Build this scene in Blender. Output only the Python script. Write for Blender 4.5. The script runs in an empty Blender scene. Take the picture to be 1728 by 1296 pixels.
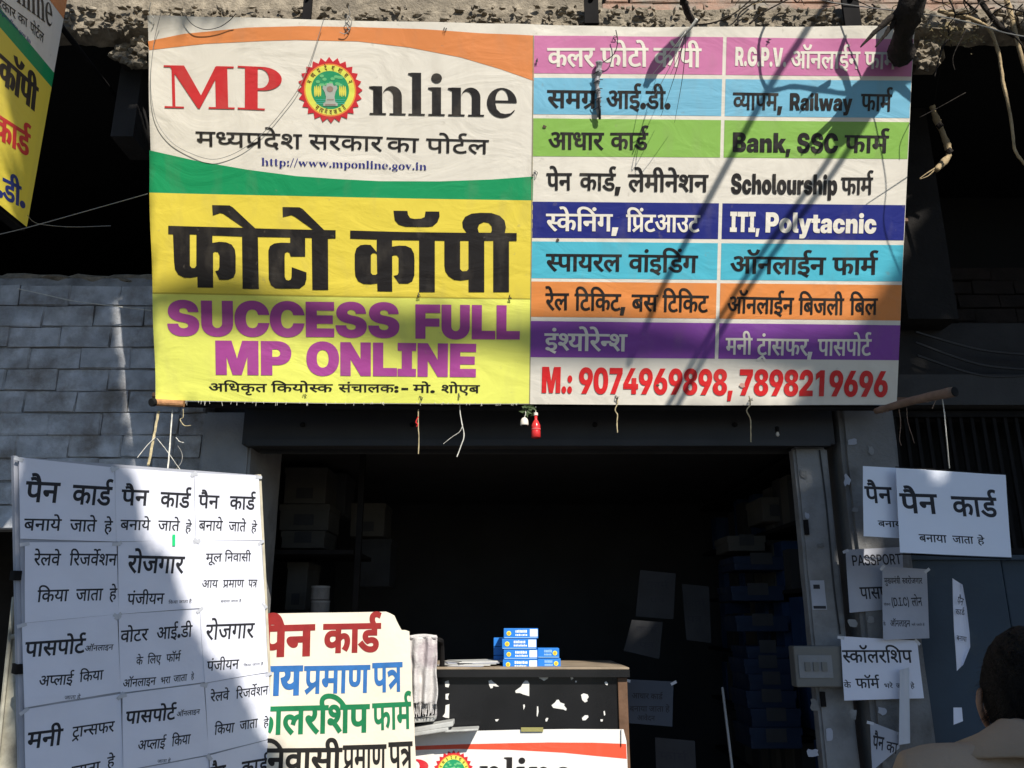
import bpy, bmesh, math, random
import numpy as np
from mathutils import Vector, Matrix, noise
from mathutils.geometry import delaunay_2d_cdt
R = math.radians
sc = bpy.context.scene
C = sc.collection
random.seed(7)

# ------------------------------------------------------------------ camera, sky, sun, exposure
TH = R(16.0)                      # the camera looks up at the hoarding
FPX = 1400.0                      # focal length in pixels of a 1728 px wide frame
CAM = Vector((0, 0, 1.6))
cd = bpy.data.cameras.new('camera'); cam = bpy.data.objects.new('camera', cd); C.objects.link(cam)
cam.location = CAM; cam.rotation_euler = (R(90) + TH, 0, 0)
cd.sensor_width = 36; cd.lens = 36 * FPX / 1728; cd.clip_end = 500; cd.clip_start = 0.05
sc.camera = cam
SUN_EL, SUN_AZ = R(38), R(25)     # sun in front of the facade, behind the camera and to its right
S = Vector((math.cos(SUN_EL) * math.sin(SUN_AZ), -math.cos(SUN_EL) * math.cos(SUN_AZ), math.sin(SUN_EL)))
w = bpy.data.worlds.new('World'); sc.world = w; w.use_nodes = True
nt = w.node_tree; nt.nodes.clear()
sky = nt.nodes.new('ShaderNodeTexSky'); sky.sky_type = 'NISHITA'; sky.sun_disc = False
sky.sun_elevation = SUN_EL; sky.sun_rotation = math.pi - SUN_AZ; sky.dust_density = .3; sky.ozone_density = 5
bg = nt.nodes.new('ShaderNodeBackground'); bg.inputs[1].default_value = 0.085
wo = nt.nodes.new('ShaderNodeOutputWorld')
nt.links.new(sky.outputs[0], bg.inputs[0]); nt.links.new(bg.outputs[0], wo.inputs[0])
sd = bpy.data.lights.new('sun', 'SUN'); sd.energy = 4.8; sd.angle = R(0.5); sd.color = (1.0, 0.95, 0.86)
so = bpy.data.objects.new('sun', sd); C.objects.link(so)
so.rotation_euler = S.to_track_quat('Z', 'Y').to_euler(); so.location = (3, -6, 9)
sc.view_settings.view_transform = 'Standard'; sc.view_settings.look = 'None'
sc.view_settings.exposure = 0.35; sc.view_settings.gamma = 1; sc.view_settings.use_curve_mapping = False
sc.cycles.max_bounces = 5; sc.cycles.diffuse_bounces = 3

# ------------------------------------------------------------------ helpers
def lin(c):
    return tuple(((v / 255) / 12.92 if v <= 10 else ((v / 255 + 0.055) / 1.055) ** 2.4) for v in c[:3])
def tint(c):                       # print colour as seen in warm sunlight -> base colour
    l = lin(c); return (min(.86, l[0] * .95), min(.86, l[1] * .98), min(.86, l[2] * 1.08))

def ray(px, py):
    u = (px - 864) / FPX; v = (648 - py) / FPX
    return Vector((u, math.cos(TH) - math.sin(TH) * v, math.sin(TH) + math.cos(TH) * v))
def at(px, py, Y):                 # the point of the plane y = Y seen at a given direction
    r = ray(px, py); return CAM + r * (Y / r.y)
def atx(px, py, X):
    r = ray(px, py); return CAM + r * (X / r.x)

def mat(name, col, rough=.7, var=.12, scale=6, bump=0, bscale=40, spec=.3, metal=0, col2=None, mix=(.45, .6), dscale=3, detail=6, world=False):
    m = bpy.data.materials.new(name); m.use_nodes = True; n = m.node_tree; b = n.nodes['Principled BSDF']
    tc = n.nodes.new('ShaderNodeNewGeometry') if world else n.nodes.new('ShaderNodeTexCoord'); key = 'Position' if world else 'Object'
    ns = n.nodes.new('ShaderNodeTexNoise'); ns.inputs['Scale'].default_value = scale; ns.inputs['Detail'].default_value = detail
    n.links.new(tc.outputs[key], ns.inputs['Vector'])
    rp = n.nodes.new('ShaderNodeValToRGB'); e = rp.color_ramp.elements
    e[0].position = .3; e[1].position = .7
    e[0].color = tuple(max(0, c * (1 - var)) for c in col) + (1,); e[1].color = tuple(min(1, c * (1 + var * .6)) for c in col) + (1,)
    n.links.new(ns.outputs[0], rp.inputs[0]); out = rp.outputs[0]
    if col2:
        n2 = n.nodes.new('ShaderNodeTexNoise'); n2.inputs['Scale'].default_value = dscale; n2.inputs['Detail'].default_value = 8; n2.inputs['Roughness'].default_value = .65
        mp = n.nodes.new('ShaderNodeMapping'); mp.inputs['Location'].default_value = (3.1, 1.7, 5.3); n.links.new(tc.outputs[key], mp.inputs[0]); n.links.new(mp.outputs[0], n2.inputs['Vector'])
        r2 = n.nodes.new('ShaderNodeValToRGB'); r2.color_ramp.elements[0].position = mix[0]; r2.color_ramp.elements[1].position = mix[1]
        n.links.new(n2.outputs[0], r2.inputs[0])
        mx = n.nodes.new('ShaderNodeMix'); mx.data_type = 'RGBA'
        n.links.new(r2.outputs[0], mx.inputs[0]); n.links.new(out, mx.inputs[6]); mx.inputs[7].default_value = tuple(col2) + (1,)
        out = mx.outputs[2]
    n.links.new(out, b.inputs['Base Color'])
    b.inputs['Roughness'].default_value = rough; b.inputs['Metallic'].default_value = metal
    b.inputs['Specular IOR Level'].default_value = spec
    if bump:
        n3 = n.nodes.new('ShaderNodeTexNoise'); n3.inputs['Scale'].default_value = bscale; n3.inputs['Detail'].default_value = 8; n3.inputs['Roughness'].default_value = .6
        n.links.new(tc.outputs[key], n3.inputs['Vector'])
        bp = n.nodes.new('ShaderNodeBump'); bp.inputs['Strength'].default_value = bump; bp.inputs['Distance'].default_value = .01
        n.links.new(n3.outputs[0], bp.inputs['Height']); n.links.new(bp.outputs[0], b.inputs['Normal'])
    return m

def vinyl(name, col, rough=.42, t=True):   # printed flex sheet: faint creases, dust streaks
    c = tint(col) if t else lin(col)
    m = bpy.data.materials.new(name); m.use_nodes = True; n = m.node_tree; b = n.nodes['Principled BSDF']
    tc = n.nodes.new('ShaderNodeTexCoord')
    mp = n.nodes.new('ShaderNodeMapping'); mp.inputs['Scale'].default_value = (9, 9, 1.3); n.links.new(tc.outputs['Object'], mp.inputs[0])
    ns = n.nodes.new('ShaderNodeTexNoise'); ns.inputs['Scale'].default_value = 1.6; ns.inputs['Detail'].default_value = 7; n.links.new(mp.outputs[0], ns.inputs['Vector'])
    sp = n.nodes.new('ShaderNodeTexNoise'); sp.inputs['Scale'].default_value = 30; sp.inputs['Detail'].default_value = 5; n.links.new(tc.outputs['Object'], sp.inputs['Vector'])
    r1 = n.nodes.new('ShaderNodeValToRGB'); r1.color_ramp.elements[0].position = .52; r1.color_ramp.elements[1].position = .80; r1.color_ramp.elements[1].color = (.38, .38, .38, 1); n.links.new(ns.outputs[0], r1.inputs[0])
    r2 = n.nodes.new('ShaderNodeValToRGB'); r2.color_ramp.elements[0].position = .68; r2.color_ramp.elements[1].position = .76; r2.color_ramp.elements[1].color = (.6, .6, .6, 1); n.links.new(sp.outputs[0], r2.inputs[0])
    ad = n.nodes.new('ShaderNodeMath'); ad.operation = 'MAXIMUM'; n.links.new(r1.outputs[0], ad.inputs[0]); n.links.new(r2.outputs[0], ad.inputs[1])
    mx = n.nodes.new('ShaderNodeMix'); mx.data_type = 'RGBA'; n.links.new(ad.outputs[0], mx.inputs[0])
    mx.inputs[6].default_value = c + (1,); mx.inputs[7].default_value = tuple(v * .55 + .12 * d for v, d in zip(c, (1, .85, .65))) + (1,)
    n.links.new(mx.outputs[2], b.inputs['Base Color'])
    b.inputs['Roughness'].default_value = rough; b.inputs['Specular IOR Level'].default_value = .35
    cr = n.nodes.new('ShaderNodeTexNoise'); cr.inputs['Scale'].default_value = 2.2; cr.inputs['Detail'].default_value = 5; cr.inputs['Distortion'].default_value = 1.2
    m2 = n.nodes.new('ShaderNodeMapping'); m2.inputs['Scale'].default_value = (1.6, 1, 3.2); n.links.new(tc.outputs['Object'], m2.inputs[0]); n.links.new(m2.outputs[0], cr.inputs['Vector'])
    bp = n.nodes.new('ShaderNodeBump'); bp.inputs['Strength'].default_value = .5; bp.inputs['Distance'].default_value = .012
    n.links.new(cr.outputs[0], bp.inputs['Height']); n.links.new(bp.outputs[0], b.inputs['Normal'])
    return m

MATS = {}
def V(col, **k):
    key = ('v', col, tuple(k.items()))
    if key not in MATS: MATS[key] = vinyl('print_%02x%02x%02x' % col, col, **k)
    return MATS[key]
def paper(name, col, var=.06, rough=.8): return mat(name, col, rough, var, 5, bump=.25, bscale=14, spec=.15, detail=3)

def tag(o, label=None, cat=None, group=None, kind=None):
    if label: o['label'] = label
    if cat: o['category'] = cat
    if group: o['group'] = group
    if kind: o['kind'] = kind
    return o
def thing(name, label, cat, loc, group=None):
    o = bpy.data.objects.new(name, None); o.empty_display_size = .05; C.objects.link(o); o.location = loc
    tag(o, label, cat, group); ORG[o.name] = Vector(loc); return o
ORG = {}
def part(name, vf, m, parent=None, org=None, smooth=False, kind=None):
    """vf = (world verts, faces); the mesh is stored relative to its thing's origin"""
    vs, fs = vf
    if parent is not None: o0 = ORG[parent.name]
    else: o0 = Vector(org) if org is not None else Vector((0, 0, 0))
    me = bpy.data.meshes.new(name); me.from_pydata([tuple(Vector(v) - o0) for v in vs], [], fs); me.update()
    if smooth: me.polygons.foreach_set('use_smooth', [True] * len(me.polygons))
    if m: me.materials.append(m)
    o = bpy.data.objects.new(name, me); C.objects.link(o)
    if parent is not None: o.parent = parent; ORG[o.name] = o0; 
    else: o.location = o0; ORG[o.name] = o0
    if kind: o['kind'] = kind
    return o
def bevel(o, wd=.004, seg=2):
    b = o.modifiers.new('bevel', 'BEVEL'); b.width = wd; b.segments = seg; b.limit_method = 'ANGLE'; return o
def join(*ms):
    V_, F_ = [], []
    for vs, fs in ms:
        k = len(V_); V_ += list(vs); F_ += [tuple(i + k for i in f) for f in fs]
    return V_, F_
def box(a, b):
    (x0, y0, z0), (x1, y1, z1) = a, b
    return [(x0, y0, z0), (x1, y0, z0), (x1, y1, z0), (x0, y1, z0), (x0, y0, z1), (x1, y0, z1), (x1, y1, z1), (x0, y1, z1)], \
        [(0, 3, 2, 1), (4, 5, 6, 7), (0, 1, 5, 4), (1, 2, 6, 5), (2, 3, 7, 6), (3, 0, 4, 7)]
def obox(c, ax, ay, az):           # oriented box: centre and three half-axis vectors
    c, ax, ay, az = map(Vector, (c, ax, ay, az))
    vs = [c + sx * ax + sy * ay + sz * az for sz in (-1, 1) for sx, sy in ((-1, -1), (1, -1), (1, 1), (-1, 1))]
    return vs, [(0, 3, 2, 1), (4, 5, 6, 7), (0, 1, 5, 4), (1, 2, 6, 5), (2, 3, 7, 6), (3, 0, 4, 7)]
def smoothpath(P, n=6):
    P = [Vector(p) for p in P]
    if len(P) < 3: return P
    out = []
    for i in range(len(P) - 1):
        p0 = P[max(0, i - 1)]; p1 = P[i]; p2 = P[i + 1]; p3 = P[min(len(P) - 1, i + 2)]
        for k in range(n):
            t = k / n
            out.append(.5 * ((2 * p1) + (p2 - p0) * t + (2 * p0 - 5 * p1 + 4 * p2 - p3) * t * t + (3 * p1 - p0 - 3 * p2 + p3) * t ** 3))
    out.append(P[-1]); return out
def tube(P, r, seg=8, smooth=6, rough=0, caps=True):
    Q = smoothpath(P, smooth); n = len(Q); rs = r if callable(r) else None
    vs, fs = [], []; up = Vector((.13, .31, .94))
    for i, p in enumerate(Q):
        t = (Q[min(n - 1, i + 1)] - Q[max(0, i - 1)]); t = t.normalized() if t.length > 1e-9 else Vector((0, 0, 1))
        a = t.cross(up); a = a.normalized() if a.length > 1e-4 else t.cross(Vector((1, 0, 0))).normalized(); b = t.cross(a)
        if i and (a.dot(pa) < 0): a = -a; b = -b
        pa = a
        rr = rs(i / max(1, n - 1)) if rs else (r[0] + (r[1] - r[0]) * i / max(1, n - 1) if isinstance(r, tuple) else r)
        for k in range(seg):
            an = 2 * math.pi * k / seg; q = rr
            if rough: q *= 1 + rough * noise.noise(Vector((math.cos(an) * 1.5, math.sin(an) * 1.5, i * .7)) + p * 9)
            vs.append(p + (a * math.cos(an) + b * math.sin(an)) * q)
    for i in range(n - 1):
        for k in range(seg):
            fs.append((i * seg + k, i * seg + (k + 1) % seg, (i + 1) * seg + (k + 1) % seg, (i + 1) * seg + k))
    if caps: fs.append(tuple(range(seg))[::-1]); fs.append(tuple((n - 1) * seg + k for k in range(seg)))
    return vs, fs
def lathe(prof, c, seg=20, axis=Vector((0, 0, 1))):
    vs, fs = [], []; q = Vector((0, 0, 1)).rotation_difference(axis)
    for r, z in prof:
        for k in range(seg): vs.append(Vector(c) + q @ Vector((r * math.cos(2 * math.pi * k / seg), r * math.sin(2 * math.pi * k / seg), z)))
    for i in range(len(prof) - 1):
        for k in range(seg): fs.append((i * seg + k, i * seg + (k + 1) % seg, (i + 1) * seg + (k + 1) % seg, (i + 1) * seg + k))
    fs.append(tuple(range(seg))[::-1]); fs.append(tuple((len(prof) - 1) * seg + k for k in range(seg)))
    return vs, fs
def rock(c, s, seed=0, sub=2, amp=.35, f=1.3):
    bm = bmesh.new(); bmesh.ops.create_icosphere(bm, subdivisions=sub, radius=1)
    off = Vector((seed * 3.7, seed * 1.3, seed * 2.1))
    for v in bm.verts:
        d = 1 + amp * noise.noise(v.co * f + off) + amp * .5 * noise.noise(v.co * f * 2.7 + off)
        v.co = Vector((v.co.x * s[0], v.co.y * s[1], v.co.z * s[2])) * d + Vector(c)
    bm.verts.index_update()
    r = [v.co.copy() for v in bm.verts], [tuple(v.index for v in f.verts) for f in bm.faces]; bm.free(); return r

# ------------------------------------------------------------------ lettering
# outlines of the letters used on the signs
GL = {
 'D9': '470,218 470,148q 379,80q 312,80 226,80q 92,208q 29,356 100,382 143,276q 243,153q 305,153 343,153q 391,188q 391,227 391,264q 350,322q 318,347 291,342q 260,341 255,411 323,413q 380,457q 380,494 380,530q 333,562q 302,562 265,562q 205,542q 171,525 146,594 172,608q 249,632q 298,632 376,632q 459,554q 459,495 459,417q 392,375 403,365q 412,355 450,350q 486,350 518,350q 568,356q 594,363 594,551 521,551 521,622 779,622 779,551 675,551 675,0 594,0 594,290 570,284q 524,279q 498,279 481,279q 455,282 470,252q',
 'D608': '89,551 0,551 0,622 80,622 68,644q 53,693q 53,723 53,802q 175,896q 277,896 381,896q 556,826q 700,700q 756,615 671,615 501,824q 297,824 220,824q 134,765q 134,712 134,683q 153,639q 165,622 273,622 273,551 170,551 170,0 89,0',
 'D43': '630,551 526,551 526,0 445,0 445,150 414,130q 341,103q 283,103 206,103q 111,184q 111,251 111,278q 129,328q 148,348 101,366q 42,437q 42,493 42,553q 124,632q 187,632 240,632q 311,576q 311,531 311,484q 271,443 210,482 221,492q 230,515q 230,526 230,541q 210,568q 184,568 156,568q 116,524q 116,489 116,457q 147,418q 196,400q 223,397 253,405q 288,405 299,405q 326,403q 333,402 326,332 320,333q 303,333q 298,333 248,333q 191,292q 191,254 191,213q 248,173q 292,173 345,173q 419,216q 445,245 445,551 383,551 383,622 630,622',
 'D25': '777,551 452,551 452,349 500,399q 569,399 634,399q 716,316q 716,239 716,193q 686,89q 651,39 579,80 604,112q 636,196q 636,237 636,284q 597,330q 562,330 508,330q 452,258 452,0 371,0 371,174 347,154q 276,118q 226,118 179,118q 96,156q 46,233q 46,290 46,370q 156,464q 244,464 267,464q 324,457q 339,454 333,381 317,385q 268,391q 249,391 191,391q 127,339q 127,292 127,239q 188,188q 228,188 272,188q 341,230q 371,260 371,551 0,551 0,622 777,622',
 'D71': '27,-233 2,-246q -65,-268q -106,-268 -181,-268q -266,-189q -266,-126 -266,-70q -177,13q -89,18 -82,-48 -140,-55q -192,-99q -192,-132 -192,-166q -142,-197q -111,-197 -79,-197q -32,-182q 2,-164',
 'D40': '481,551 481,0 400,0 400,328 291,328 230,328q 169,316q 150,299 126,280q 126,237 126,188q 200,97q 271,40 217,-12 171,28q 92,108q 45,194q 45,242 45,277q 72,333q 93,351 122,376q 204,399q 272,399 400,399 400,551 0,551 0,622 584,622 584,551',
 'D203': '160,551 160,369 160,328q 166,280q 179,251q 190,240 213,217q 263,217 304,217q 375,257q 400,282 436,214 396,186q 313,146q 254,146 214,146q 149,173q 128,194 103,221q 79,294q 79,358 79,551 0,551 0,622 322,622 322,551',
 'D54': '0,551 0,622 693,622 693,551 589,551 589,0 508,0 508,355 502,356q 494,356 470,356q 420,332q 374,269q 356,208 279,232 291,278q 311,313 287,331q 239,353q 209,353 169,353q 126,307q 126,271 126,233q 169,164q 251,89q 309,40 255,-12 197,38q 101,129q 45,222q 45,275 45,328q 94,395q 168,426q 204,426 248,426q 321,397q 354,370 412,426q 499,426 504,426q 508,426 508,551',
 'D66': '170,551 170,0 89,0 89,551 0,551 0,622 273,622 273,551',
 'D12': '271,222 242,222q 184,208q 161,197 114,225q 50,301q 50,352 50,380q 70,420q 87,433 110,450q 172,465q 221,465 314,465 314,551 0,551 0,622 505,622 505,551 395,551 395,394 211,394 180,394q 154,388q 145,381 130,369q 130,347 130,323q 158,290q 174,277 220,294q 275,294 349,294q 447,219q 447,154 447,89q 364,14q 289,4 318,-8q 381,-30q 415,-40 382,-110 325,-84q 221,-27q 176,1 117,4q 48,33q 48,65 48,87q 75,116q 101,116 121,116q 164,95q 194,70 208,68q 219,68 289,68q 366,109q 366,153 366,186q 317,222q/293,615 272,650q 243,726q 243,762 243,829q 332,896q 398,896 430,896q 484,883q 504,872 482,806 465,815q 427,827q 405,827 365,827q 323,782q 323,747 323,714q 350,651q 375,615',
 'D10': '470,218 470,148q 379,80q 312,80 226,80q 92,208q 29,356 100,382 143,276q 243,153q 305,153 343,153q 391,188q 391,227 391,264q 350,322q 318,347 291,342q 260,341 255,411 323,413q 380,457q 380,494 380,530q 333,562q 302,562 265,562q 205,542q 171,525 146,594 172,608q 249,632q 298,632 376,632q 459,554q 459,495 459,417q 392,375 403,365q 412,355 450,350q 486,350 518,350q 568,356q 594,363 594,551 521,551 521,622 1038,622 1038,551 934,551 934,0 853,0 853,551 675,551 675,0 594,0 594,290 570,284q 524,279q 498,279 481,279q 455,282 470,252q',
 'K.': '134,-9 92,-9q 33,50q 33,92 33,134q 92,194q 134,194 176,194q 236,134q 236,92 236,50q 176,-9q',
 'D37': '358,222 329,222q 271,208q 248,197 201,225q 137,301q 137,352 137,380q 157,420q 174,433 197,450q 259,465q 308,465 401,465 401,551 0,551 0,622 592,622 592,551 482,551 482,394 298,394 267,394q 241,388q 232,381 217,369q 217,347 217,323q 245,290q 261,277 307,294q 362,294 436,294q 534,219q 534,154 534,87q 436,0q 337,0 239,0q 84,88q 25,158 86,207 143,139q 262,74q 337,74 453,74q 453,152 453,187q 404,222q',
 'D68': '-185,615 -202,650q -220,714q -220,748 -220,813q -136,896q -61,896 -1,896q 79,839q 137,718q 163,622 273,622 273,551 170,551 170,0 89,0 89,551 0,551 0,622 87,622 59,726q -2,825q -57,825 -97,825q -139,776q -139,733 -139,699q -119,644q -105,615',
 'D52': '395,42 341,-12 282,37q 178,137q 98,225q 75,256 53,287q 40,323q 40,340 40,359q 70,393q 104,393 129,393q 166,370q 181,349 220,369q 256,429q 256,468 256,491q 246,536q 239,551 0,551 0,622 424,622 424,551 320,551 336,516q 336,458 336,403q 292,327q 216,274q 167,254 212,202q 331,91q',
 'D181': '-190,615 -211,650q -240,726q -240,762 -240,829q -151,896q -85,896 -53,896q 1,883q 21,872 -1,806 -18,815q -56,827q -78,827 -118,827q -160,782q -160,747 -160,714q -133,651q -108,615',
 'D51': '595,622 595,551 491,551 491,0 410,0 410,179 382,161q 304,132q 253,132 163,132q 52,253q 38,353 100,366q 160,413q 160,457 160,485q 137,533q 123,551 0,551 0,622/129,301 149,252q 210,203q 259,203 309,203q 383,245q 410,274 410,551 211,551 240,499q 240,445 240,337q',
 'D57': '571,551 467,551 467,0 387,0 387,165 361,147q 286,118q 233,118 179,118q 95,160q 46,235q 46,286 46,372q 161,464q 255,464 268,464q 307,461q 344,457q 354,454 349,381 330,385q 282,391q 259,391 197,391q 127,337q 127,287 127,236q 190,188q 235,188 287,188q 362,233q 387,260 387,551 0,551 0,622 571,622',
 'D75': '-169,615 -190,694q -231,785q -281,823q -315,823 -337,823q -371,814q -385,809 -409,882 -370,896q -318,896 -264,896q -185,845q -122,722q -94,615',
 'D42': '413,-58 392,-24q 354,46q 342,73 330,71q 302,68q 287,68 245,68q 160,89q 89,136q 46,215q 46,272 46,316q 77,379q 102,401 135,430q 231,456q 290,456 295,456 295,551 0,551 0,622 534,622 534,551 376,551 376,385 327,385 269,385q 198,371q 173,355 151,340q 126,294q 126,262 126,209q 205,140q 287,140 293,140q 305,140q 312,141 306,161q 306,176 306,211q 348,240q 373,240 416,240q 461,191q 461,162 461,130q 432,95q 410,86 422,62q 455,11q 480,-24',
 'D44': '0,622 569,622 569,551 466,551 466,0 385,0 385,298 204,298 204,244 204,216q 176,188q 153,188 129,188q 75,230q 37,290q 37,318 37,341q 64,369q 98,369 385,369 385,551 0,551',
 'D11': '271,222 242,222q 184,208q 161,197 114,225q 50,301q 50,352 50,380q 70,420q 87,433 110,450q 172,465q 221,465 314,465 314,551 0,551 0,622 505,622 505,551 395,551 395,394 211,394 180,394q 154,388q 145,381 130,369q 130,347 130,323q 158,290q 174,277 220,294q 275,294 349,294q 447,219q 447,154 447,89q 364,14q 289,4 318,-8q 381,-30q 415,-40 382,-110 325,-84q 221,-27q 176,1 117,4q 48,33q 48,65 48,87q 75,116q 101,116 121,116q 164,95q 194,70 208,68q 219,68 289,68q 366,109q 366,153 366,186q 317,222q',
 'D6': '-185,772 -185,796q -152,830q -130,830 -107,830q -75,796q -75,772 -75,748q -107,714q -130,714 -152,714q -185,748q',
 'D213': '122,189 87,189q 40,224q 40,255 40,284q 76,314q 104,314 122,314q 161,299q 191,276 241,292q 305,378q 305,443 305,499q 246,566q 199,566 168,566q 138,539q 138,516 138,501q 157,466q 214,442q 270,440 253,370 159,376q 66,459q 66,517 66,568q 137,632q 204,632 251,632q 333,589q 384,504q 384,440 384,371q 315,254q 254,221 299,182q 383,87q 414,43 350,-1 299,71q 216,164q 179,194 152,189q',
 'D79': '170,551 170,0 89,0 89,551 0,551 0,622 273,622 273,551/90,615 69,694q 28,785q -22,823q -56,823 -78,823q -112,814q -126,809 -150,882 -111,896q -59,896 -5,896q 74,845q 137,722q 165,615',
 'D546': '205,298 205,244 205,216q 176,188q 153,188 129,188q 75,230q 37,290q 37,318 37,341q 64,369q 98,369 385,369 385,307 399,314q 419,314 437,314q 476,299q 506,276 556,292q 620,378q 620,443 620,499q 561,566q 514,566 483,566q 453,539q 453,516 453,501q 472,466q 529,442q 585,440 568,370 474,376q 381,459q 381,517 381,568q 452,632q 519,632 566,632q 648,589q 699,504q 699,440 699,371q 630,254q 569,221 614,182q 698,87q 729,43 665,-1 614,71q 531,164q 494,194 467,189q 437,189 402,189q 355,224q 355,255 355,283q 372,298/0,622 331,622 331,551 0,551/906,551 906,0 825,0 825,551 736,551 736,622 1010,622 1010,551',
 'D21': '470,218 470,148q 379,80q 312,80 226,80q 92,208q 29,356 100,382 143,276q 243,153q 305,153 343,153q 391,188q 391,227 391,264q 350,322q 318,347 291,342q 260,341 255,411 323,413q 380,457q 380,494 380,530q 333,562q 302,562 265,562q 205,542q 171,525 146,594 172,608q 249,632q 298,632 376,632q 459,554q 459,495 459,417q 392,375 403,365q 412,355 450,350q 486,350 518,350q 568,356q 594,363 594,551 521,551 521,622 1038,622 1038,551 934,551 934,0 853,0 853,551 675,551 675,0 594,0 594,290 570,284q 524,279q 498,279 481,279q 455,282 470,252q/1063,863 1040,763q 933,680q 856,680 784,680q 676,769q 642,863 713,887 739,817q 806,749q 859,749 916,749q 971,822q 987,889',
 'K,': '20,-165 50,133 230,133 154,-165',
 'D607': '89,551 0,551 0,622 80,622 68,644q 53,694q 53,724 53,802q 169,896q 266,896 407,896q 625,743q 704,615 620,615 467,824q 283,824 213,824q 134,765q 134,714 134,684q 153,639q 165,622 273,622 273,551 170,551 170,0 89,0',
 'D32': '653,551 653,0 572,0 572,370 435,370 394,370q 378,373 414,343q 458,263q 458,218 458,172q 417,110q 350,80q 310,80 257,80q 161,141q 73,282q 31,401 102,426 148,292q 248,153q 306,153 338,153q 379,187q 379,227 379,271q 318,349q 273,377 302,441 572,441 572,551 0,551 0,622 757,622 757,551',
 'D61': '321,69 357,80q 403,116q 403,148 403,186q 345,229q 280,229 211,229q 138,172q 138,124 138,93q 161,35q 232,-36q 302,-89 248,-142 157,-71q 58,53q 58,130 58,168q 89,227q 115,248 96,266q 69,318q 69,352 69,380q 89,420q 106,433 129,450q 188,465q 229,465 361,465 361,551 0,551 0,622 546,622 546,551 442,551 442,394 230,394 199,394q 173,388q 164,381 149,369q 149,347 149,327q 169,296q 183,284 230,300q 284,300 353,300q 440,258q 481,191q 481,153 481,95q 413,19q 348,2',
 'D76': '-179,615 -206,655q -251,692q -294,703q -320,703 -340,703q -382,691q -402,682 -428,751 -405,761q -355,773q -326,773 -281,773q -211,730q -187,692 -183,694 -203,746q -241,803q -285,827q -316,827 -340,827q -372,819q -386,813 -409,882 -370,896q -318,896 -264,896q -185,845q -122,722q -94,615',
 'D215': '369,322 400,322q 450,327q 478,332 486,260 461,255q 409,251q 380,251 338,251q 245,266q 212,277 192,264q 167,253 208,201q 319,91q 380,42 326,-12 270,37q 171,137q 95,225q 73,256 51,287q 40,323q 40,340 40,359q 70,393q 104,393 129,393q 166,370q 181,350 202,369q 217,428q 217,458 217,488q 208,536q 201,551 0,551 0,622 403,622 403,551 281,551 288,534q 298,488q 298,458 298,416q 279,354q 262,333 314,322q',
 'D77': '170,551 170,0 89,0 89,551 0,551 0,622 273,622 273,551/298,863 275,763q 168,680q 91,680 19,680q -89,769q -123,863 -52,887 -26,817q 41,749q 94,749 151,749q 206,822q 222,889',
 'D46': '479,551 479,0 398,0 398,191 369,172q 301,146q 254,146 214,146q 149,173q 128,194 103,221q 79,294q 79,358 79,551 0,551 0,622 583,622 583,551/398,551 160,551 160,369 160,328q 166,280q 179,251q 190,240 213,217q 263,217 303,217q 373,255q 398,280',
 'D606': '89,551 0,551 0,622 82,622 68,647q 53,701q 53,731 53,805q 158,896q 249,896 374,896q 554,750q 621,615 540,615 479,721q 342,825q 262,825 202,825q 134,768q 134,720 134,690q 152,642q 165,622 273,622 273,551 170,551 170,0 89,0',
 'D35': '519,551 371,551 371,349 316,349 268,349q 204,333q 181,318 126,280q 126,215 126,167q 170,104q 241,74q 283,74 337,74q 413,99q 455,121 482,47 438,27q 339,0q 286,0 217,0q 108,52q 46,150q 46,220 46,285q 114,374q 225,420q 288,420 290,420 290,551 0,551 0,622 519,622',
 'D264': '519,551 371,551 371,349 316,349 268,349q 204,333q 181,318 126,280q 126,215 126,167q 170,104q 241,74q 283,74 337,74q 413,99q 455,121 482,47 438,27q 339,0q 286,0 217,0q 108,52q 46,150q 46,220 46,285q 114,374q 225,420q 288,420 290,420 290,551 0,551 0,622 519,622/31,-165 279,-12 319,-12 465,-192 406,-230 289,-85 78,-230',
 'D60': '587,551 587,0 506,0 506,266 477,257q 419,251q 380,251 338,251q 245,266q 212,277 192,264q 167,253 208,201q 319,91q 380,42 326,-12 270,37q 171,137q 95,225q 73,256 51,287q 40,323q 40,340 40,359q 70,393q 104,393 129,393q 166,370q 181,350 202,369q 217,428q 217,458 217,488q 208,536q 201,551 0,551 0,622 691,622 691,551/369,322 408,322q 472,330q 506,339 506,551 281,551 288,534q 298,488q 298,458 298,416q 279,354q 262,333 314,322q',
 'D47': '460,551 460,349 485,373q 543,399q 578,399 643,399q 725,316q 725,239 725,193q 695,89q 660,39 588,80 613,112q 645,196q 645,237 645,284q 605,330q 570,330 517,330q 460,257 460,0 379,0 379,193 355,174q 291,146q 248,146 208,146q 144,175q 125,197 100,226q 79,297q 79,354 79,551 0,551 0,622 786,622 786,551/160,551 160,360 160,305q 172,257q 188,240 208,217q 248,217 289,217q 353,251q 379,278 379,551',
 'D202': '0,622 373,622 373,551 0,551/204,298 204,244 204,216q 176,188q 153,188 129,188q 75,230q 37,290q 37,318 37,341q 64,369q 98,369 385,369 385,298',
 'D198': '0,622 363,622 363,551 0,551/45,242 45,277q 72,333q 93,351 122,376q 204,399q 272,399 380,399 380,328 291,328 230,328q 169,316q 150,299 126,280q 126,237 126,188q 200,97q 271,40 217,-12 171,28q 92,108q 45,194q',
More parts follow.
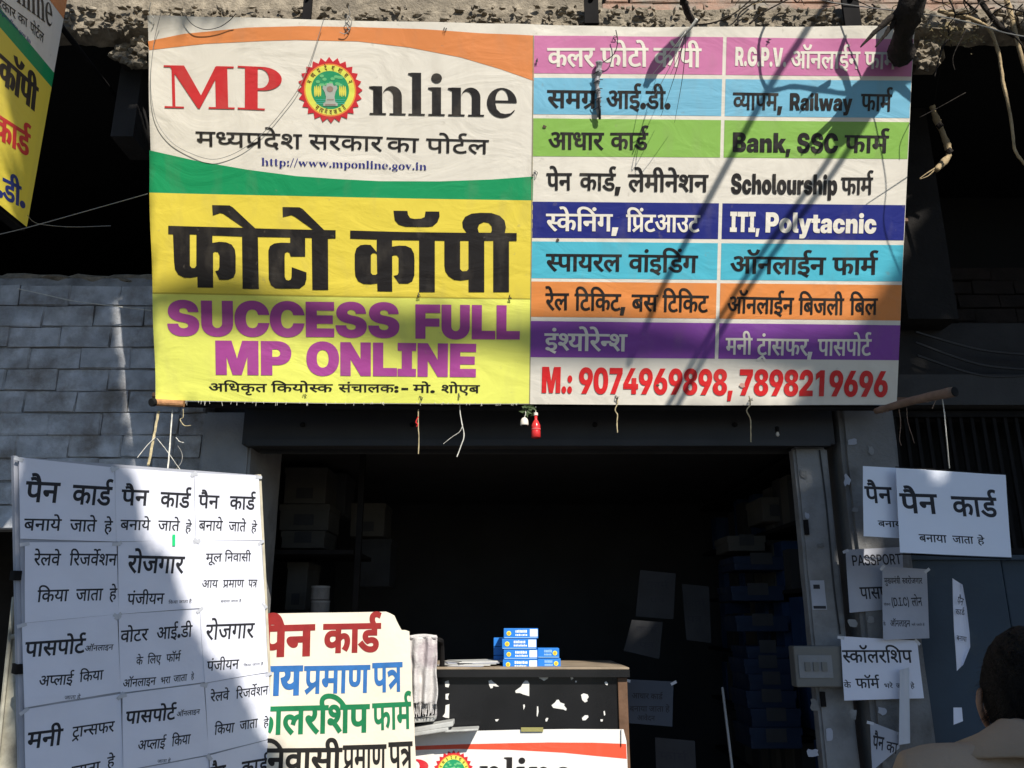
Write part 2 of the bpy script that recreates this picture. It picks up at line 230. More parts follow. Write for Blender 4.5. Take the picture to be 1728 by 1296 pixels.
 'D201': '482,178 445,147q 354,103q 283,103 206,103q 111,184q 111,251 111,278q 129,328q 148,348 101,366q 42,437q 42,493 42,553q 124,632q 187,632 240,632q 311,576q 311,531 311,484q 271,443 210,482 221,492q 230,515q 230,526 230,541q 210,568q 184,568 156,568q 116,524q 116,489 116,457q 147,418q 196,400q 223,397 253,405q 288,405 299,405q 326,403q 333,402 326,332 320,333q 303,333q 298,333 248,333q 191,292q 191,254 191,213q 248,173q 292,173 345,173q 419,217q 445,245',
 'D269': '127,65 80,132 326,281 284,335q 223,380q 181,380 153,380q 96,364q 55,343 27,417 61,433q 135,456q 179,456 219,456q 283,431q 345,374q 382,326 382,551 0,551 0,622 566,622 566,551 463,551 463,0 382,0 382,234',
 'D274': '45,53 214,153 160,162q 128,194 103,221q 79,294q 79,358 79,551 0,551 0,622 583,622 583,551 479,551 479,0 398,0 398,193 92,-13/398,551 160,551 160,369 160,328q 166,280q 179,251q 190,240 213,217q 262,217 301,217q 373,255q 398,280',
 'D50': '509,551 509,0 428,0 428,250 207,250 207,213 207,180q 178,151q 159,151 140,151q 98,176q 62,215q 39,259q 39,278 39,296q 66,321q 100,321 126,321 126,551 0,551 0,622 612,622 612,551/428,551 207,551 207,321 428,321',
 'D39': '634,551 634,0 553,0 553,551 420,551 420,321 420,279q 403,221q 385,198 364,173q 298,146q 251,146 158,146q 114,205 97,228q 79,298q 79,352 79,551 0,551 0,622 737,622 737,551/249,217 301,217q 321,249 332,266q 339,310q 339,353 339,551 160,551 160,353 160,314q 168,268q 178,251 189,235q 222,217q',
 'D619': '89,551 0,551 0,622 80,622 68,644q 53,694q 53,724 53,802q 169,896q 266,896 407,896q 625,743q 704,615 620,615 467,824q 283,824 213,824q 134,765q 134,714 134,684q 153,639q 165,622 273,622 273,551 170,551 170,0 89,0/641,816 641,840q 674,874q 696,874 719,874q 751,840q 751,816 751,792q 719,758q 696,758 674,758q 641,792q',
 'D13': '0,622 563,622 563,551 453,551 485,512q 485,464 485,374q 406,328 442,296q 499,211q 499,152 499,102q 454,34q 376,0q 328,0 271,0q 168,61q 73,199q 29,313 100,338 128,260q 195,141q 274,74q 320,74 361,74q 414,111q 414,160 414,201q 369,270q 329,301 299,295q 264,294 259,364 333,366q 404,414q 404,463 404,493q 374,538q 351,551 0,551',
 'D48': '585,551 482,551 482,0 401,0 401,165 374,147q 297,118q 241,118 185,118q 96,160q 46,235q 46,286 46,372q 167,464q 265,464 279,464q 319,461q 358,457q 369,454 363,385 343,389q 293,395q 268,395 248,395q 230,392 365,224 384,238q 401,256 401,551 0,551 0,622 585,622/127,287 127,235q 194,184q 242,184 260,184q 293,190q 308,195 168,370 127,342q',
 'D49': '174,632 211,632q 269,611q 291,586 309,567q 332,499q 332,437 332,321 533,321 533,551 402,551 402,622 717,622 717,551 614,551 614,0 533,0 533,250 332,250 332,213 332,180q 303,151q 283,151 264,151q 222,176q 186,215q 164,259q 164,278 164,296q 191,321q 224,321 253,321 253,426 253,473q 243,523q 232,538 212,568q 169,568 142,568q 114,542q 114,521 114,493q 161,463q 218,460 210,389 135,395q 46,456q 46,520 46,579q 122,632q',
 'D58': '122,189 87,189q 40,224q 40,255 40,284q 76,314q 104,314 122,314q 161,299q 191,276 241,292q 305,378q 305,443 305,499q 246,566q 199,566 168,566q 138,539q 138,516 138,501q 157,466q 214,442q 270,440 253,370 159,376q 66,459q 66,517 66,568q 137,632q 204,632 251,632q 333,589q 384,504q 384,440 384,371q 315,254q 254,221 299,182q 383,87q 414,43 350,-1 299,71q 216,164q 179,194 152,189q/591,551 591,0 510,0 510,551 421,551 421,622 695,622 695,551',
 'D69': '-248,-12 -194,11q -136,11 -61,11q 22,-66q 22,-129 22,-190q -71,-268q -157,-268 -254,-268q -395,-176q -455,-100 -394,-57 -355,-105q -285,-167q -206,-196q -157,-196 -51,-196q -51,-122 -51,-89q -100,-57q -131,-57 -158,-57q -201,-68q -222,-79',
 'D184': '700,74 659,49q 561,7q 488,7 380,7q 183,114q 85,239 57,274q 40,319q 40,338 40,359q 70,393q 104,393 129,393q 166,370q 181,350 202,369q 217,428q 217,458 217,510q 201,551 0,551 0,622 663,622 663,551 282,551 289,533q 298,487q 298,458 298,376q 228,280q 166,253 236,169q 391,79q 490,79 541,79q 629,107q 676,140/673,215 645,193q 567,164q 521,164 474,164q 399,203q 356,273q 356,319 356,392q 452,473q 531,473 548,473q 602,468q 616,463 610,394 595,398q 558,404q 540,404 492,404q 437,360q 437,316 437,273q 492,232q 534,232 569,232q 627,261q 648,280',
 'D70': '-63,-245 -88,-255q -145,-268q -173,-268 -248,-268q -333,-189q -333,-126 -333,-69q -241,11q -162,11 -87,11q 25,-45q 111,-136q 145,-189 83,-228 29,-145q -83,-57q -156,-57 -207,-57q -259,-96q -259,-128 -259,-166q -209,-196q -178,-196 -151,-196q -109,-185q -88,-175',
 'D605': '89,551 0,551 0,622 82,622 68,649q 53,704q 53,735 53,807q 153,896q 238,896 353,896q 510,754q 571,615 491,615 438,722q 322,825q 249,825 194,825q 134,770q 134,723 134,692q 152,644q 164,622 273,622 273,551 170,551 170,0 89,0',
 'D450': '-169,615 -190,694q -231,785q -281,823q -315,823 -337,823q -371,814q -385,809 -409,882 -370,896q -318,896 -269,896q -209,862q -181,819 -156,896q -55,896 -23,896q 31,883q 51,872 29,806 12,815q -26,827q -48,827 -88,827q -130,782q -130,747 -130,736q -129,726 -111,679q -94,615',
 'D27': '208,551 208,234 208,208q 183,178q 160,178 134,178q 79,220q 41,280q 41,308 41,331q 68,359q 102,359 127,359 127,551 0,551 0,622 578,622 578,551 474,551 474,0 393,0 393,551',
 'D609': '89,551 0,551 0,622 80,622 68,644q 53,693q 53,724 53,803q 181,896q 290,896 404,896q 594,826q 749,699q 809,615 722,615 631,718q 424,824q 311,824 226,824q 134,765q 134,711 134,683q 153,639q 165,622 273,622 273,551 170,551 170,0 89,0',
 'D19': '568,551 474,551 474,380 474,329q 459,269q 441,246 404,198q 323,192 307,266 329,270q 360,281q 370,292 382,304q 393,339q 393,380 393,551 160,551 160,353 160,307q 166,249q 186,211q 226,180q 260,160 370,98 433,62q 486,-3q 486,-53 486,-93q 453,-164q 439,-184 367,-142 380,-122q 403,-77q 403,-55 403,-36q 387,-7q 339,28q 290,56 203,106 164,129q 109,178q 95,212 79,248q 79,316 79,551 0,551 0,622 568,622',
 'D557': '255,464 268,464q 307,461q 344,457q 354,454 349,381 330,385q 282,391q 259,391 197,391q 127,337q 127,287 127,236q 191,188q 240,188 284,188q 369,233q 400,274 386,310q 380,353 442,366q 502,413q 502,457 502,485q 479,533q 465,551 0,551 0,622 937,622 937,551 833,551 833,0 752,0 752,179 724,161q 646,132q 595,132 546,132q 468,170q 440,204 416,182q 359,143q 284,118q 233,118 181,118q 96,160q 46,235q 46,286 46,372q 161,464q/471,301 491,252q 552,203q 601,203 651,203q 725,245q 752,274 752,551 553,551 582,499q 582,445 582,337q',
 'D30': '649,551 545,551 545,0 465,0 465,165 439,148q 367,118q 317,118 240,118q 141,204q 141,275 141,304q 166,355q 185,371 38,369 38,441 331,441 349,441q 385,440q 389,440 382,370 350,370 292,370q 221,321q 221,274 221,231q 279,188q 317,188 367,188q 438,231q 465,260 465,551 0,551 0,622 649,622',
 'K:': '134,-9 92,-9q 33,50q 33,92 33,134q 92,194q 134,194 176,194q 236,134q 236,92 236,50q 176,-9q/134,297 92,297q 33,356q 33,398 33,440q 92,500q 134,500 176,500q 236,440q 236,398 236,356q 176,297q',
 'K-': '493,352 493,204 152,204 152,352',
 'D256': '172,-24 125,43 393,205 393,551 208,551 208,234 208,208q 183,178q 160,178 134,178q 79,220q 41,280q 41,308 41,331q 68,359q 102,359 127,359 127,551 0,551 0,622 578,622 578,551 474,551 474,0 393,0 393,122',
 'D570': '899,551 899,0 818,0 818,191 789,172q 721,146q 674,146 634,146q 569,173q 548,194 534,209q 514,244q 508,266 479,257q 420,251q 380,251 338,251q 245,266q 212,277 192,264q 167,253 208,201q 319,91q 380,42 326,-12 270,37q 171,137q 95,225q 73,256 51,287q 40,323q 40,340 40,359q 70,393q 104,393 129,393q 166,370q 181,350 202,369q 217,428q 217,458 217,488q 208,536q 201,551 0,551 0,622 1003,622 1003,551/369,322 406,322q 467,329q 499,338 499,347q 499,358 499,551 281,551 288,534q 298,488q 298,458 298,416q 279,354q 262,333 314,322q/818,551 580,551 580,369 580,328q 586,280q 599,251q 610,240 633,217q 683,217 723,217q 793,255q 818,280',
 'Kcomma': '20,-165 50,133 230,133 154,-165',
 'KS': '344,-12 243,-12q 104,47q 31,161q 31,242 223,242 225,213q 255,171q 310,148q 346,148 378,148q 426,165q 453,193q 453,212 453,230q 428,256q 375,276q 334,284 262,297 156,317q 45,426q 45,507 45,576q 120,681q 254,739q 342,739 433,739q 564,682q 636,573q 639,497 452,497 449,535q 392,579q 346,579 318,579q 274,563q 249,535q 249,517 249,499q 271,475q 320,457q 357,450 416,439 479,427q 569,391q 626,339q 654,271q 654,228 654,151q 581,44q 442,-12q',
 'KU': '353,-12 257,-12q 117,55q 39,177q 39,259 39,728 236,728 236,275 236,242q 267,189q 319,159q 353,159 387,159q 439,189q 469,241q 469,275 469,728 666,728 666,259 666,177q 588,55q 448,-12q',
 'KC': '373,-12 274,-12q 113,75q 20,243q 20,363 20,485q 113,653q 274,739q 373,739 443,739q 560,698q 648,623q 704,518q 711,453 506,453 502,479q 480,520q 447,548q 403,563q 377,563 328,563q 260,517q 225,427q 225,363 225,300q 259,211q 328,164q 377,164 403,164q 446,179q 479,208q 501,248q 506,273 711,273 703,209q 648,104q 560,29q 443,-12q',
 'KE': '39,0 39,728 603,728 603,556 242,556 242,446 575,446 575,280 242,280 242,172 603,172 603,0',
 'KF': '39,0 39,728 585,728 585,556 242,556 242,427 566,427 566,262 242,262 242,0',
 'KL': '39,0 39,728 242,728 242,172 556,172 556,0',
 'KM': '39,0 39,728 343,728 408,500 417,471q 439,386q 463,293q 483,209q 489,180 437,180 443,209q 463,293q 487,386q 509,471q 517,500 582,728 886,728 886,0 687,0 687,281 687,306q 689,385q 692,479q 694,575q 694,617 717,617 707,575q 683,480q 659,387q 637,308q 629,281 545,0 381,0 295,281 287,308q 265,387q 240,480q 215,575q 205,617 230,617 230,575q 233,479q 236,385q 238,306q 238,281 238,0',
 'KP': '39,0 39,728 348,728 435,728q 562,666q 631,552q 631,474 631,396q 562,282q 435,220q 348,220 156,220 156,387 333,387 364,387q 408,408q 433,447q 433,474 433,500q 408,539q 364,561q 333,561 242,561 242,0',
 'KO': '373,-12 274,-12q 113,75q 20,243q 20,363 20,485q 113,653q 274,739q 373,739 472,739q 632,653q 727,485q 727,363 727,242q 632,75q 472,-12q/373,164 421,164q 487,211q 521,301q 521,363 521,426q 487,516q 421,563q 373,563 326,563q 259,516q 225,426q 225,363 225,301q 259,211q 326,164q',
 'KN': '39,0 39,728 246,728 423,442 435,423q 471,359q 510,286q 527,254 503,197 500,237q 498,338q 496,432q 496,461 496,728 699,728 699,0 492,0 327,266 312,290q 269,364q 219,456q 194,504 234,516 238,464q 242,366q 242,288q 242,266 242,0',
 'KI': '24,0 24,159 117,159 117,568 24,568 24,728 412,728 412,568 320,568 320,159 412,159 412,0',
 'KR': '39,0 39,728 348,728 435,728q 562,666q 631,552q 631,474 631,398q 559,288q 428,228q 337,228 164,228 164,385 333,385 364,385q 408,407q 433,447q 433,474 433,500q 408,540q 364,562q 333,562 242,562 242,0/442,0 284,330 491,330 653,0',
 'KG': '377,-12 269,-12q 108,80q 20,249q 20,363 20,485q 113,653q 274,739q 373,739 439,739q 557,702q 647,632q 703,536q 708,477 500,477 497,497q 478,529q 448,552q 408,563q 381,563 330,563q 260,517q 225,428q 225,363 225,299q 261,210q 332,164q 384,164 427,164q 485,189q 515,235q 515,265 557,261 383,261 383,406 713,406 713,301 713,207q 629,66q 478,-12q',
 'KV': '244,0 0,728 224,728 308,445 335,354q 386,169q 411,78 351,78 375,169q 422,354q 449,445 529,728 750,728 514,0',
 'Ka': '200,-9 148,-9q 69,24q 24,91q 24,143 24,186q 55,246q 109,285q 181,305q 223,308 268,311q 323,321q 348,338q 348,353 348,354 348,366q 333,382q 307,392q 289,392 270,392q 242,381q 227,360q 225,345 46,345 50,403q 109,485q 218,527q 297,527 356,527q 448,503q 510,457q 541,389q 541,345 541,0 351,0 351,72 349,72 332,42q 288,6q 233,-9q/264,112 285,112q 324,128q 350,160q 350,183 350,224 342,221q 326,216q 308,212q 285,208q 271,205 251,202q 223,188q 207,167q 207,154 207,141q 222,122q 247,112q',
 'Ki': '42,0 42,516 237,516 237,0/139,550 93,550q 35,603q 35,644 35,685q 93,737q 139,737 185,737q 243,685q 243,644 243,603q 185,550q',
 'Kl': '238,0 136,0q 42,75q 42,159 42,728 237,728 237,178 237,161q 256,144q 273,144 279,144q 290,144q 295,144 295,0 281,0q 252,0q',
 'Kw': '156,0 -2,516 203,516 235,375 249,317q 273,190q 285,129 259,129 273,190q 302,317q 317,375 353,516 522,516 558,375 573,317q 602,190q 616,129 591,129 603,190q 625,316q 638,375 668,516 877,516 719,0 518,0 464,180 457,206q 443,260q 429,316q 422,344 453,344 446,316q 432,260q 418,206q 411,180 357,0',
 'Ky': '62,-204 62,-56 140,-56 158,-56q 177,-47q 188,-26q 193,-8 196,0 -2,516 201,516 266,297 282,245q 310,139q 323,86 267,86 280,139q 307,245q 323,297 391,516 592,516 374,-65 355,-116q 308,-177q 241,-204q 195,-204 163,-204q 94,-204q',
 'KB': '39,0 39,728 354,728 438,728q 551,681q 608,599q 608,546 608,504q 573,436q 510,392q 468,383 468,382 515,381q 589,335q 633,257q 633,206 633,146q 573,53q 461,0q 382,0/236,152 344,152 381,152q 425,191q 425,224 425,246q 405,278q 369,296q 344,296 236,296/236,439 332,439 354,439q 387,456q 405,487q 405,507 405,538q 365,575q 332,575 236,575',
 'Kn': '237,273 237,0 42,0 42,516 235,516 235,374 209,374 233,441q 324,527q 402,527 460,527q 537,478q 576,387q 576,325 576,0 381,0 381,281 381,320q 344,362q 309,362 286,362q 254,343q 237,303q',
 'Kk': '217,117 217,348 239,348 370,516 591,516 372,243 317,243/42,0 42,728 237,728 237,0/375,0 252,200 378,337 597,0',
 'Kc': '298,-12 215,-12q 91,56q 22,177q 22,258 22,338q 91,460q 215,527q 298,527 354,527q 450,495q 520,435q 560,352q 562,302 375,302 374,319q 362,346q 343,366q 317,376q 302,376 276,376q 239,348q 220,295q 220,258 220,221q 239,168q 276,140q 302,140 317,140q 343,150q 362,170q 374,198q 375,216 562,216 562,166q 523,83q 453,21q 356,-12q',
 'Kh': '237,273 237,0 42,0 42,728 237,728 237,374 209,374 233,441q 324,527q 402,527 460,527q 537,478q 576,387q 576,325 576,0 381,0 381,281 381,320q 344,362q 309,362 286,362q 254,343q 237,303q',
 'Ko': '304,-12 220,-12q 93,54q 22,175q 22,258 22,340q 93,461q 220,527q 304,527 388,527q 514,461q 585,340q 585,258 585,175q 514,54q 388,-12q/304,141 327,141q 365,167q 388,219q 388,258 388,297q 365,349q 327,375q 304,375 281,375q 242,349q 220,297q 220,258 220,219q 242,167q 281,141q',
 'Ku': '216,-12 159,-12q 81,38q 42,128q 42,190 42,516 237,516 237,234 237,196q 275,153q 309,153 332,153q 364,173q 381,212q 381,242 381,516 576,516 576,0 383,0 383,142 409,142 385,75q 294,-12q',
 'Kr': '42,0 42,516 231,516 231,422 232,422 247,474q 306,516q 359,516 374,516q 396,516q 408,516 408,359 398,359q 355,359q 337,359 307,359q 262,332q 237,282q 237,247 237,0',
 'Ks': '285,-13 208,-13q 92,32q 23,114q 18,168 210,168 213,146q 251,117q 282,117 311,117q 343,135q 343,150 343,163q 314,179q 285,184 188,200 111,212q 29,291q 29,353 29,406q 87,484q 197,526q 274,526 353,526q 464,481q 526,400q 527,344 350,344 349,367q 311,397q 282,397 254,397q 224,378q 224,364 224,352q 249,334q 271,331 382,312 463,298q 541,230q 541,172 541,118q 478,34q 362,-13q',
 'Kp': '42,-204 42,516 235,516 235,451 238,451 253,477q 294,510q 349,527q 382,527 447,527q 546,459q 603,338q 603,259 603,177q 547,55q 448,-12q 380,-12 346,-12q 291,9q 251,48q 239,76 237,76 237,-204/322,142 349,142q 386,170q 405,223q 405,259 405,294q 386,346q 349,375q 322,375 295,375q 254,346q 230,294q 230,259 230,223q 254,170q 295,142q',
 'KT': '20,556 20,728 637,728 637,556 430,556 430,0 227,0 227,556',
 'Kt': '398,516 398,367 10,367 10,516/97,656 292,656 292,188 292,166q 310,148q 337,148 350,148q 391,148q 398,148 398,0 385,0q 324,0q 291,0 189,0q 97,74q 97,154',
 'K9': '316,737 403,737q 536,673q 612,559q 612,484 612,423q 566,312q 527,255 355,0 141,0 354,317 405,317 396,304q 363,273q 313,251q 275,251 201,251q 92,308q 33,413q 33,484 33,559q 105,673q 233,737q/323,587 293,587q 248,561q 221,514q 221,484 221,455q 248,408q 293,382q 323,382 352,382q 397,408q 423,455q 423,484 423,514q 397,561q 352,587q',
 'K0': '322,-12 222,-12q 85,79q 17,247q 17,363 17,480q 85,648q 222,739q 322,739 423,739q 559,648q 628,480q 628,363 628,247q 559,79q 423,-12q/322,145 363,145q 413,197q 437,295q 437,363 437,432q 413,530q 363,583q 322,583 282,583q 231,530q 208,432q 208,363 208,295q 231,197q 282,145q',
 'K7': '102,0 387,562 387,562 52,562 52,728 592,728 592,569 305,0',
 'K4': '9,141 9,294 305,728 502,728 208,291 208,290 636,290 636,141/364,0 364,188 364,255 364,453 551,453 551,0',
 'K6': '329,-10 242,-10q 108,55q 33,169q 33,243 33,305q 79,415q 118,473 290,728 503,728 290,410 240,410 250,424q 281,455q 332,477q 370,477 444,477q 553,420q 612,315q 612,243 612,169q 540,55q 412,-10q/322,141 352,141q 397,167q 423,213q 423,243 423,273q 397,319q 352,346q 322,346 293,346q 247,319q 221,273q 221,243 221,213q 247,167q 293,141q',
 'K8': '322,-12 231,-12q 96,40q 21,134q 21,197 21,248q 67,322q 154,369q 213,377 213,376 134,388q 43,472q 43,540 43,600q 113,689q 239,739q 322,739 407,739q 532,690q 601,601q 601,540 601,472q 511,388q 431,376 431,377 491,369q 577,322q 624,248q 624,197 624,134q 548,40q 413,-12q/322,124 350,124q 394,147q 418,188q 418,213 418,239q 394,278q 350,301q 322,301 294,301q 251,278q 226,239q 226,213 226,187q 251,147q 294,124q/322,443 348,443q 387,462q 408,497q 408,521 408,544q 387,579q 348,598q 322,598 296,598q 258,579q 237,544q 237,521 237,497q 258,462q 296,443q',
 'K2': '46,0 46,142 320,362 340,379q 384,417q 415,465q 415,496 415,522q 392,561q 352,583q 324,583 295,583q 250,556q 225,503q 225,465 39,465 39,550q 108,673q 236,739q 325,739 405,739q 531,684q 603,580q 603,507 603,453q 562,368q 488,293q 439,254 322,158 322,157 605,157 605,0',
 'K1': '448,728 448,0 252,0 252,549 251,549 89,450 89,618 268,728',
 'K(': '64,289 64,377q 92,555q 142,710q 175,765 361,765 334,698q 289,540q 262,372q 262,289 262,217q 285,82q 330,-61q 361,-144 175,-144 121,-52q 64,169q',
 'K)': '29,-144 61,-61q 105,82q 129,217q 129,289 129,372q 102,540q 57,698q 29,765 216,765 249,710q 298,555q 326,377q 326,289 326,169q 270,-52q 216,-144',
 'KD': '323,0 124,0 124,168 313,168 373,168q 449,210q 486,297q 486,363 486,430q 448,517q 369,560q 308,560 121,560 121,728 320,728 433,728q 600,638q 691,474q 691,363 691,253q 601,90q 436,0q/242,728 242,0 39,0 39,728',
 'RP': '71,0 71,728 340,728 421,728q 535,668q 595,563q 595,494 595,425q 534,320q 419,260q 338,260 144,260 144,360 329,360 378,360q 444,394q 477,454q 477,494 477,534q 444,594q 378,627q 329,627 189,627 189,0',
 'RA': '16,0 276,728 421,728 683,0 554,0 418,397 401,451q 360,585q 334,678 362,678 336,585q 296,450q 279,397 143,0/162,185 162,283 536,283 536,185',
 'RS': '323,-12 238,-12q 113,44q 45,149q 43,222 160,222 162,179q 203,120q 276,90q 323,90 370,90q 440,117q 480,168q 480,202 480,231q 449,270q 388,299q 343,310 261,330 162,355q 60,450q 60,526 60,590q 127,685q 245,738q 322,738 400,738q 515,684q 581,586q 582,521 469,521 464,576q 384,637q 320,637 278,637q 214,610q 178,562q 178,532 178,503q 212,463q 272,437q 310,427 383,409 430,398q 508,364q 565,315q 597,249q 597,205 597,140q 531,43q 408,-12q',
 'RO': '379,-11 283,-11q 132,81q 46,249q 46,363 46,478q 132,646q 283,738q 379,738 475,738q 626,646q 712,478q 712,363 712,249q 626,81q 475,-11q/379,96 440,96q 538,158q 594,277q 594,363 594,450q 538,570q 440,632q 379,632 318,632q 220,570q 163,450q 163,363 163,277q 220,158q 318,96q',
 'RR': '71,0 71,728 343,728 425,728q 539,670q 598,567q 598,498 598,429q 536,327q 421,271q 339,271 139,271 139,370 333,370 382,370q 447,401q 480,458q 480,498 480,538q 447,596q 382,627q 333,627 189,627 189,0/486,0 312,329 441,329 618,0',
 'RT': '33,626 33,728 606,728 606,626 379,626 379,0 261,0 261,626',
 'R(': '118,293 118,375q 149,551q 203,710q 239,768 347,768 312,695q 260,531q 232,367q 232,293 232,226q 257,92q 308,-55q 347,-140 239,-140 179,-39q 118,181q',
 'RD': '311,0 129,0 129,102 304,102 385,102q 493,163q 546,281q 546,365 546,448q 493,565q 388,625q 310,625 126,625 126,728 317,728 425,728q 580,640q 663,477q 663,365 663,251q 579,88q 422,0q/189,728 189,0 71,0 71,728',
 'R.': '136,-8 106,-8q 63,34q 63,65 63,95q 106,137q 136,137 167,137q 209,95q 209,65 209,34q 167,-8q',
 'RI': '38,0 38,100 146,100 146,628 38,628 38,728 372,728 372,628 264,628 264,100 372,100 372,0',
 'RC': '381,-11 283,-11q 132,81q 46,249q 46,363 46,478q 132,647q 283,738q 381,738 440,738q 543,704q 624,638q 677,545q 687,486 568,486 560,521q 527,575q 478,613q 417,632q 382,632 316,632q 218,567q 163,447q 163,363 163,280q 218,160q 317,96q 382,96 417,96q 478,115q 527,152q 560,206q 568,241 687,241 678,185q 626,93q 546,26q 442,-11q',
 'R)': '44,-140 84,-54q 134,93q 158,227q 158,293 158,367q 130,531q 79,695q 44,768 152,768 187,710q 242,551q 273,375q 273,293 273,180q 211,-40q 152,-140',
}
ADV = {'K.': 269, 'K,': 269, 'K:': 269, 'K-': 645, 'KS': 685, 'KU': 705, 'KC': 729, 'KE': 632, 'KF': 605, 'KL': 575, 'KM': 925, 'KP': 648, 'KO': 746, 'KN': 738, 'KI': 437, 'KR': 666, 'KG': 740, 'KV': 750, 'Ka': 583, 'Ki': 279, 'Kl': 310, 'Kw': 875, 'Ky': 590, 'KB': 650, 'Kn': 618, 'Kk': 587, 'Kc': 583, 'Kh': 618, 'Ko': 607, 'Ku': 618, 'Kr': 416, 'Ks': 559, 'Kp': 625, 'KT': 656, 'Kt': 418, 'K9': 645, 'K0': 645, 'K7': 645, 'K4': 645, 'K6': 645, 'K8': 645, 'K2': 645, 'K1': 645, 'K(': 391, 'K)': 391, 'KD': 711, 'RP': 632, 'RA': 699, 'RS': 640, 'RO': 758, 'RR': 645, 'RT': 639, 'R(': 391, 'RD': 708, 'R.': 269, 'RI': 410, 'RC': 729, 'R)': 391}
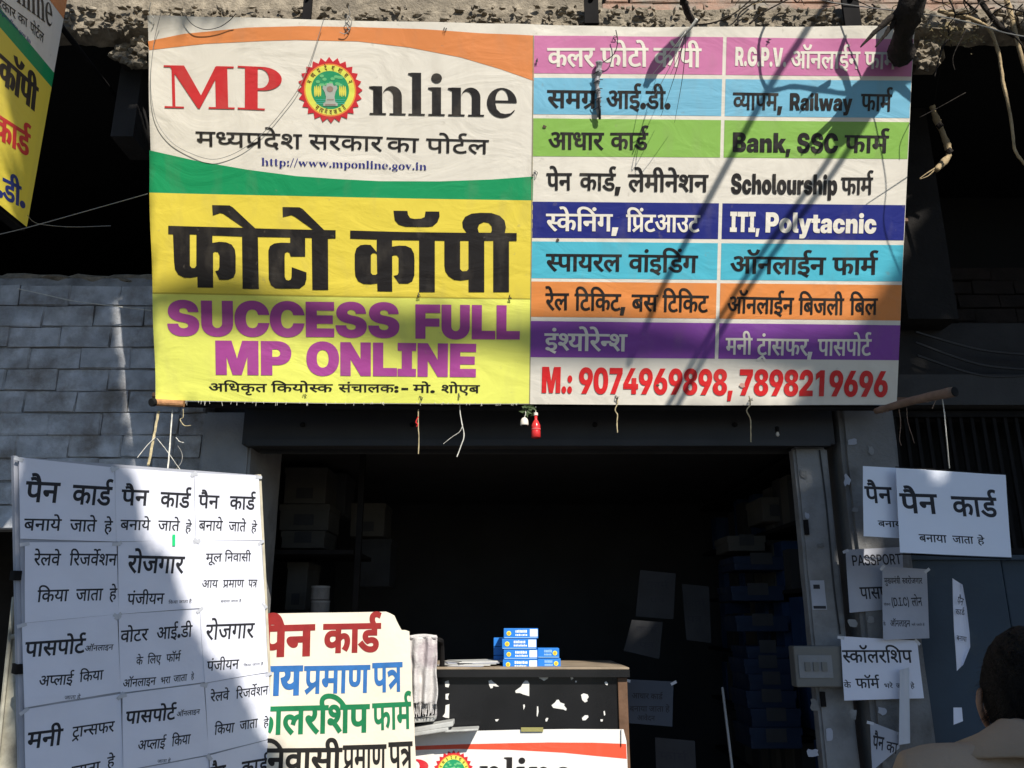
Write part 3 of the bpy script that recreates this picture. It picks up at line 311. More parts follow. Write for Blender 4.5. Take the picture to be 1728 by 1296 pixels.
SH = {
 'अधिकृत': 'D9,0,0 D608,764,0 D43,1023,0 D25,1638,0 D71,2179,0 D40,2400,0',
 'अप्लाई': 'D9,0,0 D203,764,0 D54,1072,0 D66,1750,0 D12,2009,0',
 'आई.डी': 'D10,0,0 D12,1023,0 K.,1514,0 D37,1783,0 D68,2360,0',
 'आई.डी.': 'D10,0,0 D12,1023,0 K.,1514,0 D37,1783,0 D68,2360,0 K.,2619,0',
 'आधार': 'D10,0,0 D43,1023,0 D66,1638,0 D52,1897,0',
 'आधार कार्ड': 'D10,0,0 D43,1023,0 D66,1638,0 D52,1897,0 D25,2566,0 D66,3328,0 D37,3587,0 D181,4158,0',
 'आय': 'D10,0,0 D51,1023,0',
 'आवेदन': 'D10,0,0 D57,1023,0 D75,1579,0 D42,1579,0 D44,2099,0',
 'इंश्योरेन्श': 'D11,0,0 D6,484,0 D213,491,0 D51,898,0 D79,1478,0 D52,1737,0 D75,2146,0 D546,2146,0',
 'ऑनलाइन': 'D21,0,0 D44,1023,0 D54,1578,0 D66,2256,0 D11,2515,0 D44,3006,0',
 'ऑनलाईन': 'D21,0,0 D44,1023,0 D54,1578,0 D66,2256,0 D12,2515,0 D44,3006,0',
 'कलर': 'D25,0,0 D54,762,0 D52,1440,0',
 'का': 'D25,0,0 D66,762,0',
 'कार्ड': 'D25,0,0 D66,762,0 D37,1021,0 D181,1592,0',
 'कार्ड,': 'D25,0,0 D66,762,0 D37,1021,0 D181,1592,0 Kcomma,1598,0',
 'किया': 'D607,0,0 D25,259,0 D51,1021,0 D66,1601,0',
 'किया जाता है': 'D607,0,0 D25,259,0 D51,1021,0 D66,1601,0 D32,2120,0 D66,2862,0 D40,3121,0 D66,3691,0 D61,4210,0 D76,4741,0',
 'कियोस्क': 'D607,0,0 D25,259,0 D51,1021,0 D79,1601,0 D215,1860,0 D25,2249,0',
 'के': 'D25,0,0 D75,541,0',
 'कॉपी': 'D25,0,0 D77,762,0 D46,1021,0 D68,1589,0',
 'ज': 'D32,0,0',
 'जाता': 'D32,0,0 D66,742,0 D40,1001,0 D66,1571,0',
 'जाता हे': 'D32,0,0 D66,742,0 D40,1001,0 D66,1571,0 D61,2090,0 D75,2621,0',
 'जाते': 'D32,0,0 D66,742,0 D40,1001,0 D75,1571,0',
 'टिकिट': 'D606,0,0 D35,259,0 D607,763,0 D25,1022,0 D35,1784,0',
 'टिकिट,': 'D606,0,0 D35,259,0 D607,763,0 D25,1022,0 D35,1784,0 Kcomma,2288,0',
 'ट्रांसफर,': 'D264,0,0 D66,504,0 D6,460,0 D60,763,0 D47,1439,0 D52,2210,0 Kcomma,2619,0',
 'ट्रान्सफर': 'D264,0,0 D66,504,0 D202,763,0 D60,1121,0 D47,1797,0 D52,2568,0',
 'ते': 'D40,0,0 D75,570,0',
 'त्य': 'D198,0,0 D51,349,0',
 'दे': 'D42,0,0 D75,465,0',
 'ध्य': 'D201,0,0 D51,362,0',
 'न': 'D44,0,0',
 'निवासी': 'D607,0,0 D44,259,0 D57,814,0 D66,1370,0 D60,1629,0 D68,2305,0',
 'पंजीयन': 'D46,0,0 D6,568,0 D32,568,0 D68,1310,0 D51,1569,0 D44,2149,0',
 'पत्र': 'D46,0,0 D269,568,0',
 'पासपोर्ट': 'D46,0,0 D66,568,0 D60,827,0 D46,1503,0 D79,2071,0 D35,2330,0 D181,2790,0',
 'पेन': 'D46,0,0 D75,568,0 D44,568,0',
 'पैन': 'D46,0,0 D76,568,0 D44,568,0',
 'पोर्टल': 'D46,0,0 D79,568,0 D35,827,0 D181,1287,0 D54,1331,0',
 'प्र': 'D274,0,0',
 'प्रमाण': 'D274,0,0 D50,568,0 D66,1166,0 D39,1425,0',
 'प्रिंटआउट': 'D619,0,0 D274,259,0 D35,827,0 D10,1331,0 D13,2354,0 D35,2902,0',
 'फार्म': 'D47,0,0 D66,771,0 D50,1030,0 D181,1628,0',
 'फॉर्म': 'D47,0,0 D77,771,0 D50,1030,0 D181,1628,0',
 'फोटो': 'D47,0,0 D79,771,0 D35,1030,0 D79,1534,0',
 'बनाया': 'D48,0,0 D44,571,0 D66,1126,0 D51,1385,0 D66,1965,0',
 'बनाया जाता हे': 'D48,0,0 D44,571,0 D66,1126,0 D51,1385,0 D66,1965,0 D32,2484,0 D66,3226,0 D40,3485,0 D66,4055,0 D61,4574,0 D75,5105,0',
 'बनाया जाता है': 'D48,0,0 D44,571,0 D66,1126,0 D51,1385,0 D66,1965,0 D32,2484,0 D66,3226,0 D40,3485,0 D66,4055,0 D61,4574,0 D76,5105,0',
 'बनाये': 'D48,0,0 D44,571,0 D66,1126,0 D51,1385,0 D75,1965,0',
 'बस': 'D48,0,0 D60,571,0',
 'बिजली': 'D607,0,0 D48,259,0 D32,830,0 D54,1572,0 D68,2250,0',
 'बिल': 'D607,0,0 D48,259,0 D54,830,0',
 'भरा': 'D49,0,0 D52,703,0 D66,1112,0',
 'भरे': 'D49,0,0 D52,703,0 D75,1112,0',
 'भरे जाते हे': 'D49,0,0 D52,703,0 D75,1112,0 D32,1372,0 D66,2114,0 D40,2373,0 D75,2943,0 D61,3203,0 D75,3734,0',
 'म': 'D50,0,0',
 'मध्यप्रदेश': 'D50,0,0 D201,598,0 D51,960,0 D274,1540,0 D42,2108,0 D75,2573,0 D58,2628,0',
 'मनी': 'D50,0,0 D44,598,0 D68,1153,0',
 'मुख्यमंत्री': 'D50,0,0 D69,598,0 D184,598,0 D51,1246,0 D50,1826,0 D6,2424,0 D269,2424,0 D68,2976,0',
 'मूल': 'D50,0,0 D70,598,0 D54,598,0',
 'मूलनिवासी': 'D50,0,0 D70,598,0 D54,598,0 D607,1276,0 D44,1535,0 D57,2090,0 D66,2646,0 D60,2905,0 D68,3581,0',
 'मे': 'D50,0,0 D75,598,0',
 'मो.': 'D50,0,0 D79,598,0 K.,857,0',
 'य': 'D51,0,0',
 'योजना': 'D51,0,0 D79,580,0 D32,839,0 D44,1581,0 D66,2136,0',
 'रिजर्वेशन': 'D605,0,0 D52,259,0 D32,668,0 D57,1410,0 D450,1966,0 D58,1966,0 D44,2646,0',
 'रेल': 'D52,0,0 D75,409,0 D54,409,0',
 'रेलवे': 'D52,0,0 D75,409,0 D54,409,0 D57,1087,0 D75,1643,0',
 'रोजगार': 'D52,0,0 D79,409,0 D32,668,0 D27,1410,0 D66,1973,0 D52,2232,0',
 'लिए': 'D609,0,0 D54,259,0 D19,937,0',
 'लेमीनेशन': 'D54,0,0 D75,678,0 D50,678,0 D68,1276,0 D44,1535,0 D75,2090,0 D58,2090,0 D44,2770,0',
 'लोन': 'D54,0,0 D79,678,0 D44,937,0',
 'व': 'D57,0,0',
 'वांइडिंग': 'D57,0,0 D66,556,0 D6,815,0 D11,815,0 D619,1306,0 D37,1565,0 D27,2142,0',
 'वोटर': 'D57,0,0 D79,556,0 D35,815,0 D52,1319,0',
 'व्यापम,': 'D557,0,0 D66,922,0 D46,1181,0 D50,1749,0 Kcomma,2347,0',
 'श': 'D58,0,0',
 'शा': 'D58,0,0 D66,680,0',
 'शोएब': 'D58,0,0 D79,680,0 D19,939,0 D48,1492,0',
 'स': 'D60,0,0',
 'संचालक:-': 'D60,0,0 D6,676,0 D30,676,0 D66,1310,0 D54,1569,0 D25,2247,0 K:,3009,0 K-,3278,0',
 'समग्र': 'D60,0,0 D50,676,0 D256,1274,0',
 'सरकार': 'D60,0,0 D52,676,0 D25,1085,0 D66,1847,0 D52,2106,0',
 'सरकार का': 'D60,0,0 D52,676,0 D25,1085,0 D66,1847,0 D52,2106,0 D25,2775,0 D66,3537,0',
 'स्कालरशिप': 'D215,0,0 D25,389,0 D66,1151,0 D54,1410,0 D52,2088,0 D609,2497,0 D58,2756,0 D46,3436,0',
 'स्केनिंग,': 'D215,0,0 D25,389,0 D75,930,0 D619,1151,0 D44,1410,0 D27,1965,0 Kcomma,2528,0',
 'स्कॉलरशिप': 'D215,0,0 D25,389,0 D77,1151,0 D54,1410,0 D52,2088,0 D609,2497,0 D58,2756,0 D46,3436,0',
 'स्पायरल': 'D570,0,0 D66,988,0 D51,1247,0 D52,1827,0 D54,2236,0',
 'स्वरोजगार': 'D215,0,0 D57,389,0 D52,945,0 D79,1354,0 D32,1613,0 D27,2355,0 D66,2918,0 D52,3177,0',
 'हे': 'D61,0,0 D75,531,0',
}
def contours(key):
    out = []
    for cs in GL[key].split('/'):
        pts = []
        for tk in cs.split():
            off = tk.endswith('q'); x, y = tk.rstrip('q').split(','); pts.append((float(x), float(y), not off))
        n = len(pts); poly = []
        # insert implied on-curve points
        full = []
        for i in range(n):
            a = pts[i]; b = pts[(i + 1) % n]; full.append(a)
            if not a[2] and not b[2]: full.append(((a[0] + b[0]) / 2, (a[1] + b[1]) / 2, True))
        k0 = next((i for i, p in enumerate(full) if p[2]), 0); full = full[k0:] + full[:k0]
        i = 0; m = len(full)
        while i < m:
            p = full[i]
            if p[2]: poly.append(p[:2]); i += 1
            else:
                a = poly[-1]; b = full[(i + 1) % m]
                for t in (.25, .5, .75):
                    poly.append(((1 - t) ** 2 * a[0] + 2 * t * (1 - t) * p[0] + t * t * b[0], (1 - t) ** 2 * a[1] + 2 * t * (1 - t) * p[1] + t * t * b[1]))
                i += 1
        out.append(poly)
    return out
def area(p): return sum(p[i][0] * p[(i + 1) % len(p)][1] - p[(i + 1) % len(p)][0] * p[i][1] for i in range(len(p))) / 2
def embolden(p, dx, dy):
    q = []; n = len(p)
    p = [p[i] for i in range(n) if abs(p[i][0] - p[i - 1][0]) + abs(p[i][1] - p[i - 1][1]) > .5]; n = len(p)
    if n < 3: return p
    for i in range(n):
        a, b, c = Vector(p[i - 1]), Vector(p[i]), Vector(p[(i + 1) % n])
        d1 = (b - a).normalized(); d2 = (c - b).normalized()
        n1 = Vector((-d1.y, d1.x)); n2 = Vector((-d2.y, d2.x)); m = n1 + n2
        if m.length < .2: m = n1
        else: m = m.normalized() / max(.5, m.normalized().dot(n1))
        q.append((b.x + m.x * dx, b.y + m.y * dy))
    return q
def outline(s, font, dx, dy):
    """positive and negative faces of a string, in font units"""
    pos, neg = [], []
    if font == 'D': seq = [t.split(',') for t in SH[s].split()]
    elif font == 'S':
        x = 0
        for ch in s:
            if ch == ' ': x += 260; continue
            P, N, adv = SERIF[ch]
            pos += [[(a + x, b) for a, b in p] for p in P]; neg += [[(a + x, b) for a, b in p] for p in N]; x += adv
        return pos, neg
    else:
        seq = []; x = 0
        for ch in s:
            if ch == ' ': x += 270; continue
            seq.append((font + ch, x, 0)); x += ADV[font + ch]
    for g, gx, gy in seq:
        gx = float(gx); gy = float(gy)
        for p in contours(g):
            a0 = area(p)
            if dx or dy: p = embolden(p, dx, dy)
            if len(p) < 3 or area(p) * a0 <= 0: continue
            p = [(a + gx, b + gy) for a, b in p]
            (pos if a0 < 0 else neg).append(p)
    return pos, neg
def cdt(pos, neg, steiner=()):
    """triangulate the area whose winding number is positive"""
    vs, es, A_, B_ = [], [], [], []
    for sg, ps in ((1, pos), (-1, neg)):
        for p in ps:
            if area(p) * sg < 0: p = p[::-1]
            k = len(vs); n = len(p); vs += [Vector((float(a), float(b))) for a, b in p]
            es += [(k + i, k + (i + 1) % n) for i in range(n)]; A_ += list(p); B_ += list(p[1:]) + [p[0]]
    vs += [Vector(s) for s in steiner]
    rv, re, rf, ov, oe, of = delaunay_2d_cdt(vs, es, [], 0, 1e-5)
    co = np.array([tuple(v) for v in rv]); tr = np.array([tuple(f) for f in rf if len(f) == 3]); c = co[tr].mean(axis=1)
    A = np.array(A_, float); B = np.array(B_, float); w_ = np.zeros(len(c), int)
    for i in range(0, len(c), 1500):
        x, y = c[i:i + 1500, 0:1], c[i:i + 1500, 1:2]
        side = (B[:, 0] - A[:, 0]) * (y - A[:, 1]) - (x - A[:, 0]) * (B[:, 1] - A[:, 1])
        w_[i:i + 1500] = ((A[:, 1] <= y) & (B[:, 1] > y) & (side > 0)).sum(1) - ((A[:, 1] > y) & (B[:, 1] <= y) & (side < 0)).sum(1)
    return rv, [tuple(int(q) for q in t) for t in tr[w_ > 0]]

class Frame:
    """a plane in the place: origin, two unit axes and the normal towards the street; warp bends it"""
    def __init__(s, O, ex, ey, warp=None, lay=.0008):
        s.O = Vector(O); s.ex = Vector(ex).normalized(); ey = Vector(ey); s.ey = (ey - s.ex * ey.dot(s.ex)).normalized(); s.n = s.ex.cross(s.ey)
        s.warp = warp; s.lay = lay; s.grid = .035 if warp else 0
    def uv(s, px, py):
        r = ray(px, py); t = (s.O - CAM).dot(s.n) / r.dot(s.n); p = CAM + r * t - s.O
        return Vector((p.dot(s.ex), p.dot(s.ey)))
    def P(s, u, v, h=0):
        if s.warp: h += s.warp(u, v)
        return s.O + s.ex * u + s.ey * v + s.n * h
    def print(s, name, pos, neg, m, parent, lay):
        if s.grid:                       # follow the bent sheet along the outlines too
            def cut(p):
                q = []
                for i in range(len(p)):
                    a, b = p[i], p[(i + 1) % len(p)]; n = max(1, int(math.hypot(b[0] - a[0], b[1] - a[1]) / s.grid))
                    q += [(a[0] + (b[0] - a[0]) * k / n, a[1] + (b[1] - a[1]) * k / n) for k in range(n)]
                return q
            pos = [cut(p) for p in pos]; neg = [cut(p) for p in neg]
        """a printed area: 2-d faces laid lay steps in front of the sheet"""
        st = []
        if s.grid:
            us = [a[0] for p in pos for a in p]; vv = [a[1] for p in pos for a in p]
            g = s.grid; i0, i1, j0, j1 = int(min(us) / g) - 1, int(max(us) / g) + 1, int(min(vv) / g) - 1, int(max(vv) / g) + 1
            st = [(i * g + .003, j * g + .002) for i in range(i0, i1 + 1) for j in range(j0, j1 + 1)]
        rv, fs = cdt(pos, neg, st)
        used = sorted({i for f in fs for i in f}); mp = {i: k for k, i in enumerate(used)}
        return part(name, ([s.P(rv[i][0], rv[i][1], lay * s.lay) for i in used], [tuple(mp[i] for i in f) for f in fs]), m, parent)
    def poly(s, name, pts, m, parent, lay=1):
        return s.print(name, [[tuple(s.uv(*p)) for p in pts]], [], m, parent, lay)
    def word(s, st, x0, b0, x1, b1, hh, m, parent, lay=3, font='D', bold=(14, 8), name='lettering', H=None):
        pos, neg = outline(st, font, *bold)
        xs = [a[0] for p in pos for a in p]; mn, mxx = min(xs), max(xs)
        H = H or {'D': 640., 'K': 728., 'R': 728., 'S': 680.}[font]
        A = s.uv(x0, b0); B = s.uv(x1, b1); U = (B - A) / (mxx - mn); k = (s.uv(x0, b0 - hh) - A).length / H
        W = Vector((-U.y, U.x)).normalized() * k
        f = lambda p: [tuple(A + U * (a - mn) + W * b) for a, b in p]
        return s.print(name, [f(p) for p in pos], [f(p) for p in neg], m, parent, lay)
def circ(cx, cy, rx, ry=None, n=24, a0=0, a1=360):
    ry = ry or rx; full = a1 - a0 == 360
    return [(cx + rx * math.cos(R(a0 + (a1 - a0) * i / (n if full else n - 1))), cy + ry * math.sin(R(a0 + (a1 - a0) * i / (n if full else n - 1)))) for i in range(n)]
def rc(x0, y0, x1, y1): return [(x0, y0), (x1, y0), (x1, y1), (x0, y1)]
def arch(x, xr, top=460):   # right part of an n: springs from the stem at x, comes down with its right side at xr
    w_ = 125; o = circ((x + xr) / 2 + 10, 300, (xr - x) / 2 - 10 + 0, top - 300, 14, 0, 165); i = circ((x + xr - w_) / 2 + 10, 290, (xr - w_ - x) / 2 - 10, top - 350, 14, 0, 165)
    return [rc(xr - w_, 0, xr, 305), o + i[::-1], rc(xr - w_ - 55, 0, xr + 55, 26)]
def stem(x, y1, wd=130, foot=True, flag=True):
    r = [rc(x, 0, x + wd, y1)]
    if foot: r.append(rc(x - 55, 0, x + wd + 55, 26))
    if flag: r.append([(x - 60, y1 - 28), (x + 5, y1 - 60), (x + 5, y1), (x - 60, y1 - 8)])
    return r
SERIF = {
    'M': ([rc(20, 634, 250, 660), rc(20, 0, 270, 26), rc(700, 634, 930, 660), rc(590, 0, 930, 26), rc(122, 10, 160, 650), rc(685, 10, 845, 650), [(90, 660), (285, 660), (520, 150), (450, 0)], [(450, 0), (475, 0), (735, 560), (735, 650), (690, 650), (430, 60)]], [], 960),
    'P': ([rc(20, 634, 330, 660), rc(20, 0, 360, 26), rc(110, 10, 270, 650), rc(200, 300, 330, 660) , circ(325, 480, 245, 180, 20, -90, 90)], [rc(270, 335, 300, 630), circ(299, 482, 110, 147, 16, -90, 90)], 620),
    'n': (stem(75, 455) + arch(190, 490), [], 565),
    'm': (stem(75, 455) + arch(190, 470) + arch(455, 745), [], 815),
    'l': (stem(75, 680), [], 290),
    'i': (stem(75, 455) + [circ(140, 600, 78)], [], 290),
    'h': (stem(75, 680) + arch(190, 490), [], 565),
    't': ([rc(90, 60, 215, 600), rc(20, 420, 320, 455), circ(210, 90, 110, 95, 16, 180, 330)], [], 340),
    'o': ([circ(250, 225, 225, 240, 28)], [circ(250, 225, 95, 205, 24)], 500),
    'e': ([circ(240, 225, 220, 240, 30)], [circ(240, 262, 95, 180, 20, 0, 180), [(140, 228), (480, 228), (480, 120), (420, 110), (370, 60), (290, 45), (220, 60), (165, 120)]], 480),
    'p': ([rc(75, -190, 205, 455), rc(15, -200, 270, -175), circ(290, 225, 220, 235, 24)], [circ(300, 225, 95, 195, 20)], 545),
    'v': ([rc(0, 430, 230, 455), rc(300, 430, 480, 455), [(40, 440), (180, 440), (290, 150), (245, 0)], [(245, 0), (275, 60), (420, 440), (380, 440), (240, 90)]], [], 480),
    'w': ([rc(0, 430, 220, 455), rc(560, 430, 730, 455), [(40, 440), (175, 440), (270, 140), (225, 0)], [(225, 0), (260, 60), (370, 400), (340, 440), (230, 120)], [(300, 440), (430, 440), (530, 140), (480, 0)], [(480, 0), (520, 60), (670, 440), (630, 440), (500, 110)]], [], 730),
    'g': ([circ(230, 290, 190, 165, 22), circ(230, -60, 210, 125, 22), rc(130, 60, 330, 130)], [circ(230, 290, 80, 135, 18), circ(230, -60, 120, 70, 18)], 470),
    ':': ([circ(130, 70, 75), circ(130, 390, 75)], [], 260), '.': ([circ(120, 70, 75)], [], 240), '/': ([[(0, -60), (60, -60), (290, 700), (230, 700)]], [], 290)}
SERIF['P'][0][2:] = [rc(110, 10, 270, 650), rc(200, 300, 325, 660), circ(325, 480, 245, 180, 20, -90, 90)]
# ------------------------------------------------------------------ materials
M = {
 'asphalt': mat('asphalt', (.055, .054, .052), .9, .3, 30, bump=.5, bscale=120),
 'wash': mat('whitewashed_brick', (.52, .53, .55), .9, .30, 11, bump=.8, bscale=40, col2=(.20, .18, .16), mix=(.44, .66), dscale=4, world=True),
 'mortar': mat('mortar', (.30, .30, .30), .95, .5, 9, bump=1, bscale=60),
 'plaster': mat('grey_plaster', (.19, .188, .185), .9, .25, 4, bump=.6, bscale=50, col2=(.07, .065, .06), mix=(.52, .75), dscale=3),
 'jamb': mat('white_plaster', (.25, .25, .25), .85, .15, 4, bump=.35, bscale=40, col2=(.13, .125, .12), mix=(.5, .8), dscale=5),
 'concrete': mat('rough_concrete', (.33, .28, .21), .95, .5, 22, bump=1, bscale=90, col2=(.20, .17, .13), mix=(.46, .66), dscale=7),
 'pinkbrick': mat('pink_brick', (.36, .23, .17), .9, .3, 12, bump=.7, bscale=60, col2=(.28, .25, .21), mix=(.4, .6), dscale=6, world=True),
 'dark': mat('shaded_dark_plaster', (.030, .028, .027), .95, .3, 5, bump=.4, bscale=30),  # loft and recess plaster: their shade is put into the base colour
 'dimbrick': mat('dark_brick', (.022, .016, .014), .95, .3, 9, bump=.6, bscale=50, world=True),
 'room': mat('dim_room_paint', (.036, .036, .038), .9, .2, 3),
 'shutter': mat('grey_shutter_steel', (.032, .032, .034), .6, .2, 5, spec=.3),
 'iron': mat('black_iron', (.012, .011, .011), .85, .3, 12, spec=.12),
 'bluepaint': mat('blue_steel_paint', (.024, .045, .070), .5, .25, 3, bump=.15, bscale=20, col2=(.045, .06, .065), mix=(.58, .75), dscale=4),
 'bark': mat('bark', (.028, .022, .018), .95, .4, 18, bump=1, bscale=70),
 'drywood': mat('dry_twig', (.40, .30, .17), .85, .3, 20, bump=.5, bscale=90),
 'bamboo': mat('bamboo_orange', (.50, .25, .11), .55, .25, 18, bump=.3, bscale=60, col2=(.25, .12, .06), mix=(.5, .7), dscale=30),
 'bamboogrey': mat('old_bamboo', (.22, .15, .11), .75, .3, 16, bump=.4, bscale=60),
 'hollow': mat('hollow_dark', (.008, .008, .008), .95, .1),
 'jute': mat('jute_string', (.48, .40, .24), .95, .25, 60),
 'string': mat('white_string', (.62, .60, .54), .9, .2, 60),
 'cable': mat('black_cable', (.02, .02, .022), .5, .2, spec=.4),
 'wire': mat('grey_wire', (.32, .31, .29), .45, .2, metal=.3),
 'leaf': mat('leaf', (.055, .085, .03), .6, .35, 3),
 'dryleaf': mat('dry_leaf', (.24, .19, .10), .85, .3, 8),
 'paper': paper('white_paper', (.76, .77, .86)),
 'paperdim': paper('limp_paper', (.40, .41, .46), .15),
 'laminate': mat('laminated_card', (.74, .77, .86), .3, .05, 3, spec=.5, bump=.2, bscale=9),
 'ink': mat('black_ink', (.022, .022, .028), .6, .2),
 'cream': paper('cream_chart_paper', (.80, .72, .58), .08),
 'red': mat('maroon_paint', (.30, .024, .022), .6, .15, 30), 'blue': mat('blue_paint', (.035, .155, .42), .6, .15, 30), 'green': mat('green_paint', (.012, .19, .07), .6, .15, 30), 'blackp': mat('black_paint', (.018, .016, .014), .6, .2, 30),
 'wood': mat('brown_wood', (.14, .075, .042), .6, .3, 14, bump=.3, bscale=40),
 'woodtop': mat('worn_ply', (.30, .235, .165), .7, .3, 10, bump=.3, bscale=50),
 'glassblack': mat('black_panel', (.012, .012, .013), .22, .3, 5, spec=.4),
 'paste': mat('torn_paper_scrap', (.72, .70, .66), .9, .12, 12),
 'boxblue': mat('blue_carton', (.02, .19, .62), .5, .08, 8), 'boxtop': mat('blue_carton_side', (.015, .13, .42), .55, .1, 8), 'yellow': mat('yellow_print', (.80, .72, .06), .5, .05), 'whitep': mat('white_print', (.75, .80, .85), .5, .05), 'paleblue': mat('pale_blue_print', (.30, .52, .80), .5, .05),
 'towel': mat('checked_towel', (.60, .57, .55), .95, .15, 25, bump=.6, bscale=160, col2=(.44, .38, .39), mix=(.5, .6), dscale=7),
 'news': mat('newsprint', (.42, .42, .40), .85, .25, 20),
 'skin': mat('skin', (.36, .19, .115), .55, .15, 8, spec=.3, bump=.1, bscale=80),
 'hair': mat('black_hair', (.006, .005, .005), .6, .3, 30, bump=1, bscale=160, spec=.15),
 'shirt': mat('khaki_shirt', (.36, .265, .185), .9, .12, 6, bump=.3, bscale=120), 'trouser': mat('dark_trousers', (.05, .05, .06), .9, .2, 6),
 'switch': mat('grey_switch_box', (.16, .155, .14), .5, .12, 6), 'bell': mat('pale_brass', (.72, .66, .58), .4, .1), 'redglass': mat('red_plastic', (.62, .03, .03), .25, .15, spec=.5),
 'carton': mat('dusty_carton', (.075, .07, .062), .9, .2, 6), 'bluefile': mat('blue_box_file', (.016, .042, .11), .6, .3, 6), 'tape': mat('silver_tape', (.35, .34, .36), .4, .5, 60),
 'sheetmetal': mat('dusty_sheet_metal', (.42, .40, .32), .45, .3, 6, bump=.2, bscale=20, col2=(.18, .16, .12), mix=(.5, .7), dscale=5),
 'darkblue': mat('faded_blue_carton', (.008, .018, .045), .7, .4, 6, col2=(.05, .05, .055), mix=(.5, .7), dscale=7), 'shadepaper': mat('shaded_paper', (.040, .040, .043), .9, .25, 6), 'pillarl': mat('pale_plaster', (.30, .30, .30), .9, .22, 4, bump=.6, bscale=50, col2=(.14, .13, .125), mix=(.52, .75), dscale=3), 'batten': mat('pale_batten', (.55, .50, .38), .7, .2, 20),  # paper for sheets and labels indoors has its shade put into the colour
 'greentape': mat('green_tape', (.02, .6, .2), .4, .1), 'pouch': mat('cloudy_plastic_film', (.55, .56, .60), .25, .1, 5, spec=.5),
}
YF = 3.8                            # the plane of the shop fronts
def X(px, py=850, Y=YF): return at(px, py, Y).x
def Z(py, Y=YF): return at(864, py, Y).z
def struct(name, vf, m, **k):
    o = part(name, vf, m, **k); o['kind'] = 'structure'; return o

# ------------------------------------------------------------------ the setting
struct('ground', ([(-60, -60, 0), (60, -60, 0), (60, 60, 0), (-60, 60, 0)], [(0, 1, 2, 3)]), M['asphalt'])
xl, xr = X(428, 740), X(1335, 750)              # the shop opening
zb = Z(757); ztop = 4.10                         # under the shutter box, under the slab
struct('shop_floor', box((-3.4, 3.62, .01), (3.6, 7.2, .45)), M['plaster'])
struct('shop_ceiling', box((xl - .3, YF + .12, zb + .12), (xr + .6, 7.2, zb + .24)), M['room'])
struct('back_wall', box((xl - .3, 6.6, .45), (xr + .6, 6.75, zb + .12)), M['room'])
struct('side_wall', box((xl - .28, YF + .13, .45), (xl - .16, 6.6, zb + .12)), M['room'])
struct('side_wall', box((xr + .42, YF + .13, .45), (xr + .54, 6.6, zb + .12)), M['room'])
# dark lofts either side of the hoarding
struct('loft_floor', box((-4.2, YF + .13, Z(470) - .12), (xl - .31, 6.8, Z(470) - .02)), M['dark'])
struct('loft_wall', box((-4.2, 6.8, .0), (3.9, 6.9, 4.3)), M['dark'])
struct('loft_ceiling', box((-4.3, 3.16, 4.085), (4.0, 6.9, 4.205)), M['hollow'])  # slab underside: its shade is put into a near black colour
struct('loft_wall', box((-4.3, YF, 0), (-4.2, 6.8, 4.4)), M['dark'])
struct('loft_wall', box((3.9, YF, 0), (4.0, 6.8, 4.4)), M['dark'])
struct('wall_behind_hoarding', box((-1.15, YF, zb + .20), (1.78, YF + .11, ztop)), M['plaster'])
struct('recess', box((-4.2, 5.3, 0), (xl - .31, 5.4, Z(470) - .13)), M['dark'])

# whitewashed brick wall, every brick laid on its own
def brickmesh(name, l, d, h, m, seed, amp=.0045):
    bm = bmesh.new(); bmesh.ops.create_cube(bm, size=1)
    for v in bm.verts: v.co = Vector((v.co.x * l, v.co.y * d, v.co.z * h))
    bmesh.ops.bevel(bm, geom=list(bm.edges), offset=.004, segments=1, affect='EDGES')
    rr = random.Random(seed)
    for v in bm.verts: v.co += Vector((rr.uniform(-amp, amp), rr.uniform(-amp, amp), rr.uniform(-amp, amp)))
    me = bpy.data.meshes.new(name); bm.to_mesh(me); bm.free(); me.materials.append(m); return me
def brickwall(th, x0, x1, z0, z1, y, l, h, m, nvar=9, skip=None, jit=.003, gap=.006):
    var = [brickmesh('brick', l - gap, .09, h - gap, m, k) for k in range(nvar)]; half = [brickmesh('brick', l / 2 - gap, .09, h - gap, m, 50 + k) for k in range(2)]
    r = 0; z = z0 + h / 2; o0 = ORG[th.name]
    while z < z1 - h * .3:
        x = x0 + (l / 2 if r % 2 else 0) + random.uniform(-.02, .02)
        if r % 2: 
            o = bpy.data.objects.new('brick', random.choice(half)); C.objects.link(o); o.parent = th; o.location = Vector((x0 + l / 4, y, z)) - o0
        while x < x1 - l * .4:
            last = x + l > x1 + .01
            me = random.choice(half if last else var); ll = l / 2 if last else l
            if not (skip and skip(x + ll / 2, z)):
                o = bpy.data.objects.new('brick', me); C.objects.link(o); o.parent = th
                o.location = Vector((x + ll / 2, y + random.uniform(-jit, jit) , z + random.uniform(-.002, .002))) - o0
                o.rotation_euler = (random.uniform(-.004, .004), random.uniform(-.016, .016), random.uniform(-.008, .008))
            x += ll
        z += h; r += 1
bw = thing('brick_wall', 'shaded whitewashed brick wall left of the shop, open loft above it', 'wall', (-2.3, YF, 0))
z0, z1 = Z(893), Z(470)
part('mortar', box((-4.2, YF - .002, z0), (X(340, 760) , YF + .12, z1)), M['mortar'], bw)
brickwall(bw, -3.4, X(340, 760) - .005, z0, z1, YF + .03, .245, .108, M['wash'])
part('coping', join(*[rock((x, YF + .06, z1 + .005), (.14, .07, .035), k, 2, .5, 2) for k, x in enumerate([-3.3 + i * .17 for i in range(13)])]), M['concrete'], bw)

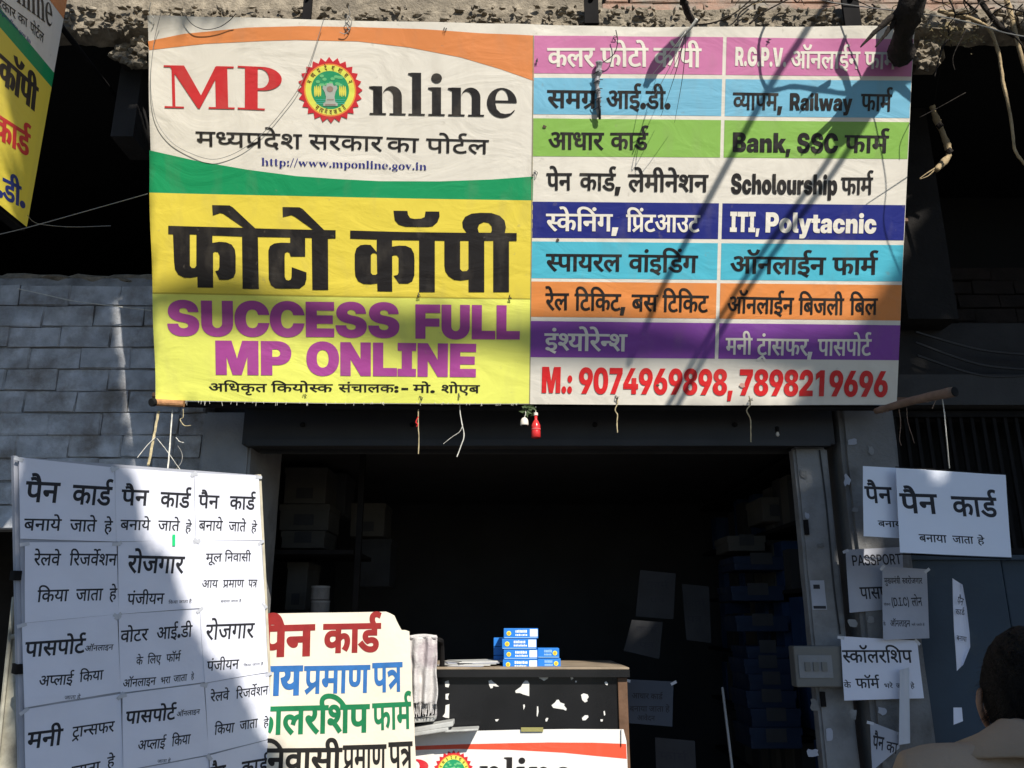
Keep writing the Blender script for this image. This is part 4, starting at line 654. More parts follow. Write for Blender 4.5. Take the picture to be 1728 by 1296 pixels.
def pillar(name, label, x0, x1, y0, y1, z1, m, bl=.012, rough=.004):
    bm = bmesh.new(); nx, nz = 8, 60
    vs, fs = box((x0, y0, 0), (x1, y1, z1))
    for v in vs: bm.verts.new(v)
    bm.verts.ensure_lookup_table()
    for f in fs: bm.faces.new([bm.verts[i] for i in f])
    bmesh.ops.bevel(bm, geom=list(bm.edges), offset=bl, segments=2, affect='EDGES')
    bmesh.ops.subdivide_edges(bm, edges=[e for e in bm.edges if e.calc_length() > .3], cuts=40, use_grid_fill=True)
    for v in bm.verts: v.co += noise.noise_vector(v.co * 5) * rough
    bm.verts.index_update()
    vf = [v.co.copy() for v in bm.verts], [tuple(v.index for v in f.verts) for f in bm.faces]; bm.free()
    o = part(name, vf, m, org=((x0 + x1) / 2, (y0 + y1) / 2, 0)); return tag(o, label, 'pillar')
pl = pillar('plaster_pillar', 'pale grey plaster pillar between brick wall and shop opening', X(340, 760) + .004, xl, YF - .03, YF + .5, zb + .17, M['pillarl'])
jm = pillar('door_jamb', 'white plaster jamb with switch box, right of the shop opening', xr - .01, X(1387, 750), YF - .06, YF + .02, zb - .003, M['jamb'])
cp = pillar('concrete_pillar', 'rough grey concrete pillar with pasted notices, right of the white jamb', X(1404, 750), X(1502, 800), YF - .12, YF + .4, ztop - .01, M['plaster'], .02, .005)
random.seed(12)
def oldscrap(parent, px, py, Y, w_, h_, m):
    c = at(px, py, Y); n = 11; pts = []
    for k in range(n):
        t = 2 * math.pi * k / n; r = random.uniform(.6, 1.1); pts.append(Vector((c.x + w_ * r * max(-.8, min(.8, math.cos(t))), c.y, c.z + h_ * r * max(-.8, min(.8, math.sin(t))))))
    vs = pts + [p + Vector((0, .0015, 0)) for p in pts]
    part('peeled_scrap', (vs, [tuple(range(n))[::-1], tuple(range(n, 2 * n))] + [(i, (i + 1) % n, (i + 1) % n + n, i + n) for i in range(n)]), m, parent)
for px, py, w_, h_ in ((1438, 745, .03, .02), (1470, 760, .018, .03), (1430, 810, .02, .035), (1443, 860, .02, .015), (1440, 1052, .03, .02), (1470, 1046, .022, .02), (1440, 1205, .02, .03), (1490, 1200, .025, .02)): oldscrap(cp, px, py, YF - .1255, w_, h_, M['paperdim'] if px % 3 else M['jamb'])
for px, py, w_, h_ in ((1355, 800, .02, .03), (1362, 870, .012, .02), (1385, 920, .02, .012), (1375, 1190, .025, .035), (1400, 1240, .02, .03), (1372, 1270, .03, .02)): oldscrap(jm, px, py, YF - .0655, w_, h_, M['plaster'] if px % 2 else M['paperdim'])
part('hinge', box((xr + .0, YF - .072, Z(905)), (xr + .02, YF - .0615, Z(880))), M['iron'], jm); part('hinge', box((xr + .0, YF - .072, Z(1190)), (xr + .02, YF - .0615, Z(1165))), M['iron'], jm)
part('stapled_cable', tube([(xr + .105, YF - .066, zb - .02), (xr + .11, YF - .066, 2.1), (xr + .106, YF - .066, 1.75), (xr + .112, YF - .066, 1.55)], .0035, 6, 6), M['cable'], jm)
sc_ = thing('shutter_box', 'dark grey rolling shutter housing over the shop opening', 'shutter', (0, YF, zb))
part('housing', box((xl - .02, YF - .10, zb), (X(1395, 750), YF + .1, zb + .165)), M['shutter'], sc_)
part('lower_lip', box((xl + .01, YF - .125, zb - .012), (X(1384, 750), YF - .104, zb + .018)), M['shutter'], sc_)
part('upper_lip', box((xl - .01, YF - .13, zb + .168), (X(1392, 750), YF + .09, zb + .19)), M['iron'], sc_)
part('slatted_curtain', join(*[box((xl + .03, YF + .02 , zb - .02 - .03 * k), (xr - .01, YF + .034 , zb + .004 - .03 * k)) for k in range(1)]), M['shutter'], sc_)
for px in (520, 700, 1000, 1230):
    part('bolt', lathe([(.012, 0), (.012, .006), (.006, .012)], (X(px, 720), YF - .101, zb + .09), 8, Vector((0, -1, 0))), M['iron'], sc_)

# projecting slab with a broken, rubbly edge
def slabmesh(x0, x1, prof, step=.014, amp=.015):
    vs, fs = [], []; n = int((x1 - x0) / step); m_ = len(prof)
    cy = sum(p[0] for p in prof) / m_; cz = sum(p[1] for p in prof) / m_
    for i in range(n + 1):
        x = x0 + (x1 - x0) * i / n
        for (y, z) in prof:
            p = Vector((x, y, z)); q = p * 1.0
            d = noise.noise(q * 7) * .5 + abs(noise.noise(q * 19)) * .7 + abs(noise.noise(q * 43)) * .45 - .35
            k = amp * (1.2 + noise.noise(Vector((x * 2, 0, 0))))
            out = Vector((0, y - cy, (z - cz) * 2.0)); out.normalize()
            vs.append(p + out * d * k + Vector((noise.noise(q * 31) * .006, 0, 0)))
    for i in range(n):
        for k in range(m_ - 1): fs.append((i * m_ + k, i * m_ + k + 1, (i + 1) * m_ + k + 1, (i + 1) * m_ + k))
    return vs, fs
zs0, zs1 = 4.075, 4.212
prof = [(3.17, zs0 + .03), (3.15, zs0), (3.11, zs0 + .004), (3.08, zs0 + .012)] + [(3.06, zs0 + .022 + .0125 * k) for k in range(9)] + [(3.08, zs1 - .006), (3.12, zs1), (3.3, zs1)]
sl = thing('concrete_slab', 'broken sunlit concrete slab edge running above the big hoarding', 'slab', (0, 3.1, 4.1))
part('slab_edge', slabmesh(-3.6, 3.6, prof), M['concrete'], sl)
random.seed(3)
part('rubble', join(*[rock((random.uniform(-3.2, 3.2), 3.035 + random.uniform(-.01, .03), random.uniform(zs0 - .012, zs1 - .02)), (random.uniform(.005, .022), random.uniform(.006, .016), random.uniform(.004, .016)), k, 1, .9, 1.9) for k in range(900)]), M['concrete'], sl, kind='stuff')
tv_ = [(at(px, py, 3.14), s_) for px, py, s_ in [(1556, 66, .04), (1566, 88, .045), (1560, 108, .035), (1578, 72, .04), (1550, 96, .035), (1574, 104, .03), (1552, 78, .04), (1586, 60, .03)]]
for k, (p, s_) in enumerate(tv_): part('stone', rock(p, (s_, s_ * .8, s_ * .9), k + 40, 3, .6, 2.2), M['concrete'], sl)
part('corner_block', join(obox(at(1564, 90, 3.24), (.045, 0, 0), (0, .06, 0), (0, 0, .07))), M['concrete'], sl)
struct('loft_partition', box((at(1500, 300, 3.62).x, 3.62, Z(560)), (at(1580, 300, 3.62).x, 3.779, 4.08)), mat('shaded_black_plaster', (.016, .014, .013), .95, .3, 6, bump=.6, bscale=40))  # stands in shade, which is put into its near black colour
# the lump of rubble and its bracket, left of the hoarding
pb = at(222, 88, 3.15)
rb = thing('rubble_lump', 'sunlit lump of broken concrete stones hanging beside the hoarding top left', 'rubble', pb)
for k in range(17):
    px, py = random.choice([(195, 93), (205, 82), (215, 95), (226, 100), (238, 98), (232, 78), (225, 88), (240, 84), (212, 103), (229, 70), (240, 68), (236, 108), (203, 97), (219, 80), (222, 108), (240, 92), (230, 92)][k:k + 1])
    s_ = random.uniform(.016, .030)
    part('stone', rock(at(px, py, 3.1 + random.uniform(0, .06)), (s_ * 1.2, s_, s_ * .85), k + 3, 2, .5, 1.7), M['concrete'], rb)
part('bracket', join(obox(at(232, 180, 3.35), (.05, 0, 0), (0, .1, 0), (0, 0, .22)), obox(at(245, 100, 3.3), (.06, 0, 0), (0, .16, 0), (0, 0, .10))), M['dark'], rb)
# pink brickwork above the slab
ub = thing('upper_brick_wall', 'pinkish brick wall just showing above the concrete slab', 'wall', (1, 3.16, 4.24))
part('mortar', box((-3.6, 3.205, 4.206), (3.6, 3.5, 4.9)), M['mortar'], ub)
brickwall(ub, .42, 3.0, 4.238, 4.46, 3.20, .23, .075, M['pinkbrick'], 4)
# concrete fill rubble left end (the wall above the slab is rendered there)
part('render_patch', slabmesh(-3.6, .40, [(3.3, 4.19), (3.1, 4.19), (3.085, 4.2)] + [(3.085, 4.21 + .02 * k) for k in range(12)] + [(3.3, 4.45)]), M['concrete'], ub)
# dark straps on the slab, the first two built in place of shadows
for k, (a, b, lab) in enumerate([(1420, 1449, 'short dark strap built as a shadow on the slab above the pink R.G.P.V. row'), (512, 527, 'thin dark strap built as a shadow on the slab above the round emblem'), (985, 1010, 'stubby dark strap on the slab above the first pink row')]):
    c = at((a + b) / 2, 8, 3.0); hw = (b - a) / 1400 * 3.4 / 2
    bo = thing('dark_strap', lab, 'bracket', c, 'dark straps on the slab')
    part('strap', obox(c + Vector((0, 0, -.02)), (hw, 0, 0), (0, .008, 0), (0, 0, .13 if k == 0 else .08)), M['iron'], bo)
    part('bolt', lathe([(hw * .35, 0), (hw * .35, .01), (hw * .2, .016)], c + Vector((0, -.009, .02)), 8, Vector((0, -1, 0))), M['iron'], bo)

# ------------------------------------------------------------------ right side: recess, beams, grille, blue shutter
xg0 = X(1504, 800)
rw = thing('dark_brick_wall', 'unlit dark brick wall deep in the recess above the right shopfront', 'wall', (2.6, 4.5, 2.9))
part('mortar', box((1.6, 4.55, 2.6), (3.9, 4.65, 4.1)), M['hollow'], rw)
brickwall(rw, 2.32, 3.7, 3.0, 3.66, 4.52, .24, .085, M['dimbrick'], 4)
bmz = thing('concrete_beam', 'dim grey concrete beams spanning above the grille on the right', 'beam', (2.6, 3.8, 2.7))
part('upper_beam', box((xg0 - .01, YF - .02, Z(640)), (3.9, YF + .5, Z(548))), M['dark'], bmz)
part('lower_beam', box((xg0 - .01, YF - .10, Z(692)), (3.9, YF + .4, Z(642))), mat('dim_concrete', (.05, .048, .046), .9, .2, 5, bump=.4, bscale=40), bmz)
for i, (a, b) in enumerate([((1545, 560), (1728, 600)), ((1545, 578), (1728, 625)), ((1548, 600), (1728, 632))]):
    p, q = at(a[0], a[1], 3.7), at(b[0] + 30, b[1], 3.7)
    o = part('sagging_cable', tube([p, (p + q) / 2 + Vector((0, 0, -.03 - .01 * i)), q], .006, 6), M['cable'], org=p)
    tag(o, ['highest of three black cables sagging across the dim beam on the right', 'middle one of three black cables sagging across the dim beam', 'lowest of three black cables sagging across the dim beam, just above the bamboo stub'][i], 'cable', 'cables across the dim beam')
gr = thing('window_grille', 'black iron window grille with upright bars behind the hanging card', 'grille', (2.5, YF, Z(930)))
part('grille_frame', join(box((xg0, YF - .03, Z(706)), (3.8, YF + .01, Z(696))), box((xg0, YF - .03, Z(936)), (3.8, YF + .01, Z(926)))), M['iron'], gr)
x = xg0 + .03
while x < 3.1:
    part('bar', box((x, YF - .02, Z(927)), (x + .016, YF - .004, Z(705))), M['iron'], gr); x += .052
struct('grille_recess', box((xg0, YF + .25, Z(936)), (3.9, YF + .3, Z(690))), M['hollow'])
bd = thing('steel_shutter', 'dark blue painted steel door panel below the grille', 'door', (2.5, YF, 0))
for k, (a, b) in enumerate([(0, .42), (.43, .86), (.87, 1.30)]):
    bevel(part('panel', box((xg0 + a + .002, YF - .04 + .02 * (k % 2), .3), (xg0 + b, YF + .01, Z(940))), M['bluepaint'], bd), .006)
part('rail', box((xg0, YF - .06, Z(946)), (3.8, YF - .041, Z(938))), M['bluepaint'], bd)
part('rail', box((xg0, YF - .06, Z(1262)), (3.8, YF - .041, Z(1254))), M['bluepaint'], bd)

# things on the jamb
sb = thing('switch_box', 'grey electric switch box fixed to the white jamb', 'switch box', at(1379, 1124, YF - .1))
c = at(1379, 1124, YF - .10)
bevel(part('case', obox(c, (.105, 0, 0), (0, .035, 0), (0, 0, .082)), M['switch'], sb), .006)
part('cover', obox(c + Vector((-.02, -.037, 0)), (.07, 0, 0), (0, .003, 0), (0, 0, .045)), M['jamb'], sb)
for k in (-1, 0, 1): part('switch', obox(c + Vector((-.02 + k * .035, -.043, 0)), (.011, 0, 0), (0, .004, 0), (0, 0, .018)), M['switch'], sb)
mt = thing('meter_card', 'small grey reading card pasted on the white jamb above the switch box', 'card', at(1381, 1004, YF - .07))
c = at(1381, 1004, YF - .064); part('card', obox(c, (.031, 0, 0), (0, .001, 0), (0, 0, .062)), M['paperdim'], mt)
part('printing', join(obox(c + Vector((-.005, -.002, .035)), (.014, 0, 0), (0, .0005, 0), (0, 0, .009)), obox(c + Vector((.0, -.002, -.052)), (.027, 0, 0), (0, .0005, 0), (0, 0, .006))), M['ink'], mt)

# ------------------------------------------------------------------ the big hoarding
P0 = Vector((-1.472, 2.810, 3.954)); P1 = Vector((1.700, 2.965, 3.976)); P3 = Vector((-1.492, 3.354, 2.489))
def bwarp(u, v):
    h = .005 * math.sin(u * 2.1 + .6) * math.sin(v * 2.0) + .0035 * noise.noise(Vector((u * 1.7, v * 2.6, 0)))
    b = max(0., -v - 1.25) / .3
    h += .0035 * b * math.sin(u * 9 + v * 6) * (1 if u < 1.6 else .4)
    e = max(0., .12 - u) / .12; h += .004 * e * math.sin(v * 14)
    t_ = max(0., v + .10) / .10; h += .0025 * t_ * math.sin(u * 14 + 2 * math.sin(u * 4))
    return h
BF = Frame(P0, P1 - P0, P0 - P3, bwarp, .0008)
hb = thing('hoarding', 'large sunlit flex hoarding for photocopies and online forms above the shop', 'sign', (P0 + P1) / 2)
HBP = {}
white = V((232, 222, 200)); 
UV = lambda x, y: tuple(BF.uv(x, y))
part_n = BF.poly('flex_sheet', [(249, 26), (420, 30), (600, 34.5), (760, 38), (900, 41), (1000, 44), (1100, 46), (1300, 45), (1543, 43), (1528, 372), (1513, 683), (1200, 684), (893, 682), (560, 681), (262, 676), (255, 350)], white, hb, 0)
# sheet thickness and hem
def edge_strip(pts, wd, m, name):
    vs, fs = [], []
    for (x, y) in pts:
        u, v = UV(x, y); vs += [BF.P(u, v, .0), BF.P(u, v, -wd)]
    fs = [(2 * i, 2 * i + 2, 2 * i + 3, 2 * i + 1) for i in range(len(pts) - 1)]
    return part(name, (vs, fs), m, hb)
orange = V((226, 138, 76)); greenp = V((22, 148, 88)); yel = V((234, 209, 74)); lemon = V((240, 238, 108)); blk = V((34, 30, 28)); redp = V((206, 50, 50)); navy = V((30, 42, 118)); wht = V((238, 228, 205)); mag = V((174, 76, 144)); linkb = V((40, 44, 120))
curve = lambda top, bot: top + bot[::-1]
BF.poly('orange_swoosh', curve([(249, 69), (312, 57), (417, 47), (510, 44), (600, 45), (708, 49), (812, 56), (901, 60)], [(251, 84), (347, 74), (451, 69), (500, 67.5), (604, 69.5), (691, 80), (778, 97), (845, 117), (901, 137)]), orange, hb)
BF.poly('green_swoosh', curve([(251, 253), (330, 271), (417, 286), (500, 297), (570, 302), (639, 305.5), (743, 306), (830, 303), (900, 298)], [(252, 325), (430, 329), (600, 333), (750, 336), (899, 338.5)]), greenp, hb)
BF.poly('yellow_field', [(252, 325), (430, 329), (600, 333), (750, 336), (899, 338.5), (896, 504), (600, 500), (257, 494)], yel, hb)
BF.poly('lemon_field', [(257, 494), (600, 500), (896, 504), (893, 681), (560, 680), (262.5, 675)], lemon, hb)
BF.poly('seam', [(257, 493), (600, 499), (896, 503), (896, 505), (600, 501.5), (257, 495.5)], V((196, 176, 60)), hb, 2)
BF.poly('seam', [(899.5, 60), (901, 60), (894.5, 682), (893, 682)], V((150, 140, 110)), hb, 2)
W = lambda s, x0, b0, x1, b1, hh, m=blk, **k: BF.word(s, x0, b0, x1, b1, hh, m, hb, **k)
W('M', 278, 182, 396, 184, 72, redp, font='S', bold=(0, 0), H=660); W('P', 401, 184, 475, 187, 73, redp, font='S', bold=(0, 0), H=660)
W('nline', 623, 193, 872, 198, 72, font='S', bold=(6, 2))
W('मध्यप्रदेश', 330, 246, 510, 251, 25, bold=(6, 6)); W('सरकार', 521, 251, 646, 255, 25, bold=(6, 6)); W('का', 652, 255, 707, 257, 24, bold=(6, 6)); W('पोर्टल', 719, 257, 825, 260, 24, bold=(6, 6))
W('http://www.mponline.gov.in', 441, 279, 720, 287, 13, linkb, font='S', bold=(14, 8))
W('SUCCESS', 283, 566, 674, 569.5, 59, mag, font='K', bold=(15, 6)); W('FULL', 701, 571, 877, 572.5, 57, mag, font='K', bold=(15, 6))
W('MP', 364, 632, 492, 633, 57, mag, font='K', bold=(15, 6)); W('ONLINE', 517, 633, 803, 636, 56, mag, font='K', bold=(15, 6))
W('अधिकृत', 352, 660, 451, 661, 13.5, bold=(16, 10)); W('कियोस्क', 458, 661, 562, 661.5, 13.5, bold=(16, 10)); W('संचालक:-', 571, 661.5, 689, 662, 13.5, bold=(16, 10)); W('मो.', 697, 662, 734, 662.5, 13.5, bold=(16, 10)); W('शोएब', 745, 662.5, 810, 663, 13.5, bold=(16, 10))
# the two heavy display words, drawn stroke by stroke
def Q(o, pts): return [(o[0] + x / 5.4, o[1] + y / 5.4) for x, y in pts]
def disp(pos, neg=()):
    return BF.print('lettering', [[UV(*p) for p in q] for q in pos], [[UV(*p) for p in q] for q in neg], blk, hb, 3)
a = (270, 330)
disp([Q(a, [(75, 275), (400, 283), (760, 292), (575, 165), (545, 157), (478, 180), (472, 85), (630, 88), (660, 105), (865, 297), (1100, 304), (1395, 311), (1225, 190), (1195, 177), (1118, 195), (1115, 103), (1270, 106), (1300, 122), (1495, 313), (1600, 315), (1600, 390), (1530, 392), (1533, 860), (1388, 860), (1382, 385), (1322, 383), (1322, 555), (1190, 555), (1178, 520), (1158, 512), (1138, 522), (1134, 560), (1136, 740), (1148, 768), (1170, 774), (1190, 765), (1198, 740), (1200, 652), (1334, 700), (1334, 760), (1320, 810), (1270, 848), (1100, 848), (1050, 845), (1010, 815), (990, 760), (986, 500), (1000, 460), (1040, 435), (1100, 428), (1185, 430), (1185, 380), (890, 375), (900, 852), (752, 850), (745, 372), (475, 362), (475, 430), (540, 420), (600, 425), (650, 445), (680, 490), (688, 550), (688, 700), (670, 745), (620, 768), (540, 768), (502, 688), (530, 680), (540, 650), (540, 545), (525, 515), (500, 510), (482, 520), (484, 840), (342, 838), (340, 738), (280, 750), (220, 748), (165, 720), (135, 670), (127, 600), (118, 352), (75, 350)])],
     [Q(a, [(270, 352), (330, 354), (330, 640), (315, 660), (290, 660), (272, 640)])])
a = (570, 330)
disp([Q(a, [(113, 318), (600, 332), (1175, 340), (1140, 290), (1135, 240), (1160, 195), (1220, 165), (1300, 158), (1400, 160), (1475, 185), (1520, 230), (1532, 290), (1522, 342), (1630, 342), (1630, 415), (1560, 415), (1560, 880), (1417, 880), (1417, 412), (1335, 412), (1335, 880), (1192, 880), (1192, 765), (1120, 775), (1060, 768), (1010, 735), (980, 690), (972, 640), (972, 412), (885, 410), (885, 880), (742, 880), (742, 408), (495, 405), (495, 465), (560, 456), (620, 458), (670, 480), (695, 530), (700, 590), (698, 730), (680, 780), (640, 802), (560, 802), (505, 725), (495, 728), (497, 875), (362, 872), (360, 800), (300, 808), (235, 805), (185, 780), (160, 730), (155, 660), (155, 530), (170, 480), (205, 452), (250, 446), (300, 450), (355, 515), (356, 400), (113, 392)]),
      Q(a, [(508, 138), (635, 140), (640, 175), (660, 205), (700, 213), (760, 210), (792, 195), (800, 145), (925, 146), (928, 190), (910, 240), (865, 280), (820, 286), (620, 284), (555, 265), (520, 225)])],
     [Q(a, [(1115, 412), (1192, 412), (1192, 670), (1175, 688), (1135, 690), (1115, 670)]), Q(a, [(1285, 338), (1275, 300), (1290, 262), (1330, 242), (1375, 250), (1402, 280), (1405, 315), (1395, 340)]), Q(a, [(302, 540), (318, 524), (340, 524), (357, 535), (360, 712), (345, 722), (318, 722), (302, 705)]), Q(a, [(496, 550), (515, 543), (540, 545), (555, 565), (555, 700), (545, 722), (515, 730), (497, 726)])])

# emblem: toothed red ring, yellow band with lettering, green field, capital
def emblem(fr, par, cx, cy, rad, wscale=1.0, ymax=1e9, lay=3, cream=None):
    c = fr.uv(cx, cy); r = (fr.uv(cx + rad, cy) - c).length; ax = (fr.uv(cx + rad, cy) - c).normalized(); ay = Vector((-ax.y, ax.x))
    T = lambda p: [tuple(c + ax * (a * r) + ay * (b * r)) for a, b in p]
    star = []
    for k in range(24):
        t = 2 * math.pi * k / 24; star += [(math.cos(t), math.sin(t)), (.86 * math.cos(t + math.pi / 24), .86 * math.sin(t + math.pi / 24))]
    fr.print('toothed_ring', [T(star)], [T(circ(0, 0, .80, n=40))], V((205, 44, 50)), par, lay)
    fr.print('orange_ring', [T(circ(0, 0, .80, n=40))], [T(circ(0, 0, .755, n=40))], V((235, 140, 60)), par, lay)
    fr.print('yellow_band', [T(circ(0, 0, .755, n=40))], [T(circ(0, 0, .58, n=40))], V((228, 226, 90)), par, lay)
    fr.print('green_field', [T(circ(0, 0, .58, n=36))], [], V((40, 150, 96)), par, lay)
    rr = random.Random(4)
    fr.print('tree_leaves', [T(circ(rr.uniform(-.42, .42), rr.uniform(.12, .45), .07, .05, 8)) for k in range(16)], [], V((110, 190, 120)), par, lay + 1)['kind'] = 'stuff'
    fr.print('grain_ears', [T(circ(sx * (.30 + .055 * k), -.02 - .02 * (k % 2), .028, .17, 10)) for sx in (-1, 1) for k in range(4)], [], V((226, 214, 84)), par, lay + 1)['kind'] = 'stuff'
    fr.print('water_lines', [T(rc(-.45, -.30 - .06 * k, .45, -.285 - .06 * k)) for k in range(3)], [], V((90, 190, 170)), par, lay + 1)['kind'] = 'stuff'
    cap = [(-.22, -.48), (.22, -.48), (.22, -.40), (.15, -.36), (.13, -.20), (.17, -.05), (.23, .05), (.20, .14), (.12, .12), (.08, .20), (-.08, .20), (-.12, .12), (-.20, .14), (-.23, .05), (-.17, -.05), (-.13, -.20), (-.15, -.36), (-.22, -.40)]
    fr.print('capital', [T(cap)], [], V((176, 178, 160)), par, lay + 2)
    fr.print('capital_relief', [T(circ(0, .03, .10, .09, 14)), T(rc(-.16, -.455, .16, -.425)), T(rc(-.11, -.30, .11, -.28))], [], V((158, 128, 112)), par, lay + 3)['kind'] = 'stuff'
    def ring(sylls, a0, a1, flip):
        P_, N_ = [], []
        for i, s in enumerate(sylls):
            t = R(a0 + (a1 - a0) * i / (len(sylls) - 1)); pos, neg = outline(s, 'D', 26, 22)
            xs = [a[0] for p in pos for a in p]; mid = (min(xs) + max(xs)) / 2; k = .13 / 640 * wscale
            er = Vector((math.cos(t), math.sin(t))); et = Vector((math.sin(t), -math.cos(t)))
            if flip: er, et = -er, -et
            rad0 = .605 if not flip else -.735
            f = lambda p: T([tuple(er * (rad0 + b * k) + et * ((a - mid) * k * .62)) for a, b in p])
            P_ += [f(p) for p in pos]; N_ += [f(p) for p in neg]
        fr.print('ring_lettering', P_, N_, V((110, 70, 30)), par, lay + 1)
    ring(['म', 'ध्य', 'प्र', 'दे', 'श', 'शा', 'स', 'न'], 158, 22, False); ring(['स', 'त्य', 'मे', 'व', 'ज', 'य', 'ते'], 232, 308, True)
emblem(BF, hb, 557, 152, 55)

# price-list side: rows of coloured bars
def rowband(y, x):                  # y tops measured at the left edge (x=901) and at x=1530
    return y[0] + (y[1] - y[0]) * (x - 901) / 629
def sidex(x_top, x_bot, y): return x_top + (x_bot - x_top) * (y - 60) / 620
rows = [((60, 66), (124, 129), (208, 122, 160)), ((131.6, 136), (193, 199), (124, 187, 206)), ((200, 206), (264, 268), (140, 184, 80)), ((340.5, 346), (401.5, 405.5), (34, 42, 118)), ((407.5, 413.5), (469.4, 475), (84, 185, 198)), ((475, 481), (534.5, 541), (232, 142, 72)), ((541.7, 549), (602.5, 608), (138, 74, 156))]
for t, b, col in rows:
    for xa, xb in (((901.5, 894.5), (1220, 1204)), ((1226, 1210), (1541, 1513))):
        def bx(e, y): return sidex(e[0], e[1], y)
        q = []
        for k in range(2):
            x = bx(xa, rowband(t, 900)) ; 
        tl, tr = bx(xa, t[0]), bx(xb, t[0]); bl, br = bx(xa, b[0]), bx(xb, b[0])
        BF.poly('coloured_row', [(tl, rowband(t, tl)), (tr, rowband(t, tr)), (br, rowband(b, br)), (bl, rowband(b, bl))], V(col), hb)
D = dict(bold=(26, 11))
for it in [('कलर', 923.6, 113, 1004, 113, 32, wht), ('फोटो', 1013, 113, 1094, 113, 32, wht), ('कॉपी', 1102, 113, 1183, 114, 32, wht), ('ऑनलाईन', 1334, 115, 1451, 116, 29, wht), ('फार्म', 1458, 116, 1512, 117, 29, wht),
    ('समग्र', 923, 182, 1007.6, 183, 30, blk), ('आई.डी.', 1022.6, 183, 1131, 184, 30, blk), ('व्यापम,', 1236, 185, 1320, 186, 29, blk), ('फार्म', 1452, 187, 1505, 188, 29, blk),
    ('आधार', 925, 252, 1019, 253, 29, blk), ('कार्ड', 1029.5, 253, 1094, 253, 29, blk), ('फार्म', 1424.5, 257, 1500, 258, 29.5, blk),
    ('पेन', 922, 321, 965, 321, 29, blk), ('कार्ड,', 977.5, 321, 1047, 322, 29, blk), ('लेमीनेशन', 1059, 323, 1195, 324, 29, blk), ('फार्म', 1419, 328, 1473.5, 328, 29, blk),
    ('स्केनिंग,', 921, 389.6, 1043, 390.5, 29, wht), ('प्रिंटआउट', 1055.6, 391, 1180.7, 392, 29, wht),
    ('स्पायरल', 921, 457, 1048.6, 458, 29, blk), ('वांइडिंग', 1059.7, 458, 1177, 460, 29, blk), ('ऑनलाईन', 1231.5, 461, 1393.6, 463, 29, blk), ('फार्म', 1404.5, 463, 1482, 463, 29, blk),
    ('रेल', 920, 523, 960, 523, 28.5, blk), ('टिकिट,', 969, 523.5, 1055, 524.5, 28.5, blk), ('बस', 1065, 525, 1110, 525.5, 28.5, blk), ('टिकिट', 1117, 526, 1195, 527, 28.5, blk), ('ऑनलाईन', 1226.5, 528, 1339, 530, 28, blk), ('बिजली', 1347, 530.5, 1424, 531, 28, blk), ('बिल', 1433.6, 531, 1481, 531, 28, blk),
    ('इंश्योरेन्श', 918, 591, 1058, 592.7, 29, wht), ('मनी', 1223.5, 598, 1269, 598, 28, wht), ('ट्रांसफर,', 1276, 599, 1370.7, 600, 28, wht), ('पासपोर्ट', 1379, 600, 1470, 600, 28, wht)]:
    W(*it, **D)
K = dict(font='K', bold=(8, 1))
for it in [('R.G.P.V.', 1240, 111.5, 1326, 113, 32, wht), ('Railway', 1332.6, 186, 1438, 187, 29, blk), ('Bank,', 1236, 256.5, 1334, 257.5, 33, blk), ('SSC', 1345, 258, 1414, 258.5, 33.5, blk), ('Scholourship', 1233, 327, 1412.5, 328.5, 34, blk), ('ITI,', 1231, 391.5, 1281, 392, 34, wht), ('Polytacnic', 1291, 392.5, 1478.6, 394, 34, wht)]: W(*it, **K)
pr = V((222, 44, 44))
W('M.:', 914, 662.8, 965, 663.5, 44, pr, **K); W('9074969898,', 976.4, 664, 1236, 667, 44, pr, **K); W('7898219696', 1247, 667, 1497, 670, 44, pr, **K)
# timber frame and poles the sheet is lashed to
n_ = BF.n
def onb(x, y, h): u, v = UV(x, y); return BF.P(u, v, h)
for y0_, y1_ in ((34, 68), (350, 372), (668, 676)):
    part('rail', tube([onb(255, y0_, -.02), onb(1535, y1_, -.02)], .013, 8, 1), M['wood'], hb)
for x0_, x1_ in ((254, 266), (898, 892), (1535, 1506)):
    part('upright', tube([onb(x0_, 40, -.045), onb(x1_, 672, -.045)], .014, 8, 1), M['wood'], hb)
part('bottom_pole', tube([onb(300, 684, -.03), onb(700, 689, -.03), onb(1490, 690, -.03)], .012, 8, 2), M['iron'], hb)
part('pole_end', tube([onb(257, 678, .012), onb(312, 681, .012)], .0145, 12, 1), M['bamboo'], hb)
part('pole_mouth', lathe([(.0175, 0), (.018, .01), (.0165, .016)], onb(263, 678, .022) - n_ * .004, 14, (n_ + Vector((-.5, 0, 0))).normalized()), M['hollow'], hb)
part('frayed_edge', join(*[tube([onb(x, 676 + (x - 260) * .006, 0), onb(x + random.uniform(-2, 2), 680 + random.uniform(0, 5), .004)], .0009, 4, 2) for x in [random.uniform(262, 880) for _ in range(60)]]), M['string'], hb, kind='stuff')
# grommet puckers with dark ties
for x, y in [(587, 50), (752, 52), (1037, 62), (1297, 68), (707, 498), (861, 501), (1041, 672), (1266, 674), (515, 668), (712, 672), (777, 668), (903, 293), (904, 104)]:
    p = onb(x, y, .003)
    part('tie_knot', join(*[tube([p + Vector((random.uniform(-.01, .01), -.004, random.uniform(-.012, .012))) for _ in range(4)], .0013, 4, 3) for _ in range(2)]), M['cable'], hb)
# torn smudges
for x, y, s_ in [(918, 214, 4), (941, 405, 3.5), (1252, 650, 6), (1110, 650, 3)]:
    BF.poly('grime_mark', [(x + s_ * math.cos(t) * random.uniform(.5, 1.1), y + s_ * .8 * math.sin(t) * random.uniform(.5, 1.1)) for t in [k * .7 for k in range(9)]], V((96, 80, 62)) if s_ < 5 else V((206, 160, 140)), hb, 5)
